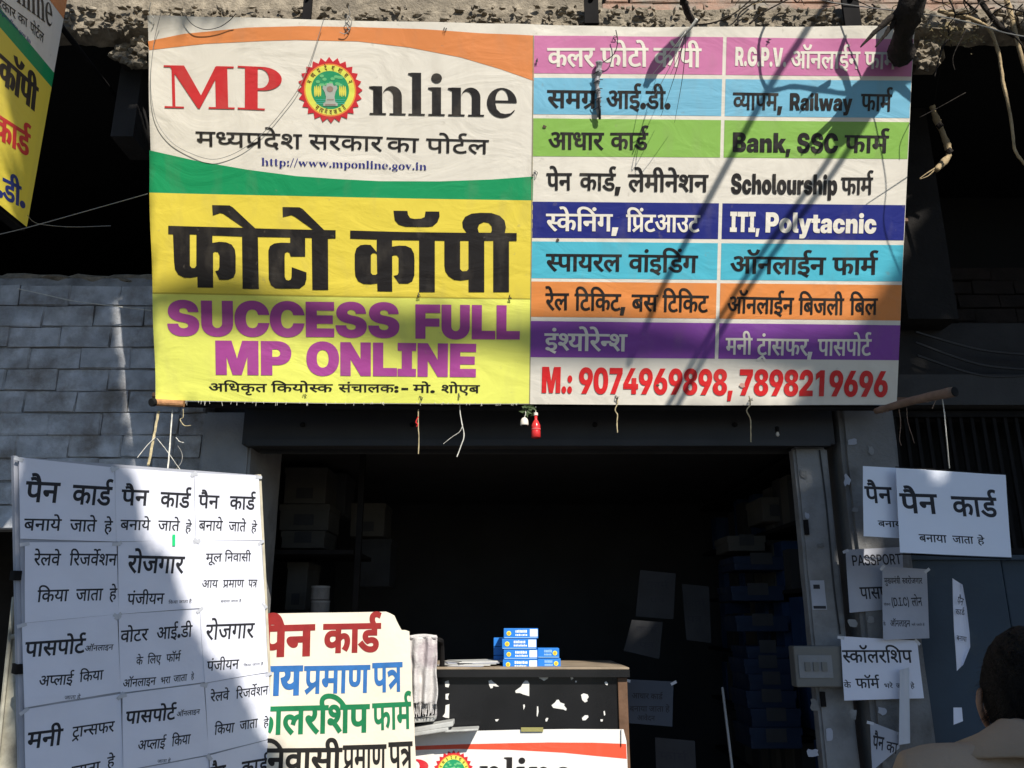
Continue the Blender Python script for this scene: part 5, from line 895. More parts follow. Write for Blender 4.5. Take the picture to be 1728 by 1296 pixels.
# ------------------------------------------------------------------ side hoarding at the left, square to the facade
XS = atx(45, 383, 1).x
q0 = at(45, 383, 2.75); XL = q0.x
LF = Frame((XL, q0.y, q0.z), (0, 1, .0), (0, 0, 1), None, .0008)
ls = thing('side_hoarding', 'narrow yellow and white hoarding at far left, seen edge-on and cut by the frame', 'sign', (XL, 2.4, 3.0))
def lf(x, y): return tuple(LF.uv(x, y))
# the sheet runs from its far edge (right in view) back over the street to the left
ul = -1.35
yt = 1.45
def lpoly(name, pts, m, lay): return LF.print(name, [pts], [], m, ls, lay)
def lpt(x, y): a = lf(x, y); return a
eT, eB = lpt(97, 0), lpt(45, 383)
def lv(x, y): return lf(x, y)[1]
gT, gB = lv(80, 125), lv(78, 142)
uu = max(eT[0], eB[0])
lpoly('flex_sheet', [(ul, 0), (0, 0), (0, yt), (ul, yt)], V((232, 224, 204)), 0)
vg0, vg1 = lv(72, 130), lv(82, 112)
lpoly('green_band', [(ul, vg0), (0, vg0), (0, vg1), (ul, vg1 )], greenp, 1)
lpoly('yellow_field', [(ul, .0), (0, .0), (0, vg0), (ul, vg0)], yel, 1)
lpoly('orange_swoosh', [(-.5, lv(60, 0) + .28), (-.25, lv(84, 0)), (0, lv(94, 14)), (0, lv(94, 14) + .16), (-.5, lv(94, 14) + .25)], orange, 1)
def lw(s, x0, b0, x1, b1, hh, m, **k): return LF.word(s, x0, b0, x1, b1, hh, m, ls, **k)
lw('nline', 28, 3, 88, 47, 60, blk, font='S', bold=(6, 2), lay=2)
lw('सरकार का', -16, 2, 46, 47, 16, blk, bold=(6, 6), lay=2); lw('पोर्टल', 50, 52, 73, 73, 17, blk, bold=(6, 6), lay=2)
lw('mponline.gov.in', -4, 18, 51, 74, 8, linkb, font='S', bold=(12, 8), lay=2)
lw('कॉपी', -6, 133, 61, 190, 48, blk, bold=(60, 18), lay=2)
lw('कार्ड', -12, 229, 50, 266, 42, redp, bold=(48, 18), lay=2)
lw('आई.डी.', -66, 302, 42, 352, 38, navy, bold=(40, 18), lay=2)
part('frame', join(box((XL - .05, q0.y - 1.3, q0.z - .01), (XL - .012, q0.y + .012, q0.z + .02)), box((XL - .05, q0.y - .02, q0.z), (XL - .012, q0.y + .012, q0.z + yt)), box((XL - .05, q0.y - 1.3, q0.z + yt - .03), (XL - .012, q0.y, q0.z + yt)), box((XL - .05, q0.y - 1.3, q0.z - .0), (XL - .012, q0.y - 1.27, q0.z + yt))), M['iron'], ls)
part('bracket', tube([(XL - .03, q0.y, q0.z + .9), (XL - .1, 3.85, q0.z + 1.0)], .012, 6, 1), M['iron'], ls)

# ------------------------------------------------------------------ notices pasted on the leaning board, left
sS = 1.25
B0 = CAM + (Vector((-1.276, 2.120, 2.008)) - CAM) * sS; B1 = CAM + (Vector((-.808, 2.622, 2.047)) - CAM) * sS; B2 = CAM + (Vector((-.737, 2.780, 1.168)) - CAM) * sS; B3 = CAM + (Vector((-1.205, 2.277, 1.128)) - CAM) * sS
def nwarp(u, v): return .0035 * noise.noise(Vector((u * 3, v * 3, 4))) + .002 * math.sin(u * 7 + v * 3)
NF = Frame(B0, B1 - B0, B0 - B3, nwarp, .0008)
nb = thing('notice_board', 'tall leaning board covered with a grid of white printed notices, left of the shop', 'board', (B3.x, B3.y, .02))
def npt(u, v, h): return NF.O + NF.ex * u + NF.ey * v + NF.n * h
W_ = NF.uv(437, 804).x; c0 = NF.uv(31, 771); c1 = NF.uv(437, 802); c2 = NF.uv(466, 1400); c3 = NF.uv(46, 1470)
hgt = c0.y - c3.y + .55
dn = (c3 - c0).normalized() * hgt; dn2 = (c2 - c1).normalized() * hgt
def slabpoly(cs, h0, h1):
    return [npt(c.x, c.y, h0) for c in cs] + [npt(c.x, c.y, h1) for c in cs], [(0, 1, 2, 3), (7, 6, 5, 4)] + [(i, i + 4, (i + 1) % 4 + 4, (i + 1) % 4) for i in range(4)]
part('panel', slabpoly([c0, c0 + dn, c1 + dn2, c1], -.022, -.001), M['paperdim'], nb)
part('edge_batten', slabpoly([c1 + Vector((-.004, .004)), c1 + dn2 + Vector((-.004, 0)), c1 + dn2 + Vector((.012, 0)), c1 + Vector((.012, .004))], -.028, -.004), M['batten'], nb)
part('edge_batten', slabpoly([c0 + Vector((-.012, .004)), c0 + dn + Vector((-.012, 0)), c0 + dn + Vector((.0, 0)), c0 + Vector((.0, .004))], -.034, -.009), M['paperdim'], nb)
for k, t_ in enumerate((.20, .36, .55)):
    cc = c0 + dn * t_; part('clip', slabpoly([cc + Vector((-.018, 0)), cc + Vector((-.018, -.03)), cc + Vector((.004, -.03)), cc + Vector((.004, 0))], -.04, .001), M['iron'], nb)
ink = M['ink']
def sheet(fr, quad, label, words, lay=1, m=None, curl=.004, name='paper_notice', cat='notice', group=None, inkm=None, back=.0012, seed=0, dim=None):
    """a sheet of paper: quad gives its four corners (tl, tr, br, bl), words its printed lines"""
    c = [fr.uv(*p) for p in quad]; mid = sum(c, Vector((0, 0))) / 4
    root = thing(name, label, cat, fr.P(mid.x, mid.y, 0), group)
    n = 10; vs = []; h0 = lay * .0011 + .001
    rr = random.Random(seed + int(quad[0][0] * 7))
    lift = [rr.uniform(0, 1) ** 2 for _ in range(4)]
    def bend(u, v):  # small lift of each corner and a slight buckle
        q = 0
        for cc, l in zip(c, lift): q += curl * l * math.exp(-((u - cc.x) ** 2 + (v - cc.y) ** 2) / .004)
        return q + .0007 * (1 + math.sin(u * 40 + seed) * math.sin(v * 33))
    for j in range(n + 1):
        for i in range(n + 1):
            a, b = i / n, j / n; p = (c[0] * (1 - a) + c[1] * a) * (1 - b) + (c[3] * (1 - a) + c[2] * a) * b
            vs.append(fr.P(p.x, p.y, h0 + bend(p.x, p.y)))
    fs = [(j * (n + 1) + i, (j + 1) * (n + 1) + i, (j + 1) * (n + 1) + i + 1, j * (n + 1) + i + 1) for j in range(n) for i in range(n)]
    k = len(vs); vs += [v - fr.n * .0005 for v in vs]; fs += [tuple(i + k for i in f[::-1]) for f in fs]
    ring = [i for i in range(n + 1)] + [(n + 1) * j + n for j in range(1, n + 1)] + [(n + 1) * n + i for i in range(n - 1, -1, -1)] + [(n + 1) * j for j in range(n - 1, 0, -1)]
    fs += [(ring[i], ring[(i + 1) % len(ring)], ring[(i + 1) % len(ring)] + k, ring[i] + k) for i in range(len(ring))]
    part('sheet', (vs, fs), m or M['paper'], root, smooth=False)
    f2 = Frame(fr.O, fr.ex, fr.ey, lambda u, v: (fr.warp(u, v) if fr.warp else 0) + h0 + bend(u, v), .0006)
    f2.ex, f2.ey, f2.n = fr.ex, fr.ey, fr.n; f2.grid = .03
    for wd in words:
        s, x0, b0_, x1, b1_, hh = wd[:6]; k = dict(bold=(14, 12), lay=1); k.update(wd[6] if len(wd) > 6 else {})
        mm = k.pop('m', inkm or ink); f2.word(s, x0, b0_, x1, b1_, hh, mm, root, **k)
    if name == 'paper_notice' and len(words) > 1 and m is not M['shadepaper']:       # strips of tape at the upper corners
        for cc in (c[0], c[1]):
            a = rr.uniform(-.9, .9); e = Vector((math.cos(a), math.sin(a))) * .014; g = Vector((-e.y, e.x)) * .42; q = cc + Vector((0, -.006))
            f2.print('tape', [[tuple(q - e - g), tuple(q + e - g), tuple(q + e + g), tuple(q - e + g)]], [], M['pouch'], root, 2)
    return root
HV = dict(bold=(20, 20)); TH_ = dict(bold=(6, 6))
G = 'printed notices on the leaning board'
sheet(NF, [(31, 772), (192, 789), (195, 914), (34, 909)], 'large pan card notice at the top left corner of the leaning board', [('पैन', 40, 846, 98.5, 848, 34, HV), ('कार्ड', 119, 850, 186, 853, 32, HV), ('बनाये', 38.5, 895, 102, 895.5, 20), ('जाते', 116, 896.5, 161, 897, 20), ('हे', 173.6, 898, 188, 898, 19)], 2, group=G)
sheet(NF, [(192.5, 789), (326, 798), (330, 911), (195.5, 914)], 'pan card notice in the top row, between two others, half sunlit', [('पैन', 202.5, 852, 249, 853, 26, HV), ('कार्ड', 268, 855, 320, 857, 25, HV), ('बनाये', 201, 894, 252, 894.5, 17), ('जाते', 264.6, 895, 302, 896, 17), ('हे', 311, 897, 321.6, 898, 15)], 1, group=G)
sheet(NF, [(326.5, 798), (436, 803), (441, 912), (330.5, 911)], 'fully sunlit pan card notice at the top right corner of the leaning board', [('पैन', 333, 857, 369, 858, 22, HV), ('कार्ड', 386.5, 859, 430, 860, 22, HV), ('बनाये', 334, 895, 375, 895.6, 17), ('जाते', 384.5, 896, 414, 897, 16), ('हे', 422.5, 897, 432, 898, 14)], 2, group=G)
sheet(NF, [(41, 915), (195, 915), (199, 1036), (42, 1051)], 'shaded railway reservation notice under the top left pan card notice', [('रेलवे', 55, 954, 100.5, 954, 20), ('रिजर्वेशन', 115, 954, 195, 954, 20), ('किया', 61, 1016, 114, 1014, 20), ('जाता', 126, 1014, 171, 1012.5, 20), ('हे', 182, 1012, 195, 1011.5, 19)], 3, group=G)
sheet(NF, [(197.6, 915), (331, 910), (336, 1026), (199, 1036)], 'rozgar registration notice with a green mark above it, middle column', [('रोजगार', 212, 966, 309, 967, 29, HV), ('पंजीयन', 212, 1020, 275, 1018.5, 18), ('किया जाता है', 283, 1019, 322, 1017, 5, TH_)], 2, group=G)
sheet(NF, [(331.5, 911), (440, 913), (447, 1020), (335, 1027)], 'sunlit domicile and income certificate notice in the right column', [('मूल', 346, 948, 374, 947.5, 14), ('निवासी', 378, 947.5, 422.5, 947, 14), ('आय', 340, 992, 367, 991.5, 13), ('प्रमाण', 375, 991.5, 411, 991, 13), ('पत्र', 418, 991, 433, 991, 13), ('बनाया जाता है', 372, 1017, 407, 1016, 4, TH_)], 1, group=G)
sheet(NF, [(37, 1052), (196, 1036.5), (203, 1167), (40.5, 1194)], 'shaded passport apply notice, left column, below the railway notice', [('पासपोर्ट', 40, 1109, 142, 1101, 25, HV), ('ऑनलाइन', 142, 1099, 189.5, 1096, 9), ('अप्लाई', 64.4, 1158, 122, 1154, 17), ('किया', 133, 1151, 173, 1146, 16), ('जाता हे', 108, 1180.5, 135, 1178.6, 6, TH_)], 2, group=G)
sheet(NF, [(198, 1036.5), (336, 1027.5), (344, 1151), (203, 1169)], 'voter card form notice in the middle column with two smaller lines', [('वोटर', 201, 1084, 248, 1080, 20), ('आई.डी', 262.5, 1079, 323, 1074, 20), ('के', 228, 1122, 239.5, 1121, 13), ('लिए', 247, 1120, 270, 1118, 13), ('फॉर्म', 278.6, 1117, 303, 1115, 13), ('ऑनलाइन', 206, 1160, 261, 1155, 13), ('भरा', 269.4, 1154, 286, 1152, 11), ('जाता', 291, 1151, 314, 1148, 11), ('हे', 321, 1146, 326, 1145, 9)], 1, group=G)
sheet(NF, [(336.5, 1026.5), (446.5, 1019), (451, 1134), (344, 1152)], 'sunlit rozgar registration notice at the right edge of the board', [('रोजगार', 345, 1080, 428, 1076, 26), ('पंजीयन', 347, 1132, 402, 1128, 16), ('किया जाता है', 410, 1125, 443, 1122, 4, TH_)], 2, group=G)
sheet(NF, [(40.5, 1197), (203, 1171), (208, 1310), (44, 1345)], 'shaded money transfer notice low in the left column', [('मनी', 43.6, 1264, 104, 1256, 27, HV), ('ट्रान्सफर', 121, 1245, 192, 1234, 18), ('जाता', 119, 1313, 168, 1303, 19), ('हे', 180, 1295, 193, 1292, 17)], 1, group=G)
sheet(NF, [(205, 1171), (342, 1153), (351, 1273), (207, 1300)], 'passport apply notice low in the middle column, under the voter notice', [('पासपोर्ट', 209, 1222, 294, 1213, 21, HV), ('ऑनलाइन', 296, 1209, 335, 1204, 8), ('अप्लाई', 230.6, 1266, 277, 1261, 16), ('किया', 287.5, 1259, 319, 1254, 16), ('जाता हे', 264, 1287, 286, 1285, 5, TH_)], 3, group=G)
sheet(NF, [(344.5, 1153), (453, 1135), (458, 1246), (351, 1272)], 'railway reservation notice low at the right edge of the board', [('रेलवे', 353, 1184, 385.5, 1180, 15), ('रिजर्वेशन', 397, 1179, 452, 1171.5, 15), ('किया', 360, 1240, 394, 1235, 16), ('जाता', 403, 1232, 434, 1227, 15), ('हे', 444, 1227, 453, 1225, 13)], 1, group=G)
sheet(NF, [(351.5, 1274), (458, 1247), (463, 1360), (356, 1392)], 'pan card notice cut by the bottom edge of the picture, right column', [('पैन', 350.5, 1321, 378, 1316, 26, HV), ('कार्ड', 405, 1310, 450.5, 1302, 24, HV)], 2, group=G)
sheet(NF, [(208, 1302), (351, 1275), (356, 1395), (210, 1428)], 'blank top of a white notice cut by the bottom edge, middle column', [], 1, group=G)
gt = thing('green_tape', 'small bright green strip of tape stuck over the notices', 'tape', NF.P(NF.uv(291, 911).x, NF.uv(291, 911).y, .006))
f3 = Frame(NF.O, NF.ex, NF.ey, NF.warp, .001); f3.grid = 0
f3.print('strip', [[tuple(NF.uv(*p)) for p in ((289, 902), (294, 902), (294, 921), (289, 921))]], [], M['greentape'], gt, 8)
# prop stand behind the board at its left
st = thing('metal_stand', 'dusty metal stand leaning behind the notice board at far left', 'stand', (at(20, 1290, 2.95).x, 2.95, .0))
a0, a1, b0, b1 = at(27, 1008, 3.0), at(40, 1003, 3.0), at(-3, 1300, 2.85), at(44, 1300, 2.85)
dd = Vector((0, .012, 0)); lo0 = b0 + (b0 - a0) * 1.5; lo1 = b1 + (b1 - a1) * 1.5
part('side_plate', ([a0, a1, lo1, lo0, a0 + dd, a1 + dd, lo1 + dd, lo0 + dd], [(0, 3, 2, 1), (4, 5, 6, 7), (0, 1, 5, 4), (1, 2, 6, 5), (2, 3, 7, 6), (3, 0, 4, 7)]), M['sheetmetal'], st)
for y in (1075, 1165, 1262):
    p, q = at(2 + (1296 - y) * .08, y, 2.93), at(40, y - 4, 2.93); part('cross_bar', tube([p, q], .009, 6, 1), M['sheetmetal'], st)
part('edge_rail', tube([a0 - dd, lo0 - dd], .007, 6, 1), M['sheetmetal'], st)

# ------------------------------------------------------------------ hand painted chart sheet
YC = 3.42
def cwarp(u, v): return .012 * math.sin(u * 4.0 + .5) * math.sin(v * 2.2 + 1) + .004 * noise.noise(Vector((u * 4, v * 5, 1)))
CF = Frame(at(449, 1037, YC), (1, 0, 0), (0, -.05, 1), cwarp, .0008)
CF.n = CF.ex.cross(CF.ey)
cp_ = thing('painted_chart', 'torn cream chart sheet with maroon, blue, green and black hand-painted words', 'poster', (at(570, 1296, YC).x, YC, .45))
edge = [(380, 1042), (449.5, 1036.7), (471, 1035), (520, 1034), (560, 1033.5), (600, 1033), (652, 1032), (659, 1035), (666, 1038.7), (670, 1048), (674, 1056), (678, 1063), (684, 1063), (691, 1065.5), (692, 1100), (695.5, 1137), (696, 1170), (699, 1210), (700, 1250), (702.6, 1296), (704, 1400), (706, 1560), (380, 1570)]
CF.print('sheet', [[tuple(CF.uv(*p)) for p in edge]], [], M['cream'], cp_, 0)
cw = lambda s, x0, b0, x1, b1, hh, m, **k: CF.word(s, x0, b0, x1, b1, hh, M[m], cp_, lay=2, **dict(dict(bold=(42, 34)), **k))
cw('पैन', 436, 1107, 532, 1104, 50, 'red'); cw('कार्ड', 545, 1099.7, 643.5, 1098, 46, 'red')
cw('आय', 412, 1173, 511, 1170.5, 47, 'blue'); cw('प्रमाण', 512.5, 1169, 624.6, 1167, 45, 'blue', bold=(24, 24)); cw('पत्र', 628.6, 1167, 680, 1165, 48, 'blue', bold=(24, 24))
cw('स्कालरशिप', 396, 1240, 624, 1234, 46, 'green', bold=(30, 24)); cw('फार्म', 628.6, 1231, 695, 1228, 44, 'green', bold=(20, 24))
cw('मूलनिवासी', 366, 1304, 577, 1302, 40, 'blackp', bold=(26, 24)); cw('प्रमाण', 578, 1300, 652, 1298, 42, 'blackp', bold=(18, 24)); cw('पत्र', 656, 1297, 697, 1295, 44, 'blackp', bold=(18, 24))
part('backing_board', obox(CF.P(.26, -.40, -.03), (.28, 0, 0), (0, .006, 0), (0, -.018, .30)), M['carton'], cp_)

# ------------------------------------------------------------------ shop counter
YK = 3.66
ct = thing('shop_counter', 'shop counter with black panel front, worn top and brown wooden corner post', 'counter', (at(880, 1200, YK).x, YK, .45))
xk0, xk1 = at(560, 1140, YK).x, at(1056, 1140, YK).x
zt = at(880, 1129, YK).z
bevel(part('counter_top', box((xk0 - .02, YK - .03, zt - .001), (xk1 + .012, YK + .62, zt + .008)), M['woodtop'], ct), .003)
part('top_trim', box((xk0 - .02, YK - .036, zt - .030), (xk1 + .012, YK - .002, zt - .0015)), M['glassblack'], ct)
zq = at(880, 1236, YK).z
part('black_panel', box((xk0, YK, zq - .05), (xk1 - .03, YK + .02, zt - .032)), M['glassblack'], ct)
bevel(part('corner_post', box((xk1 - .036, YK - .012, .46), (xk1 + .004, YK + .04, zt - .032)), M['wood'], ct), .003)
part('lower_front', box((xk0, YK + .001, .46), (xk1 - .037, YK + .022, zq - .052)), M['wood'], ct)
part('side_panel', box((xk1 - .03, YK + .042, .46), (xk1 - .008, YK + .6, zt - .013)), M['wood'], ct)
KF = Frame((0, YK - .0005, 1), (1, 0, 0), (0, 0, 1), None, .0012)
Z13 = lambda pts: [(820 + x / 5.064, 1040 + y / 5.064) for x, y in pts]
def scrap(pts): KF.print('paper_scrap', [[tuple(KF.uv(*p)) for p in pts]], [], M['paste'], ct, 2)
scrap(Z13([(22, 552), (45, 544), (62, 560), (85, 578), (112, 600), (88, 600), (62, 594), (58, 612), (40, 616), (28, 590)]))
scrap(Z13([(300, 600), (318, 566), (335, 548), (358, 550), (370, 570), (370, 682), (320, 668), (290, 655), (255, 655), (250, 636), (275, 618)]))
scrap(Z13([(470, 500), (500, 488), (556, 490), (540, 510), (525, 535), (495, 552), (470, 535), (452, 528)]))
scrap(Z13([(722, 522), (740, 518), (748, 530), (730, 545)])); scrap(Z13([(1012, 562), (1028, 556), (1044, 575), (1036, 590), (1018, 580)])); scrap(Z13([(762, 550), (776, 552), (774, 564), (764, 564)]))
scrap(Z13([(812, 670), (835, 658), (870, 668), (878, 690), (864, 710), (868, 726), (845, 736), (822, 715)]))
scrap(Z13([(560, 760), (590, 735), (605, 714), (622, 712), (635, 735), (672, 748), (668, 762), (690, 790), (684, 806), (660, 795), (620, 790), (575, 782)]))
scrap(Z13([(820, 868), (845, 845), (872, 845), (876, 862), (850, 888), (825, 888)])); scrap(Z13([(508, 880), (520, 866), (534, 870), (522, 898), (510, 898)])); scrap(Z13([(78, 880), (112, 878), (96, 898), (84, 896)]))
scrap(Z13([(1004, 812), (1014, 806), (1020, 840), (1010, 850)])); scrap(Z13([(978, 880), (1000, 880), (996, 898), (980, 898)])); scrap(Z13([(318, 755), (330, 752), (334, 770), (322, 800)])); scrap(Z13([(436, 770), (446, 768), (450, 815), (440, 858), (434, 850)]))
scrap([(751, 1150), (757, 1148), (758.5, 1155), (757, 1160), (751.5, 1159)]); scrap([(752, 1171), (758, 1170), (756, 1176), (757, 1181), (752, 1180)]); scrap([(752, 1190), (758.5, 1188), (758, 1212), (752, 1211), (747, 1209), (751, 1203)])
# printed flex over the counter's lower front
def fwarp(u, v): return .004 * math.sin(u * 6) + .003 * noise.noise(Vector((u * 5, v * 3, 8)))
FF = Frame((0, YK - .022, 1), (1, 0, 0), (0, 0, 1), fwarp, .0008)
cb = thing('counter_banner', 'white flex banner with red swoosh and round emblem covering the lower counter front', 'banner', (at(880, 1300, YK - .02).x, YK - .02, .5))
fp = lambda n, pts, m, lay=1: FF.print(n, [[tuple(FF.uv(*p)) for p in pts]], [], m, cb, lay)
fp('flex_sheet', [(640, 1234), (700, 1235), (780, 1234), (870, 1231.5), (960, 1230), (1052, 1230.5), (1057, 1250), (1059, 1296), (1064, 1420), (640, 1420)], V((232, 226, 212)), 0)
fp('red_swoosh', [(640, 1262), (698, 1259.4), (780, 1256), (860.5, 1254), (928, 1252.7), (1000, 1253), (1056.5, 1255), (1057.5, 1280.4), (1000, 1275), (951, 1270), (860.5, 1265.3), (770, 1264), (698, 1265.8), (640, 1268)], V((224, 84, 54)))
FF.word('P', 672, 1325, 722, 1325, 44, V((205, 40, 50)), cb, font='S', bold=(0, 0), H=660); FF.word('M', 590, 1325, 668, 1325, 44, V((205, 40, 50)), cb, font='S', bold=(0, 0), H=660)
emblem(FF, cb, 765, 1303, 34, 1.0, lay=2)
FF.word('nline', 808.6, 1324, 966.6, 1326, 47, blk, cb, font='S', bold=(6, 2))
p = KF.uv(902, 1232); part('yellow_tag', obox(at(898, 1231, YK - .03), (.045, 0, 0), (0, .0015, 0), (0, 0, .008)), V((150, 142, 84)), cb)
part('tie_thread', tube([at(1048, 1231, YK - .03), at(1048, 1260, YK - .03)], .0015, 5, 1), M['iron'], cb)

# cartons of pins on the counter
def carton(px0, px1, py0, py1, Y, label, k, dep=.10, rot=0, front=True):
    A = at(px0, py1, Y); Bp = at(px1, py0, Y); wd = Bp.x - A.x; zb_, h = A.z, Bp.z - A.z
    t = thing('small_carton', label, 'carton', (A.x + wd / 2, Y + dep / 2, zb_), 'blue cartons stacked on the counter')
    x0, x1 = A.x, Bp.x
    bevel(part('carton', box((x0, Y, zb_ + .0008), (x1, Y + dep, zb_ + h - .0008)), M['boxblue'], t), .0015)
    if front:
        y = Y - .0012; cx = x0 + wd * (.15 if k else .80); r = h * .23
        part('round_mark', lathe([(r, 0), (r, .001)], (cx, y + .0006, zb_ + h * .5), 16, Vector((0, -1, 0))), M['yellow'], t)
        part('round_mark_ring', lathe([(r * .6, 0), (r * .6, .0006)], (cx, y - .0006, zb_ + h * .5), 12, Vector((0, -1, 0))), V((226, 160, 60)), t)
        bits = []
        rr = random.Random(int(px0 + py0))
        u0, u1 = (.34, .70) if k else (.30, .66)
        for row, (v0, v1) in enumerate(((.56, .84), (.26, .46))):
            u = u0
            while u < u1 - .02:
                w_ = rr.uniform(.02, .045); bits.append(box((x0 + wd * u, y, zb_ + h * v0), (x0 + wd * (u + w_), y + .0008, zb_ + h * (v1 - rr.uniform(0, .06))))); u += w_ + .012
        part('lettering', join(*bits), M['whitep'] if k else M['paleblue'], t)
        if k: part('white_label', box((x0 + wd * .76, y, zb_ + h * .2), (x0 + wd * .985, y + .0008, zb_ + h * .9)), M['whitep'], t)
        part('lower_stripe', box((x0 + wd * .02, y, zb_ + h * .06), (x0 + wd * .98, y + .0008, zb_ + h * .12)), M['paleblue'], t)
Yb = YK + .05; py = [1130, 1112.6, 1095.6, 1077.6, 1060]
names = ['lowest', 'second lowest', 'second highest', 'topmost']
for i in range(4):
    carton(848.5 + (i % 2) * 1.5 - (1.5 if i == 2 else 0), 907 - (1.5 if i == 2 else 0) + (1 if i == 3 else 0), py[i + 1], py[i], Yb + .003 * (i % 2), names[i] + ' blue carton in the tall front stack on the counter', True, rot=0)
carton(907.5, 946, 1111, 1128, Yb + .01, 'lower blue carton of the short stack right of the tall one', False)
carton(907.5, 943.5, 1093.5, 1110.5, Yb + .008, 'upper blue carton of the short stack right of the tall one', False)
for i in range(3): carton(833, 872, 1121 - 15 * (i + 1), 1121 - 15 * i, Yb + .14, ['bottom', 'middle', 'top'][i] + ' blue carton of the shaded stack behind the tall front one', False, front=False)
# papers, towel, newspapers
pp = thing('loose_papers', 'small pile of loose papers lying on the counter left of the cartons', 'papers', (at(780, 1125, YK + .1).x, YK + .1, zt + .009))
for k in range(6):
    cx = at(778 + 5 * k, 1128, YK).x; a = R(-14 + 9 * k + random.uniform(-6, 6)); l, wdt = .11, .085
    part('paper', obox((cx, YK + .11 + .01 * k, zt + .010 + .0035 * k), (l * math.cos(a), l * math.sin(a), 0), (-wdt * math.sin(a), wdt * math.cos(a), .0), (0, 0, .0012)), [M['paperdim'], M['paste'], M['news']][k % 3], pp)
tw = thing('hanging_towel', 'crumpled pale checked towel with fringe hanging beside the cream chart', 'towel', at(715, 1074, 3.50))
def cloth(quad_top, quad_bot, Y, n=26, m_=34, th=.004, fold=.016):
    vs = []
    for j in range(m_ + 1):
        b = j / m_
        for i in range(n + 1):
            a = i / n; p0 = Vector(quad_top[0]) * (1 - a) + Vector(quad_top[1]) * a; p1 = Vector(quad_bot[0]) * (1 - a) + Vector(quad_bot[1]) * a; p = p0 * (1 - b) + p1 * b
            y = fold * math.sin(a * 15 + b * 2.5) * (.4 + .6 * b) + .010 * noise.noise(Vector((a * 4, b * 5, 3)))
            vs.append(Vector((p.x + .006 * noise.noise(Vector((a * 3, b * 3, 9))), p.y + y, p.z)))
    fs = [(j * (n + 1) + i, (j + 1) * (n + 1) + i, (j + 1) * (n + 1) + i + 1, j * (n + 1) + i + 1) for j in range(m_) for i in range(n)]
    return vs, fs
tl, tr_, bl_, br_ = at(690, 1076, 3.5), at(737, 1074, 3.5), at(694, 1186, 3.5), at(737, 1188, 3.5)
o = part('towel', cloth((tl, tr_), (bl_, br_), 3.5), M['towel'], tw, smooth=True); so_ = o.modifiers.new('thickness', 'SOLIDIFY'); so_.thickness = .004
part('fold_over', tube([tl + Vector((0, .01, 0)), (tl + tr_) / 2 + Vector((0, .01, .004)), tr_ + Vector((-.002, .01, -.004))], .009, 10, 4, .3), M['towel'], tw, smooth=True)
part('fringe', join(*[tube([bl_.lerp(br_, a) + Vector((0, .016 * math.sin(a * 15 + 2.5) , .004)), bl_.lerp(br_, a) + Vector((random.uniform(-.003, .003), .01, -.02)), bl_.lerp(br_, a) + Vector((random.uniform(-.006, .006), .01, random.uniform(-.055, -.035)))], .0016, 4, 2) for a in [k / 26 for k in range(27)]]), M['towel'], tw)
nw = thing('folded_newspapers', 'grey folded newspapers tucked between the chart and the counter banner', 'newspaper', at(730, 1230, 3.56))
for k, (x0, y0, x1, y1, t) in enumerate([(690, 1232, 766, 1219, .010), (690, 1238, 758, 1228, .008), (698, 1215, 735, 1212, .007), (752, 1232, 808, 1229, .004)]):
    a_, b_ = at(x0, y0, 3.58), at(x1, y1, 3.58); c = (a_ + b_) / 2; ax_ = (b_ - a_) / 2
    bevel(part('newspaper', obox(c, ax_, (0, .05, 0), (0, .0, t)), M['news'], nw), .004)
a_, b_ = at(694, 1078, 3.62), at(744, 1080, 3.62)
part('towel_rail', tube([Vector((a_.x, 3.70, zt)), Vector((a_.x, 3.66, a_.z - .02)), a_ + Vector((.015, 0, .0)), b_ + Vector((-.012, 0, .0)), Vector((b_.x, 3.66, b_.z - .02)), Vector((b_.x + .002, 3.70, zt))], .011, 8, 5), M['iron'], ct)

# ------------------------------------------------------------------ cards and notices, right side
def yframe(px, py, Y, yaw=0, tilt=0, warp=None, lay=.0008):
    e = Vector((math.cos(yaw), math.sin(yaw), 0)); f = Vector((0, math.sin(tilt), math.cos(tilt)))
    return Frame(at(px, py, Y), e, f, warp, lay)
sw = lambda u, v: .002 * math.sin(u * 12) * math.sin(v * 9 + 1) + .001
A1 = yframe(1511, 790, 3.30, R(-4), R(4), sw); A2 = yframe(1455, 786, 3.34, R(2), R(3), sw)
sheet(A2, [(1455, 787), (1562, 793), (1567, 911), (1456.5, 905)], 'white pan card sheet half hidden behind the larger hanging card', [('पैन', 1460, 848, 1506.4, 850, 27, HV), ('बनाया', 1481.5, 888.6, 1528, 890.5, 10)], 1, m=M['laminate'], cat='card', name='hanging_card')
sheet(A1, [(1511, 790), (1696, 802), (1705, 941), (1518, 932.6)], 'large laminated pan card sign hanging in front of the grille', [('पैन', 1520, 865, 1584, 867, 32, HV), ('कार्ड', 1607.5, 870, 1684.7, 873, 32, HV), ('बनाया', 1551, 914, 1598, 916, 12.5), ('जाता', 1607.5, 916, 1642.7, 918, 12), ('हे', 1649, 918, 1661, 919, 11)], 1, m=M['laminate'], cat='card', name='hanging_card')
for (a, b, Yd) in (((1511, 788), (1697, 800), 3.305), ((1518, 935), (1706, 943), 3.315)):
    o = part('card_edge', tube([at(a[0], a[1], Yd), at(b[0], b[1], Yd - .012)], .0022, 6, 1), M['iron'], org=at(a[0], a[1], Yd)); tag(o, 'thin dark binding strip along the ' + ('top' if a[1] < 800 else 'bottom') + ' edge of the laminated pan card sign', 'strip')
YP = YF - .125
PF = lambda x, y, d=0: yframe(x, y, YP - d, R(random.uniform(-1.5, 1.5)), 0, sw)
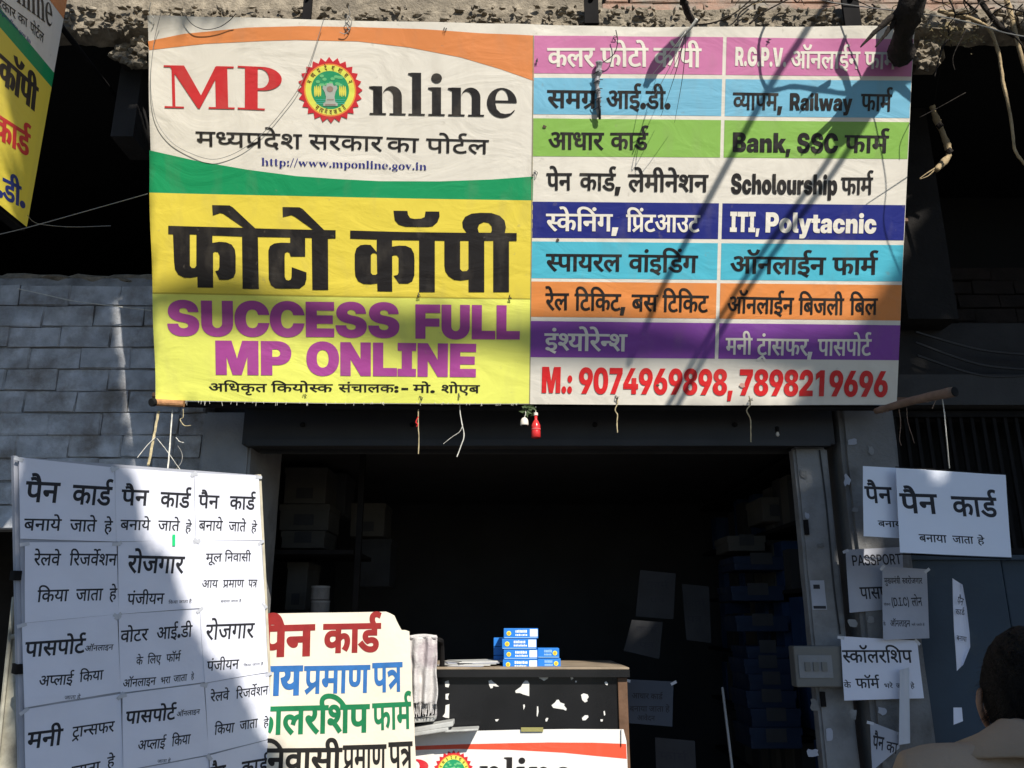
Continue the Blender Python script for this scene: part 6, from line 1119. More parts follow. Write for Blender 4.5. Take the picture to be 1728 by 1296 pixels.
sheet(PF(1426, 928), [(1426, 928), (1522, 923), (1526, 1026), (1433, 1034)], 'grey plastic-covered passport notice on the concrete pillar', [('PASSPORT', 1438.7, 955, 1521, 952, 17.5, dict(font='R', bold=(8, 4))), ('पासपोर्ट', 1452, 1011, 1516, 1009, 20)], 1, m=M['paperdim'])
sheet(PF(1488, 956, .05), [(1488, 955.6), (1563, 960.7), (1568, 1077), (1489, 1080)], 'portrait loan notice overlapping the passport notice', [('मुख्यमंत्री', 1492, 985, 1519, 985, 9.5), ('स्वरोजगार', 1522, 985, 1556, 985, 9.5), ('योजना', 1491, 1022, 1502, 1022, 4, TH_), ('(D.I.C)', 1505, 1023, 1534, 1022, 14, dict(font='R', bold=(14, 6))), ('लोन', 1539, 1023, 1556.6, 1022, 14), ('के', 1490, 1056, 1494, 1056, 6, TH_), ('ऑनलाइन', 1502, 1057, 1536, 1057, 10), ('भरे जाते हे', 1538, 1056, 1560, 1056, 3.5, TH_)], 1, m=M['paperdim'])
sheet(PF(1418, 1074, .02), [(1418, 1073.6), (1547, 1081), (1557.7, 1178), (1423.7, 1182)], 'white scholarship form notice taped low on the pillar', [('स्कॉलरशिप', 1422, 1118, 1540, 1118, 21, dict(bold=(16, 14))), ('के', 1423.7, 1160.5, 1436, 1160.5, 9.5), ('फॉर्म', 1444, 1161, 1485, 1161, 16, dict(bold=(16, 14))), ('भरे', 1492, 1161, 1506.7, 1161, 7.5), ('जाते', 1512, 1161, 1529, 1161, 7.5), ('हे', 1536, 1161, 1542.6, 1161, 7.5)], 1, m=M['paper'])
sheet(PF(1467, 1217, .03), [(1467, 1217), (1517.6, 1236.6), (1516.6, 1262), (1471, 1300)], 'crumpled pan card notice low on the pillar, nearly hidden', [('पैन', 1471, 1262, 1490, 1266, 22, HV), ('का', 1494, 1268, 1513, 1272, 18)], 1, m=M['paperdim'])
# curled narrow strips hanging
def strip(pts_l, pts_r, Y, label, words=(), m='paperdim', curl=.03):
    root = thing('paper_strip', label, 'notice', at(*pts_l[0], Y)); vs, fs = [], []
    n = len(pts_l)
    for k, (a, b) in enumerate(zip(pts_l, pts_r)):
        for i in range(7):
            t = i / 6; vs.append(at(a[0] * (1 - t) + b[0] * t, a[1] * (1 - t) + b[1] * t, Y + curl * math.sin(t * math.pi * .8) ))
    for k in range(n - 1):
        for i in range(6): fs.append((k * 7 + i, (k + 1) * 7 + i, (k + 1) * 7 + i + 1, k * 7 + i + 1))
    o = part('paper', (vs, fs), M[m], root); sm = o.modifiers.new('thickness', 'SOLIDIFY'); sm.thickness = .0008
    return root
strip([(1518.5, 1131), (1518, 1190), (1517, 1257)], [(1534, 1126), (1535, 1190), (1536, 1254)], YP - .06, 'narrow bluish folded notice hanging end-on over the scholarship notice', m='pouch', curl=.01)
r_ = strip([(1607.5, 976), (1608.5, 1020), (1610, 1060), (1613, 1100), (1615, 1132)], [(1624, 986.6), (1631, 1025), (1636, 1068), (1637, 1092), (1625, 1122)], 3.55, 'curled white strip notice hanging before the blue shutter above the man', m='paper')
f4 = yframe(1610, 1000, 3.545, 0, 0, None); f4.word('पैन', 1614, 1018, 1624, 1022, 12, ink, r_, lay=1); f4.word('कार्ड', 1613, 1037, 1628, 1038, 9, ink, r_, lay=1); f4.word('बनाया', 1614, 1080, 1631, 1083, 8, ink, r_, lay=1)
strip([(1609, 1194), (1609.5, 1223)], [(1623, 1194), (1625, 1217)], 3.55, 'small white slip beside the ear of the man against the blue shutter', m='paper', curl=.003)

# ------------------------------------------------------------------ dim shop interior
def crate(name, label, cat, a, b, m, lines=0, group=None):
    t = thing(name, label, cat, (a[0], a[1], min(a[2], b[2])), group)
    bevel(part('body', box((min(a[0], b[0]), a[1], min(a[2], b[2])), (max(a[0], b[0]), a[1] + .3, max(a[2], b[2]))), m, t), .005)
    w_ = abs(b[0] - a[0]); 
    part('lid', box((min(a[0], b[0]) - .004, a[1] - .004, max(a[2], b[2]) - .03), (max(a[0], b[0]) + .004, a[1] + .304, max(a[2], b[2]) + .003)), m, t)
    part('label', box((min(a[0], b[0]) + w_ * .3, a[1] - .006, min(a[2], b[2]) + .03), (min(a[0], b[0]) + w_ * .7, a[1] - .004, min(a[2], b[2]) + .09)), M['shadepaper'], t); return t
Y4 = 4.7
for k, (x0, y0, x1, y1, lab) in enumerate([(478, 790, 552, 850, 'dim carton on top of the upper pile at the left of the shop'), (470, 852, 556, 895, 'wide dim carton under the topmost one at the left of the shop'), (474, 897, 548, 925, 'flat dim carton at the foot of the upper pile inside'), (480, 950, 520, 1030, 'tall dusty carton beside two pale tins inside the shop')]):
    crate('storage_carton', lab, 'carton', at(x0, y1, Y4), at(x1, y0, Y4), M['carton'])
for k, (y0, y1) in enumerate(((990, 1012), (1015, 1034))):
    c = at(540, y1, 4.5); h = at(540, y0, 4.5).z - c.z
    tn = thing('tin', ['upper', 'lower'][k] + ' pale tin of two stacked at the left inside the shop', 'tin', c)
    part('can', lathe([(.048, 0), (.048, h * .97), (.044, h)], c, 20), M['plaster'], tn); part('lid', lathe([(.05, 0), (.05, .01)], c + Vector((0, 0, h * .9)), 20), M['jamb'], tn)
rk = thing('left_rack', 'dark steel rack standing inside the shop on the left', 'rack', (at(520, 1030, 4.6).x, 4.65, .45))
for py_ in (930, 1036, 1150):
    p = at(520, py_, 4.6); part('shelf', box((p.x - .30, 4.42, p.z - .03), (p.x + .28, 5.0, p.z - .008)), M['iron'], rk)
for sx in (-.30, .27): part('post', box((at(520, 1000, 4.6).x + sx, 4.44, .45), (at(520, 1000, 4.6).x + sx + .03, 4.47, 2.5)), M['iron'], rk)
sh = thing('file_shelf', 'shelf unit crammed with dark blue box files inside at right', 'shelf', (xr + .25, 4.8, .45))
xs0, xs1 = xr + .12, xr + .40
for k in range(6): part('shelf', box((xs0, 4.0, .75 + .33 * k), (xs1, 6.3, .77 + .33 * k)), M['iron'], sh)
for k in range(5):
    y = 4.02
    while y < 5.9:
        w_ = random.uniform(.10, .17); h = random.uniform(.20, .29)
        if random.random() < .86:
            lab = random.choice(['dark blue box file', 'black box file', 'faded grey box file'])
            f = thing('box_file', '%s upright on the %s shelf inside the shop' % (lab, ['lowest', 'second lowest', 'middle', 'second highest', 'top'][k]), 'file', (xs0, y, .77 + .33 * k), 'box files on the shelf')
            part('spine', box((xs0 + random.uniform(0, .03), y, .772 + .33 * k), (xs1 - .02, y + w_ - .006, .772 + .33 * k + h)), {'dark blue box file': M['bluefile'], 'black box file': M['room'], 'faded grey box file': M['carton']}[lab], f)
        y += w_
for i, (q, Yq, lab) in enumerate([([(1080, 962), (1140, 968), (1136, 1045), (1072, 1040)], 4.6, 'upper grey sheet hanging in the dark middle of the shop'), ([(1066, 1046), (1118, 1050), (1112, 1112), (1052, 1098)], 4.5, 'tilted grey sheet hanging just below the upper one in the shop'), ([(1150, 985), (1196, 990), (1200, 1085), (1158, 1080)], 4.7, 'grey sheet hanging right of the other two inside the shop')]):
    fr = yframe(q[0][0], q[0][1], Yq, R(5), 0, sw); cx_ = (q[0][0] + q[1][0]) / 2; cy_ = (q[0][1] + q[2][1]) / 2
    sheet(fr, q, lab, [('फार्म', cx_ - 20, cy_ - 12, cx_ + 18, cy_ - 11, 10), ('पत्र', cx_ - 14, cy_ + 14, cx_ + 12, cy_ + 14, 9)], 1, m=M['shadepaper'])
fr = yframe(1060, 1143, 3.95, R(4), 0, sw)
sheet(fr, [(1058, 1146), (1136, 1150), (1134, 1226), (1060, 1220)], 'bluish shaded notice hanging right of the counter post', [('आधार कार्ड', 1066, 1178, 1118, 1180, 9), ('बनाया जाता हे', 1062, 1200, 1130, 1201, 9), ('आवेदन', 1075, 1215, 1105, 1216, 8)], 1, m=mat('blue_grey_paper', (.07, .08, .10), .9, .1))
sheet(yframe(1105, 1245, 4.0, R(3), 0, sw), [(1105, 1244), (1172, 1250), (1176, 1330), (1108, 1330)], 'dim notice at the bottom of the doorway beside a metal rod', [('फार्म', 1112, 1280, 1160, 1283, 12), ('पत्र', 1112, 1305, 1150, 1308, 12)], 1, m=M['shadepaper'])
o = part('metal_rod', tube([at(1219, 1160, 3.9), at(1236, 1300, 3.8)], .006, 8, 1), M['wire'], org=at(1236, 1300, 3.8)); tag(o, 'thin grey metal rod leaning in the doorway near the jamb', 'rod')
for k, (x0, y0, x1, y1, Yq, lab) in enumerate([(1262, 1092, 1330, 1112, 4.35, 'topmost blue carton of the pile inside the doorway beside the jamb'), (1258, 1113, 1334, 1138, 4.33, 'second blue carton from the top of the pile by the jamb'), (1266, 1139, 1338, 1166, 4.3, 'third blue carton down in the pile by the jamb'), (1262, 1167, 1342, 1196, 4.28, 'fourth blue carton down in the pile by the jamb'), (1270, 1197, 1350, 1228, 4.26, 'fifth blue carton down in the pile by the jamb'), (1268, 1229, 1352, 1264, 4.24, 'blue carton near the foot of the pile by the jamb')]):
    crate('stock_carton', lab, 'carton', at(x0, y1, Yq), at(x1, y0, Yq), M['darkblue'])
for k, (x0, y0, x1, y1, Yq, m_, lab) in enumerate([(1288, 840, 1326, 880, 4.5, 'carton', 'pale bundle of papers high on the right wall in the shop'), (1230, 905, 1290, 930, 4.6, 'carton', 'flat dusty packet on the right side shelf in the shop'), (1240, 940, 1330, 962, 4.5, 'darkblue', 'long blue box lying under the dusty packet in the shop'), (1236, 990, 1322, 1014, 4.5, 'darkblue', 'long blue box at head height inside the shop by the jamb'), (1244, 1040, 1330, 1066, 4.45, 'darkblue', 'long blue box just above the pile by the jamb'), (590, 850, 650, 905, 5.2, 'carton', 'dim wrapped parcel deep in the shop left of centre'), (600, 910, 660, 990, 5.3, 'shadepaper', 'tall dim box deep in the shop below the wrapped parcel'), (565, 800, 585, 870, 5.0, 'shadepaper', 'narrow dim roll upright beside the cartons in the shop')]):
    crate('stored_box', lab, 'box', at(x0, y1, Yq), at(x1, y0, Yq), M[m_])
bl = thing('bulb', 'bare clear bulb in a black holder hanging under the shutter box at right', 'bulb', at(1312, 735, 3.74))
c = at(1312, 731, 3.70); part('holder', lathe([(.007, 0), (.009, .004), (.009, .022), (.004, .026)], c + Vector((0, 0, .006)), 10), M['iron'], bl); part('glass', lathe([(.002, -.016), (.007, -.012), (.0085, -.006), (.006, .002), (.004, .006)], c, 12), M['bell'], bl, smooth=True)

# ------------------------------------------------------------------ poles, strings, bell, bottle
bp_ = thing('bamboo_pole', 'weathered bamboo stub sticking out past the hoarding bottom right', 'pole', at(1490, 692, 3.4))
pa, pb_ = at(1478, 694, 3.48), at(1611, 661, 3.12)
part('pole', tube([pa, (pa + pb_) / 2 + Vector((0, 0, .006)), pb_], (.013, .021), 12, 5, .12), M['bamboogrey'], bp_, smooth=True)
ax_ = (pb_ - pa).normalized(); part('mouth', lathe([(.0195, 0), (.020, .004), (.016, .005)], pb_ - ax_ * .002, 14, ax_), M['hollow'], bp_)
part('lashing', join(*[tube([pa + ax_ * (d - .006) + Vector((0, -.016, .014)), pa + ax_ * d + Vector((0, -.022, 0)), pa + ax_ * (d + .006) + Vector((0, -.014, -.018))], .003, 5, 3) for d in (.02, .035, .05, .25, .262)]), M['bamboogrey'], bp_)
def cord(name, label, pts, r, m, cat='string', seg=5, rough=0):
    P_ = [at(x, y, Y) for x, y, Y in pts]; rough = rough or (.45 if cat == 'string' else 0); o = part(name, tube(P_, r, seg, 7, rough), M[m], org=P_[0]); return tag(o, label, cat)
cord('string', 'long grey string with a bright bead hanging from the bamboo stub', [(1590, 672, 3.2), (1594, 700, 3.2), (1597, 735, 3.2), (1602, 790, 3.28)], .0022, 'string')
cord('string', 'short loose string hanging near the lashed end of the bamboo stub', [(1517, 690, 3.38), (1520, 715, 3.38), (1518, 740, 3.38), (1521, 752, 3.38)], .0018, 'bamboogrey')
cord('string', 'thin double string just right of the short loose one on the bamboo stub', [(1530, 688, 3.36), (1532, 712, 3.36), (1540, 738, 3.36), (1543, 748, 3.36)], .0016, 'bamboogrey')
cord('string', 'faint string looped over the middle of the bamboo stub', [(1584, 668, 3.2), (1578, 678, 3.2), (1573, 690, 3.2)], .0016, 'bamboogrey')
cord('jute_strip', 'flat tan jute strip tying the notice board to the bamboo pole end', [(268, 694, 3.38), (263, 720, 3.36), (258, 745, 3.33), (250, 785, 3.2)], .005, 'jute')
cord('string', 'straight twisted string from the pole end down to the notice board', [(291, 692, 3.38), (289, 720, 3.36), (286, 760, 3.28), (283, 792, 3.22)], .0028, 'string')
cord('string', 'thin string slanting left from the knot to the board top', [(262, 738, 3.33), (248, 752, 3.28), (232, 772, 3.16)], .0014, 'string')
cord('string', 'thin string slanting right from the knot behind the straight one', [(265, 740, 3.33), (281, 760, 3.3), (302, 790, 3.25), (308, 797, 3.24)], .0014, 'string')
cord('string', 'curved loose string bowing right of the straight one above the board', [(300, 752, 3.3), (307, 765, 3.3), (306, 780, 3.28), (294, 795, 3.24)], .0012, 'wire')
cord('jute_end', 'short curled jute end below the orange pole', [(309, 690, 3.36), (309, 704, 3.36), (304, 708, 3.36), (311, 718, 3.34), (322, 718, 3.33)], .0018, 'jute')
cord('wire_stub', 'short white wire stub beside the straight string', [(297, 738, 3.3), (303, 745, 3.3), (310, 747, 3.3)], .0016, 'string')
H_ = 3.44
cord('ribbon', 'thin hanging cord with a pink thread below the yellow panel', [(707, 670, H_), (706, 690, H_), (706, 720, H_), (707, 742, H_), (706, 766, H_)], .0022, 'jute', rough=.6)
cord('thread', 'tuft of pink thread tied round the thin hanging cord', [(706, 703, H_ - .01), (702, 712, H_ - .01), (705, 716, H_ - .012), (703, 720, H_ - .01)], .0026, 'redglass', 'thread')
cord('string', 'white string hanging from the yellow panel, forking below', [(777, 655, H_ - .02), (776, 690, H_), (779, 712, H_), (783, 735, H_), (777, 755, H_), (771, 771, H_)], .0024, 'string')
cord('string', 'fine side strand of the forked white string', [(781, 716, H_), (776, 728, H_), (762, 738, H_), (748, 749, H_)], .0011, 'string')
cord('string', 'knotted pale string hanging below the first phone number', [(1041, 665, H_), (1042, 680, H_), (1038, 692, H_), (1042, 700, H_), (1041, 715, H_), (1042, 730, H_)], .0024, 'jute', rough=.6)
cord('string', 'knotted pale string hanging below the second phone number', [(1264, 668, H_), (1266, 682, H_), (1260, 693, H_), (1266, 706, H_), (1267, 722, H_), (1267, 746, H_)], .0025, 'jute', rough=.6)
cord('string', 'tiny thread end under the small print of the yellow panel', [(516, 663, 3.42), (512, 675, 3.42), (514, 687, 3.42)], .0012, 'string')
be = thing('hanging_bell', 'tiny pale bell hanging beside the red bottle under the hoarding', 'bell', at(885, 700, 3.42))
c = at(885, 718, 3.42); part('cup', lathe([(.0165, 0), (.0175, .004), (.016, .022), (.011, .031), (.004, .035)], c, 18), M['bell'], be, smooth=True)
part('mouth', lathe([(.013, -.001), (.013, .0015)], c, 14), M['hollow'], be); part('cord', tube([c + Vector((0, 0, .034)), at(887, 697, 3.42), at(886, 684, 3.44)], .0015, 5, 3), M['string'], be)
bo = thing('hanging_bottle', 'small red plastic bottle hanging by its neck under the hoarding', 'bottle', at(904, 697, 3.42))
c = at(904.5, 739, 3.42); part('bottle', lathe([(.016, 0), (.0195, .003), (.0195, .028), (.0185, .031), (.0195, .034), (.019, .054), (.012, .070), (.006, .080), (.0065, .098)], c, 20), M['redglass'], bo, smooth=True)
part('band', lathe([(.0202, 0), (.0202, .003)], c + Vector((0, 0, .036)), 20), V((236, 120, 110)), bo); part('cap', lathe([(.009, 0), (.009, .012)], c + Vector((0, 0, .097)), 12), M['bell'], bo); part('cord', tube([c + Vector((0, 0, .108)), at(904, 686, 3.45)], .0015, 5, 1), M['string'], bo)
part_leaf = thing('leaf_sprig', 'dark green sprig tied above the bell and bottle', 'sprig', at(890, 690, 3.43))
def leafquad(c, d, s, n=None):
    d = d.normalized(); a = d.cross(n or Vector((.3, 1, .2))).normalized(); k = d.cross(a) * .12
    return [c, c + d * s * .45 + a * s * .24 + k * s, c + d * s, c + d * s * .45 - a * s * .24 + k * s], [(0, 1, 2, 3)]
part('leaves', join(*[leafquad(at(random.uniform(880, 902), random.uniform(684, 696), 3.42), Vector((random.uniform(-1, 1), random.uniform(-.3, .3), random.uniform(-1, .3))), .03) for _ in range(16)]), M['leaf'], part_leaf)

# wires in front of and around the hoarding
cord('wire', 'pale wire stretched from the side hoarding corner to the big hoarding edge', [(-30, 402, 2.7), (46, 384, 2.75), (150, 355, 2.9), (249, 327, 3.05)], .0018, 'wire', 'wire')
cord('wire', 'short curved wire end trailing from the side hoarding corner', [(46, 363, 2.74), (60, 376, 2.8), (90, 381, 2.9), (130, 383, 3.0), (187, 381, 3.1)], .0014, 'wire', 'wire')
cord('wire', 'sagging pale wire across the top of the whitewashed brick wall', [(30, 487, 3.7), (75, 497, 3.7), (125, 508, 3.7), (180, 515, 3.7), (255, 524, 3.74)], .0028, 'string', 'wire')
def onband(x, y, h): u, v = UV(x, y); return BF.P(u, v, h)
def bcord(name, label, pts, r, m, cat='wire', rough=0):
    P_ = [onband(x, y, h) for x, y, h in pts]; o = part(name, tube(P_, r, 6, 6, rough), M[m], org=P_[0]); return tag(o, label, cat)
bcord('wire', 'dark wire looping down at the top edge of the orange swoosh', [(314, 26, .02), (320, 36, .02), (332, 47, .02), (350, 52, .015), (372, 48, .015), (390, 38, .02), (402, 28, .03)], .0016, 'cable')
bcord('wire', 'big thin grey loop shaped as a wire shadow over the letters MP and the portal line', [(277, 26, .03), (262, 70, .014), (256, 130, .012), (259, 175, .012), (268, 210, .01), (290, 240, .008), (320, 258, .008), (355, 269, .01), (385, 264, .01), (418, 247, .012), (450, 220, .012), (480, 185, .012), (505, 150, .015), (525, 105, .018), (540, 60, .02), (549, 34, .03)], .0013, 'wire')  # loop built in place of a wire's faint cast shadow
bcord('wire', 'twist of silver wire tying the hoarding above the emblem', [(588, 12, .02), (591, 26, .012), (583, 38, .012), (590, 50, .01), (594, 36, .014), (586, 28, .014), (592, 46, .012), (584, 58, .012), (574, 56, .014)], .0016, 'wire')
bcord('wire', 'thin wire tie at the top left corner of the hoarding', [(258, 8, .02), (254, 24, .012), (262, 34, .01), (257, 44, .01), (264, 30, .012)], .0014, 'string')
tc_ = thing('taped_cable', 'frayed cable end wrapped in silver and black tape over the first list column', 'cable', onband(1010, 105, .02))
part('wire', tube([onband(*p) for p in ((1037, 55, .03), (1040, 75, .03), (1034, 95, .03), (1020, 106, .025), (1010, 112, .02))], .002, 6, 5), M['cable'], tc_)
part('tape_wrap', tube([onband(*p) for p in ((1010, 106, .02), (1009, 125, .018), (1006, 145, .016), (1009, 165, .016), (1008, 185, .016), (1009, 200, .014))], lambda t: .013 - .007 * t + .002 * math.sin(t * 40), 10, 6, .25), M['tape'], tc_)
part('bare_end', tube([onband(1008, 170, .0165 + .012), onband(1010, 190, .03), onband(1011, 203, .015)], .005, 6, 4, .3), M['cable'], tc_)
for k in range(5): part('tape_band', tube([onband(1000, 128 + 15 * k, .018), onband(1008, 124 + 15 * k, .031), onband(1017 - k, 122 + 15 * k, .018)], .0018, 5, 4), M['cable'], tc_)

# ------------------------------------------------------------------ the man at the lower right, seen from behind
def skin(name, verts, edges, m, parent, org, sub=2, root=0, post=None):
    me = bpy.data.meshes.new(name); me.from_pydata([tuple(Vector(v[:3]) - org) for v in verts], edges, []); o = bpy.data.objects.new(name, me); C.objects.link(o)
    sk = o.modifiers.new('skin', 'SKIN'); sk.use_smooth_shade = True
    for i, v in enumerate(verts):
        d = me.skin_vertices[0].data[i]; d.radius = (v[3], v[4] if len(v) > 4 else v[3]); d.use_root = i == root
    s_ = o.modifiers.new('smooth', 'SUBSURF'); s_.levels = s_.render_levels = sub
    bpy.context.view_layer.update(); dg = bpy.context.evaluated_depsgraph_get()
    m2 = bpy.data.meshes.new_from_object(o.evaluated_get(dg)); vs = [v.co.copy() for v in m2.vertices]; fs = [tuple(p.vertices) for p in m2.polygons]
    bpy.data.objects.remove(o); return [v + org for v in vs], fs
HX, HY = .85, 1.47
pg = Vector((HX, HY - .05, 0))
man = thing('person', 'man with short black hair and khaki shirt seen from behind at lower right', 'person', pg)
z_ = 1.60
def hnd(sx, base, d):              # a relaxed hand: palm, four fingers and a thumb
    V2, E2 = [], []
    def chain(pts, rs, root_i=None):
        k = len(V2)
        for i, (p, r) in enumerate(zip(pts, rs)):
            V2.append((*p, r)); 
            if i: E2.append((k + i - 1, k + i))
        if root_i is not None: E2.append((root_i, k))
        return k
    b = Vector(base); chain([b, b + Vector((0, 0, -.05)), b + Vector((0, .004, -.085))], [.022, .026, .022])
    return V2, E2, b
parts_b = []
sh_z = 1.335
neck = Vector((HX + .0, HY - .04, 1.40))
body_v = [(HX, HY - .07, .95, .13, .10), (HX, HY - .08, 1.12, .13, .10), (HX, HY - .08, 1.25, .16, .10), (HX, HY - .065, 1.335, .12, .085), (HX, HY - .035, 1.385, .055, .058), (HX, HY + .0, 1.42, .052, .056), (HX, HY + .02, 1.455, .068, .080), (HX, HY + .03, 1.49, .058, .072)]
body_e = [(i, i + 1) for i in range(7)]
for sx in (-1, 1):
    k = len(body_v); body_v += [(HX + sx * .18, HY - .07, 1.33, .055), (HX + sx * .23, HY - .06, 1.15, .045), (HX + sx * .24, HY - .02, 1.00, .036), (HX + sx * .235, HY + .05, .84, .027), (HX + sx * .235, HY + .06, .80, .024)]
    body_e += [(3, k), (k, k + 1), (k + 1, k + 2), (k + 2, k + 3), (k + 3, k + 4)]
    k = len(body_v); body_v += [(HX + sx * .095, HY - .06, .86, .085), (HX + sx * .10, HY - .05, .48, .055), (HX + sx * .105, HY - .07, .10, .038), (HX + sx * .11, HY + .03, .045, .035), (HX + sx * .115, HY + .12, .035, .03)]
    body_e += [(0, k), (k, k + 1), (k + 1, k + 2), (k + 2, k + 3), (k + 3, k + 4)]
bv = skin('body', body_v, body_e, None, None, pg)
pieces = [bv]
for sx in (-1, 1):                 # palms and fingers
    b = Vector((HX + sx * .235, HY + .065, .79))
    pv = [(*b, .022), (*(b + Vector((0, .005, -.045))), .026, .018), (*(b + Vector((0, .008, -.075))), .024, .016)]
    pieces.append(skin('palm', pv, [(0, 1), (1, 2)], None, None, pg, 1))
    for j, (oy, ln) in enumerate(((-.024, .062), (-.008, .074), (.008, .080), (.024, .072))):
        f0 = b + Vector((0, oy + .008, -.07)); cv = [(*f0, .0095), (*(f0 + Vector((-sx * .002, 0, -ln * .5))), .0088), (*(f0 + Vector((-sx * .012, 0, -ln * .8))), .0082), (*(f0 + Vector((-sx * .024, 0, -ln))), .0075)]
        pieces.append(skin('finger', cv, [(0, 1), (1, 2), (2, 3)], None, None, pg, 1))
    t0 = b + Vector((-sx * .006, .024, -.03)); pieces.append(skin('thumb', [(*t0, .012), (*(t0 + Vector((-sx * .014, .022, -.03))), .010), (*(t0 + Vector((-sx * .02, .026, -.055))), .009)], [(0, 1), (1, 2)], None, None, pg, 1))
HC = Vector((HX + .0, HY + .03, 1.470)); yaw = R(4)
def hd(x, y, z): return HC + Vector((x * math.cos(yaw) - y * math.sin(yaw), x * math.sin(yaw) + y * math.cos(yaw), z))
def headmesh(sx_, sy_, sz_, cut=None, nz=0, push=0):
    vs, fs = [], []; n, m_ = 40, 28
    for j in range(m_ + 1):
        t = math.pi * j / m_
        for i in range(n):
            a = 2 * math.pi * i / n; x, y, z = math.sin(t) * math.cos(a), math.sin(t) * math.sin(a), math.cos(t)
            X_, Y_, Z_ = x * sx_, y * sy_ - (.012 if z > -.2 else .012 + .03 * (z + .2)), z * sz_
            if z < 0: X_ *= 1 + .28 * z; Y_ += .018 * z * (-1)
            if y > 0:                                   # the face, turned away towards the shop
                Y_ += .022 * math.exp(-((x / .14) ** 2 + ((z + .12) / .16) ** 2))      # nose
                Y_ += .006 * math.exp(-((x / .3) ** 2 + ((z + .48) / .09) ** 2)) + .008 * math.exp(-((x / .3) ** 2 + ((z + .75) / .14) ** 2))
                Y_ -= .009 * sum(math.exp(-(((x - s * .36) / .15) ** 2 + ((z - .05) / .11) ** 2)) for s in (-1, 1))
            q = 1 + push
            if nz: q += nz * noise.noise(Vector((x, y, z)) * 9) + nz * .6 * noise.noise(Vector((x, y, z)) * 26)
            vs.append(hd(X_ * q, Y_ * q, Z_ * q))
    for j in range(m_):
        for i in range(n):
            f = (j * n + i, (j + 1) * n + i, (j + 1) * n + (i + 1) % n, j * n + (i + 1) % n)
            t = math.pi * (j + .5) / m_; a = 2 * math.pi * (i + .5) / n; d = (math.sin(t) * math.cos(a), math.sin(t) * math.sin(a), math.cos(t))
            if cut is None or cut(*d): fs.append(f)
    return vs, fs
pieces.append(headmesh(.072, .092, .112))
for s in (-1, 1):                  # ears with rim and lobe
    pts = [(.004 * s, -.008, .030), (.012 * s, -.020, .026), (.016 * s, -.024, .008), (.012 * s, -.018, -.012), (.004 * s, -.006, -.028)]
    P_ = [hd(s * .070 + a, b + .002, c - .012) for a, b, c in pts]; pieces.append(tube(P_, .0052, 8, 5))
    pieces.append(rock(hd(s * .072, -.006, -.008), (.005, .013, .024), 3, 2, .1))
    pieces.append(rock(hd(s * .028, .083, .006), (.012, .006, .006), 1, 2, .02))
part('body', join(*pieces), M['skin'], man, smooth=True)
hair = headmesh(.072, .092, .112, lambda x, y, z: z > (.42 if y > .45 else (-.05 if y > .05 else (-.28 if abs(x) > .72 else -.62))) , .035, .10)
o = part('hair', hair, M['hair'], man, smooth=True)
random.seed(9)
tufts = []
for k in range(1500):
    t = math.acos(random.uniform(-.6, 1)); a = random.uniform(math.pi * .95, 2.05 * math.pi) if random.random() < .8 else random.uniform(0, 2 * math.pi)
    x, y, z = math.sin(t) * math.cos(a), math.sin(t) * math.sin(a), math.cos(t)
    if z < (.45 if y > .4 else (-.0 if y > .0 else (-.26 if abs(x) > .75 else -.62))): continue
    b = hd(x * .078, y * .099 - .012, z * .121); d = Vector((x * .5 + random.uniform(-.3, .3), y * .6, -.55 + z * .5)).normalized(); l = random.uniform(.010, .022)
    n1 = d.cross(Vector((x, y, z))).normalized() * .0016
    tufts.append(([b - n1, b + n1, b + d * l + Vector((x, y, z)) * .004], [(0, 1, 2)]))
part('hair_strands', join(*tufts), M['hair'], man, kind='stuff')
sv = [(HX, HY - .07, .86, .155, .115), (HX, HY - .085, 1.10, .155, .12), (HX, HY - .088, 1.25, .19, .118), (HX, HY - .075, 1.335, .15, .095), (HX, HY - .045, 1.385, .082, .078)]
se = [(0, 1), (1, 2), (2, 3), (3, 4)]
for sx in (-1, 1):
    k = len(sv); sv += [(HX + sx * .185, HY - .075, 1.342, .070), (HX + sx * .243, HY - .065, 1.18, .064), (HX + sx * .258, HY - .03, 1.02, .056), (HX + sx * .25, HY + .04, .88, .045)]; se += [(3, k), (k, k + 1), (k + 1, k + 2), (k + 2, k + 3)]
vs, fs = skin('shirt', sv, se, None, None, pg, 3)
vs = [v + Vector((0, 0, 1)) * 0 + (noise.noise_vector(v * 9) * .007 + noise.noise_vector(Vector((v.x * 14, v.y * 14, v.z * 5))) * .004) for v in vs]
part('shirt', (vs, fs), M['shirt'], man, smooth=True)
# collar: a folded band round the neck, standing proud of the shirt, with its fall
cv_, cf_ = [], []; n = 40
for j, (rx, ry, dz) in enumerate(((.060, .062, .010), (.064, .068, .026), (.074, .080, .026), (.100, .106, .006), (.150, .128, -.018), (.149, .127, -.025), (.105, .10, -.014))):
    for i in range(n):
        a = R(125) + R(290) * i / (n - 1); cx, cy = HX, HY - .048
        cv_.append(Vector((cx + rx * math.cos(a), cy + ry * math.sin(a), 1.412 + dz + .006 + .010 * (-math.sin(a)) + .004 * math.sin(a * 5 + j))))
for j in range(6):
    for i in range(n - 1): cf_.append((j * n + i, j * n + i + 1, (j + 1) * n + i + 1, (j + 1) * n + i))
o = part('collar', (cv_, cf_), M['shirt'], man, smooth=True); so2 = o.modifiers.new('thickness', 'SOLIDIFY'); so2.thickness = .006; so2.offset = 1
tv = [(HX, HY - .07, .93, .15, .115), (HX, HY - .07, .84, .14, .12)]; te = [(0, 1)]
for sx in (-1, 1):
    k = len(tv); tv += [(HX + sx * .095, HY - .06, .74, .095), (HX + sx * .10, HY - .05, .46, .075), (HX + sx * .105, HY - .06, .12, .06)]; te += [(1, k), (k, k + 1), (k + 1, k + 2)]
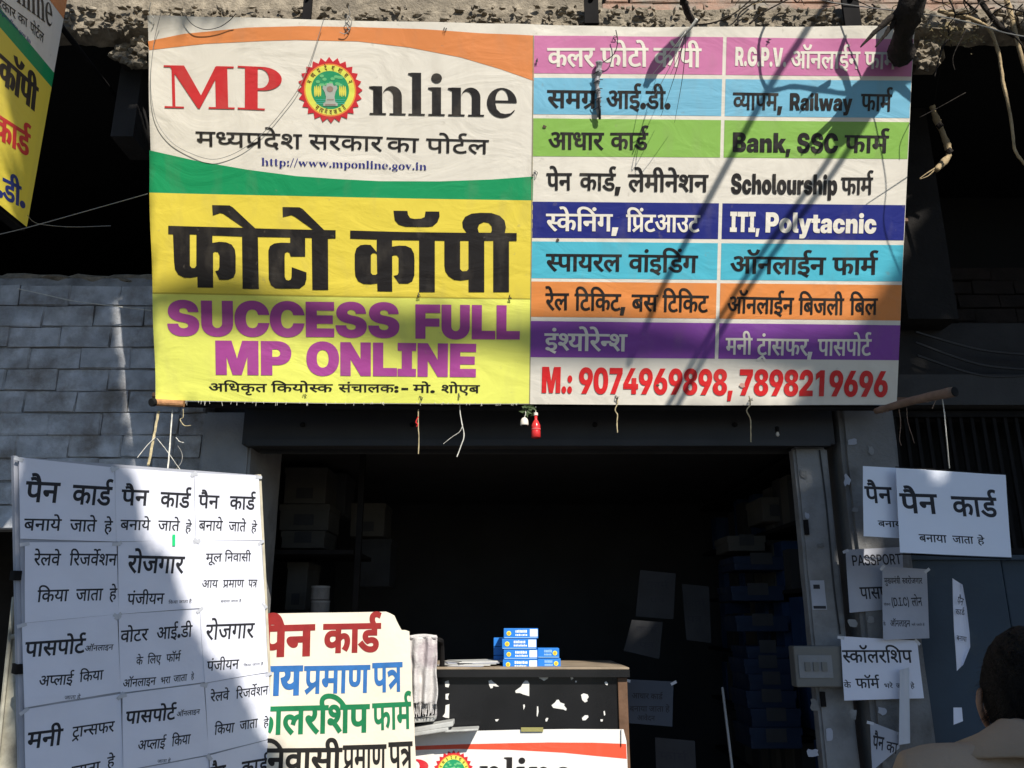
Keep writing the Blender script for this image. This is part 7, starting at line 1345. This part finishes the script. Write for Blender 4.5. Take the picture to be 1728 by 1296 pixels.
part('trousers', skin('trousers', tv, te, None, None, pg, 2), M['trouser'], man, smooth=True)
man.rotation_euler = (0, 0, R(-22))

# ------------------------------------------------------------------ street tree: limbs reach over the hoarding, unseen leaves added overhead for shade
tree = thing('street_tree', 'bare dark limbs of a street tree over the hoarding top right, unseen leaves added for shade', 'tree', (3.6, 2.2, 0))
lim = lambda n, pts, r, m='bark', seg=10, sm=5, rough=.35: part(n, tube(pts, r, seg, sm, rough), M[m], tree, smooth=True)
lim('trunk', [(3.6, 2.2, -.1), (3.58, 2.2, 1.2), (3.5, 2.15, 2.6), (3.45, 2.1, 4.2), (3.4, 1.6, 5.2)], (.17, .11))
top = at(1600, -70, 2.35)
ov = lambda x, y, t: onb(x, y, 0) + S * t
lim('limb', [(3.5, 2.15, 3.4), (3.0, 2.0, 4.9), ov(1700, 40, 1.7), ov(1560, 90, 1.2), ov(1460, 150, .78), ov(1428, 200, .52), ov(1436, 200, .40), ov(1458, 180, .28), ov(1482, 155, .17), ov(1506, 122, .07), ov(1518, 104, .035)], lambda t: .052 - .010 * t + .007 * math.sin(t * 25) if t < .98 else .02)
wq = lambda x, y, t: at(x, y, YF) + S * t
lim('limb', [(3.45, 2.1, 4.4), wq(1900, 500, 3.5), wq(1800, 800, 5.5), wq(1500, 950, 7.5)], (.08, .03))
lim('limb', [(3.4, 1.7, 5.1), wq(2000, 700, 5.0), wq(2000, 1000, 7.0), wq(1700, 1200, 8.5)], (.07, .025))
shade_tree = thing('street_tree', 'unseen second tree added left of the shop to shade the whitewashed brick wall', 'tree', (-3.7, 1.8, 0))  # added out of view to carry the left-hand shade
def lim2(n, pts, r): return part(n, tube(pts, r, 10, 5, .35), M['bark'], shade_tree, smooth=True)
lim2('trunk', [(-3.7, 1.8, -.1), (-3.68, 1.8, 1.4), (-3.6, 1.7, 3.0), (-3.3, 1.3, 4.4)], (.17, .1))
lim2('limb', [(-3.3, 1.3, 4.3), wq(-500, 700, 4.2), wq(-250, 650, 5.6), wq(60, 640, 7.0)], (.08, .03)); lim2('limb', [(-3.4, 1.4, 4.2), wq(-400, 900, 4.4), wq(-150, 1000, 5.6), wq(30, 1050, 6.5)], (.07, .03))
bcx = lambda x, y, Y: at(x, y, Y)
lim('branch', [ov(1160, 60, 1.3), ov(1110, 100, .75), ov(1092, 138, .38), ov(1108, 120, .27), ov(1135, 88, .15), ov(1158, 60, .06)], (.016, .012), rough=.5)
lim('twig', [bcx(1176, 32, 2.7), bcx(1165, 48, 2.72), bcx(1153, 62, 2.75)], (.007, .003), 'string', 6)
for k, (x, y) in enumerate([(1100, 168), (1112, 200), (1128, 130), (1090, 140), (1135, 210), (1118, 100)]):
    lim('twig', [bcx(1158, 52, 2.74), bcx((1158 + x) / 2 + 6, (52 + y) / 2 - 6, 2.8), onb(x, y, .03)], (.0018, .0008), 'cable' if k % 3 else 'string', 5)
lim('twig', [bcx(1172, 42, 3.02), bcx(1205, 38, 3.02), bcx(1240, 22, 3.02), bcx(1275, -8, 3.02)], (.004, .003), seg=6)
lim('twig', [bcx(1265, 40, 3.02), bcx(1290, 20, 3.02), bcx(1340, -6, 3.02)], (.005, .003), seg=6); lim('twig', [bcx(1245, 42, 3.00), bcx(1250, 20, 3.02), bcx(1290, -5, 3.02)], (.004, .003), seg=6)
lim('branch', [bcx(1640, -30, 3.02), bcx(1655, 2, 3.02), bcx(1675, 30, 3.02), bcx(1702, 56, 3.02), bcx(1745, 72, 3.02)], (.012, .008))
lim('branch', [bcx(1690, -30, 3.02), bcx(1702, 10, 3.02), bcx(1712, 50, 3.02), bcx(1728, 110, 3.02), bcx(1760, 200, 3.02)], (.011, .008), 'drywood')
lim('branch', [bcx(1583, 18, 3.02), bcx(1610, 25, 3.02), bcx(1640, 32, 3.02), bcx(1668, 48, 3.00), bcx(1684, 85, 3.02), bcx(1690, 120, 3.02), bcx(1695, 150, 3.02), bcx(1706, 200, 3.02), bcx(1712, 250, 3.02), bcx(1728, 275, 3.02), bcx(1760, 310, 3.02)], (.009, .005), 'drywood', rough=.5)
for pts in [[(1600, -5, 2.92), (1612, 25, 2.92), (1600, 45, 2.97), (1606, 80, 3.02)], [(1612, 25, 2.92), (1640, 20, 2.92), (1660, -5, 2.92)], [(1603, 60, 3.02), (1590, 82, 3.02), (1582, 110, 3.02), (1577, 130, 3.02)], [(1650, 20, 2.82), (1630, 4, 2.82), (1622, -8, 2.82)], [(1728, 20, 2.82), (1690, 10, 2.82), (1670, -5, 2.82)], [(1520, 90, 3.02), (1500, 70, 3.02), (1490, 78, 3.02)], [(1705, 56, 2.77), (1720, 70, 2.82), (1740, 100, 2.82)]]:
    lim('twig', [bcx(*p) for p in pts], (.004, .0022), seg=6)
random.seed(33)
for k in range(34):                # tangle of thin dry twigs along the slab
    x0, y0, Y_ = random.uniform(1240, 1740), random.uniform(-25, 12), random.uniform(2.9, 2.98); dx, dy = random.uniform(-70, 70), random.uniform(8, 42)
    pts = [(x0 + dx * t + random.uniform(-9, 9), y0 + dy * t + random.uniform(-5, 5), Y_ + .05 * t) for t in (0, .35, .7, 1)]
    lim('twig', [bcx(*p) for p in pts], (random.uniform(.0022, .0042), .0012), random.choice(['bark', 'bark', 'drywood']), 5, 4)
random.seed(21)
part('dry_leaves', join(*[leafquad(bcx(random.gauss(1612, 28), random.gauss(58, 10), random.uniform(2.96, 3.02)), Vector((random.uniform(-1, 1), random.uniform(-1, 1), random.uniform(-1, 1))), random.uniform(.012, .030)) for _ in range(90)]), M['dryleaf'], tree, kind='stuff')
hs = thing('hanging_twig', 'broken dry branch dangling in the dark recess right of the hoarding', 'branch', bcx(1575, 180, 3.34))
part('stick', tube([bcx(*p) for p in ((1573, 180, 3.34), (1578, 195, 3.34), (1583, 207, 3.34), (1592, 228, 3.34), (1599, 245, 3.34), (1601, 262, 3.34), (1594, 272, 3.34), (1580, 287, 3.32))], lambda t: .0135 - .0024 * math.sin(t * 20), 10, 5, .35), M['drywood'], hs, smooth=True)
part('forked_tip', join(tube([bcx(1578, 284, 3.32), bcx(1566, 291, 3.32), bcx(1552, 301, 3.31)], (.004, .001), 6, 3), tube([bcx(1576, 288, 3.32), bcx(1566, 297, 3.32), bcx(1553, 302, 3.31)], (.003, .001), 6, 3)), M['drywood'], hs)
for x, y in ((1586, 212), (1602, 255), (1581, 286)): part('dark_joint', tube([bcx(x - 3, y - 3, 3.333), bcx(x + 3, y + 3, 3.333)], .0148, 8, 2), M['bark'], hs)
part('thread', tube([bcx(1575, 182, 3.34), bcx(1584, 130, 3.2), bcx(1592, 92, 3.1)], .0012, 5, 3), M['bark'], hs)
cord('wire', 'long pale wire running across the slab at the top right', [(1350, -10, 2.9), (1400, 3, 2.9), (1470, 13, 2.85), (1540, 21, 2.8), (1600, 30, 2.75), (1660, 44, 2.7), (1700, 56, 2.65), (1780, 70, 2.6)], .0024, 'wire', 'wire')

# limbs, tendrils and added, unseen cables, placed for their shadows on the hoarding
def over(pts, t):  # points above the hoarding, t metres back along the sun's rays
    return [onb(x, y, 0) + S * (t + (k * .02)) for k, (x, y) in enumerate(pts)]
lim('broken_tip', over([(1428, 185), (1385, 225), (1352, 262)], .42), (.018, .003), rough=.6, seg=7); lim('broken_tip', over([(1415, 205), (1395, 235), (1375, 262)], .42), (.014, .002), rough=.6, seg=7)
lim('broken_tip', over([(1470, 150), (1440, 165), (1425, 130), (1412, 110), (1425, 65)], .42), (.012, .008), seg=7); lim('broken_tip', over([(1490, 120), (1520, 150), (1550, 175)], .42), (.013, .008), seg=7); lim('broken_tip', over([(1400, 140), (1370, 160), (1350, 190)], .45), (.009, .003), seg=7)
lim('stub', over([(1495, 40), (1490, 90), (1480, 130)], .30), (.030, .030), seg=8)
CB = 'unseen cables added over the street for their shadows'
def ocable(label, pts, t, r, ext=.6):
    P_ = [onb(x, y, 0) + S * (t + k * .12) for k, (x, y) in enumerate(pts)]; d0 = (P_[0] - P_[1]).normalized(); d1 = (P_[-1] - P_[-2]).normalized()
    P_ = [P_[0] + d0 * ext + Vector((0, 0, .1))] + P_ + [P_[-1] + d1 * .1]; o = part('shadow_cable', tube(P_, r, 8, 5), M['cable'], org=P_[0]); tag(o, label, 'cable', CB)
ocable('thin unseen cable added for the straight shadow across the pink row beside the initials', [(1385, 10), (1300, 145), (1215, 300), (1130, 460), (1085, 560)], 1.8, .014)
ocable('upper of two unseen cables added for the paired shadows across the Bank and ITI rows', [(1420, 235), (1345, 345), (1270, 450), (1200, 560), (1130, 680)], 1.9, .013)
ocable('lower of two unseen cables added for the paired shadows across the Bank and ITI rows', [(1440, 240), (1362, 350), (1285, 455), (1212, 565), (1140, 690)], 1.95, .013)
lim('tendril', over([(1290, 45), (1280, 75), (1282, 120), (1290, 145), (1305, 153), (1340, 147), (1400, 155), (1450, 162)], .40), (.0055, .0055), seg=6)
for k, pts in enumerate([[(1545, 190), (1520, 240), (1518, 270)], [(1545, 290), (1500, 320), (1462, 345)]]):
    lim('tendril', over(pts, .35), (.0022, .0016), seg=5)
band = over([(120, 505), (262, 503), (400, 512), (560, 541), (700, 560), (800, 562), (900, 572), (1100, 582), (1300, 596), (1500, 600)], 8.5)  # unseen bundle, added to cast the soft band of shade
band = [p for p in band]; o = part('shadow_cable_bundle', tube([band[0] + Vector((-3, 0, .2))] + band + [band[-1] + Vector((3, 0, .1))], lambda t: .046 + .012 * math.sin(t * 30), 10, 5, .3), M['cable'], org=band[0]); tag(o, 'thick unseen bundle of cables added high across the street to cast a shadow band', 'cable', CB)

# unseen leaves added up the sun's rays, shaped to cast the wanted shade
def inpoly(x, y, poly):
    c = False; n = len(poly)
    for i in range(n):
        x0, y0 = poly[i]; x1, y1 = poly[i - 1]
        if (y0 > y) != (y1 > y) and x < (x1 - x0) * (y - y0) / (y1 - y0) + x0: c = not c
    return c
random.seed(5)
LV = []
def banhit(p):                     # how far the sun's ray to p passes outside the hoarding (negative: it ends on it)
    t = (BF.O - p).dot(BF.n) / S.dot(BF.n)
    if t < 0: return 9
    q = p + S * t - BF.O; u, v = q.dot(BF.ex), q.dot(BF.ey); return max(-u, u - 3.18, v, -1.57 - v)
def shade(poly, surf, n, t0, t1, size, holes=(), chk=True):
    xs = [p[0] for p in poly]; ys = [p[1] for p in poly]; k = 0
    while k < n:
        x, y = random.uniform(min(xs), max(xs)), random.uniform(min(ys), max(ys))
        if not inpoly(x, y, poly): continue
        k += 1
        if any(inpoly(x, y, h) for h in holes): continue
        p = surf(x, y)
        cl = banhit(p) if chk else 9
        if cl < .02: continue
        p = p + S * random.uniform(t0, t1)
        d = Vector((random.uniform(-1, 1), random.uniform(-1, 1), random.uniform(-1.2, .4)))
        nn = (S + Vector((random.uniform(-.8, .8), random.uniform(-.8, .8), random.uniform(-.8, .8)))).normalized()
        d = (d - nn * d.dot(nn)).normalized(); s = size * random.uniform(.7, 1.3) * min(1, max(.25, cl / .16)); a = d.cross(nn)
        LV.append(([p - d * s * .5, p - d * s * .1 + a * s * .33, p + d * s * .5 , p - d * s * .1 - a * s * .33], [(0, 1, 2, 3)]))
wallS = lambda x, y: at(x, y, YF)
nS = lambda x, y: npt(NF.uv(x, y).x, NF.uv(x, y).y, 0)
banS = lambda x, y: onb(x, y, 0)
# right-hand mass
shade([(1066, 690), (1400, 690), (1560, 330), (2300, 100), (2400, 1500), (1085, 1500)], wallS, 6500, 6.5, 9.0, .17, [[(1385, 940), (1450, 940), (1450, 1030), (1385, 1030)]])
shade([(1560, 400), (1570, 700), (1340, 700), (1430, 600), (1500, 500)], banS, 420, 8.5, 10.5, .14, (), False)
shade([(1420, 1500), (1420, 1180), (1560, 1040), (1800, 1000), (2000, 1500)], lambda x, y: at(x, y, 1.45), 1100, 4.0, 6.5, .14)
part('crown', join(*LV), M['leaf'], tree, kind='stuff'); LV = []
# left-hand mass
shade([(-500, 440), (330, 440), (440, 660), (440, 830), (150, 840), (-500, 930)], wallS, 4600, 5.5, 8.0, .15, [[(165, 790), (180, 758), (250, 750), (300, 765), (300, 810), (165, 810)], [(-80, 800), (-20, 775), (22, 792), (34, 845), (28, 905), (-80, 905)]])
shade([(31, 755), (150, 765), (205, 800), (222, 860), (240, 930), (285, 990), (310, 1060), (345, 1120), (400, 1180), (430, 1250), (470, 1300), (480, 1500), (44, 1500)], nS, 2000, 5.0, 7.0, .12)
shade([(60, 455), (330, 455), (330, 860), (40, 860)], wallS, 2600, 5.5, 8.0, .22)
part('crown', join(*LV), M['leaf'], shade_tree, kind='stuff')
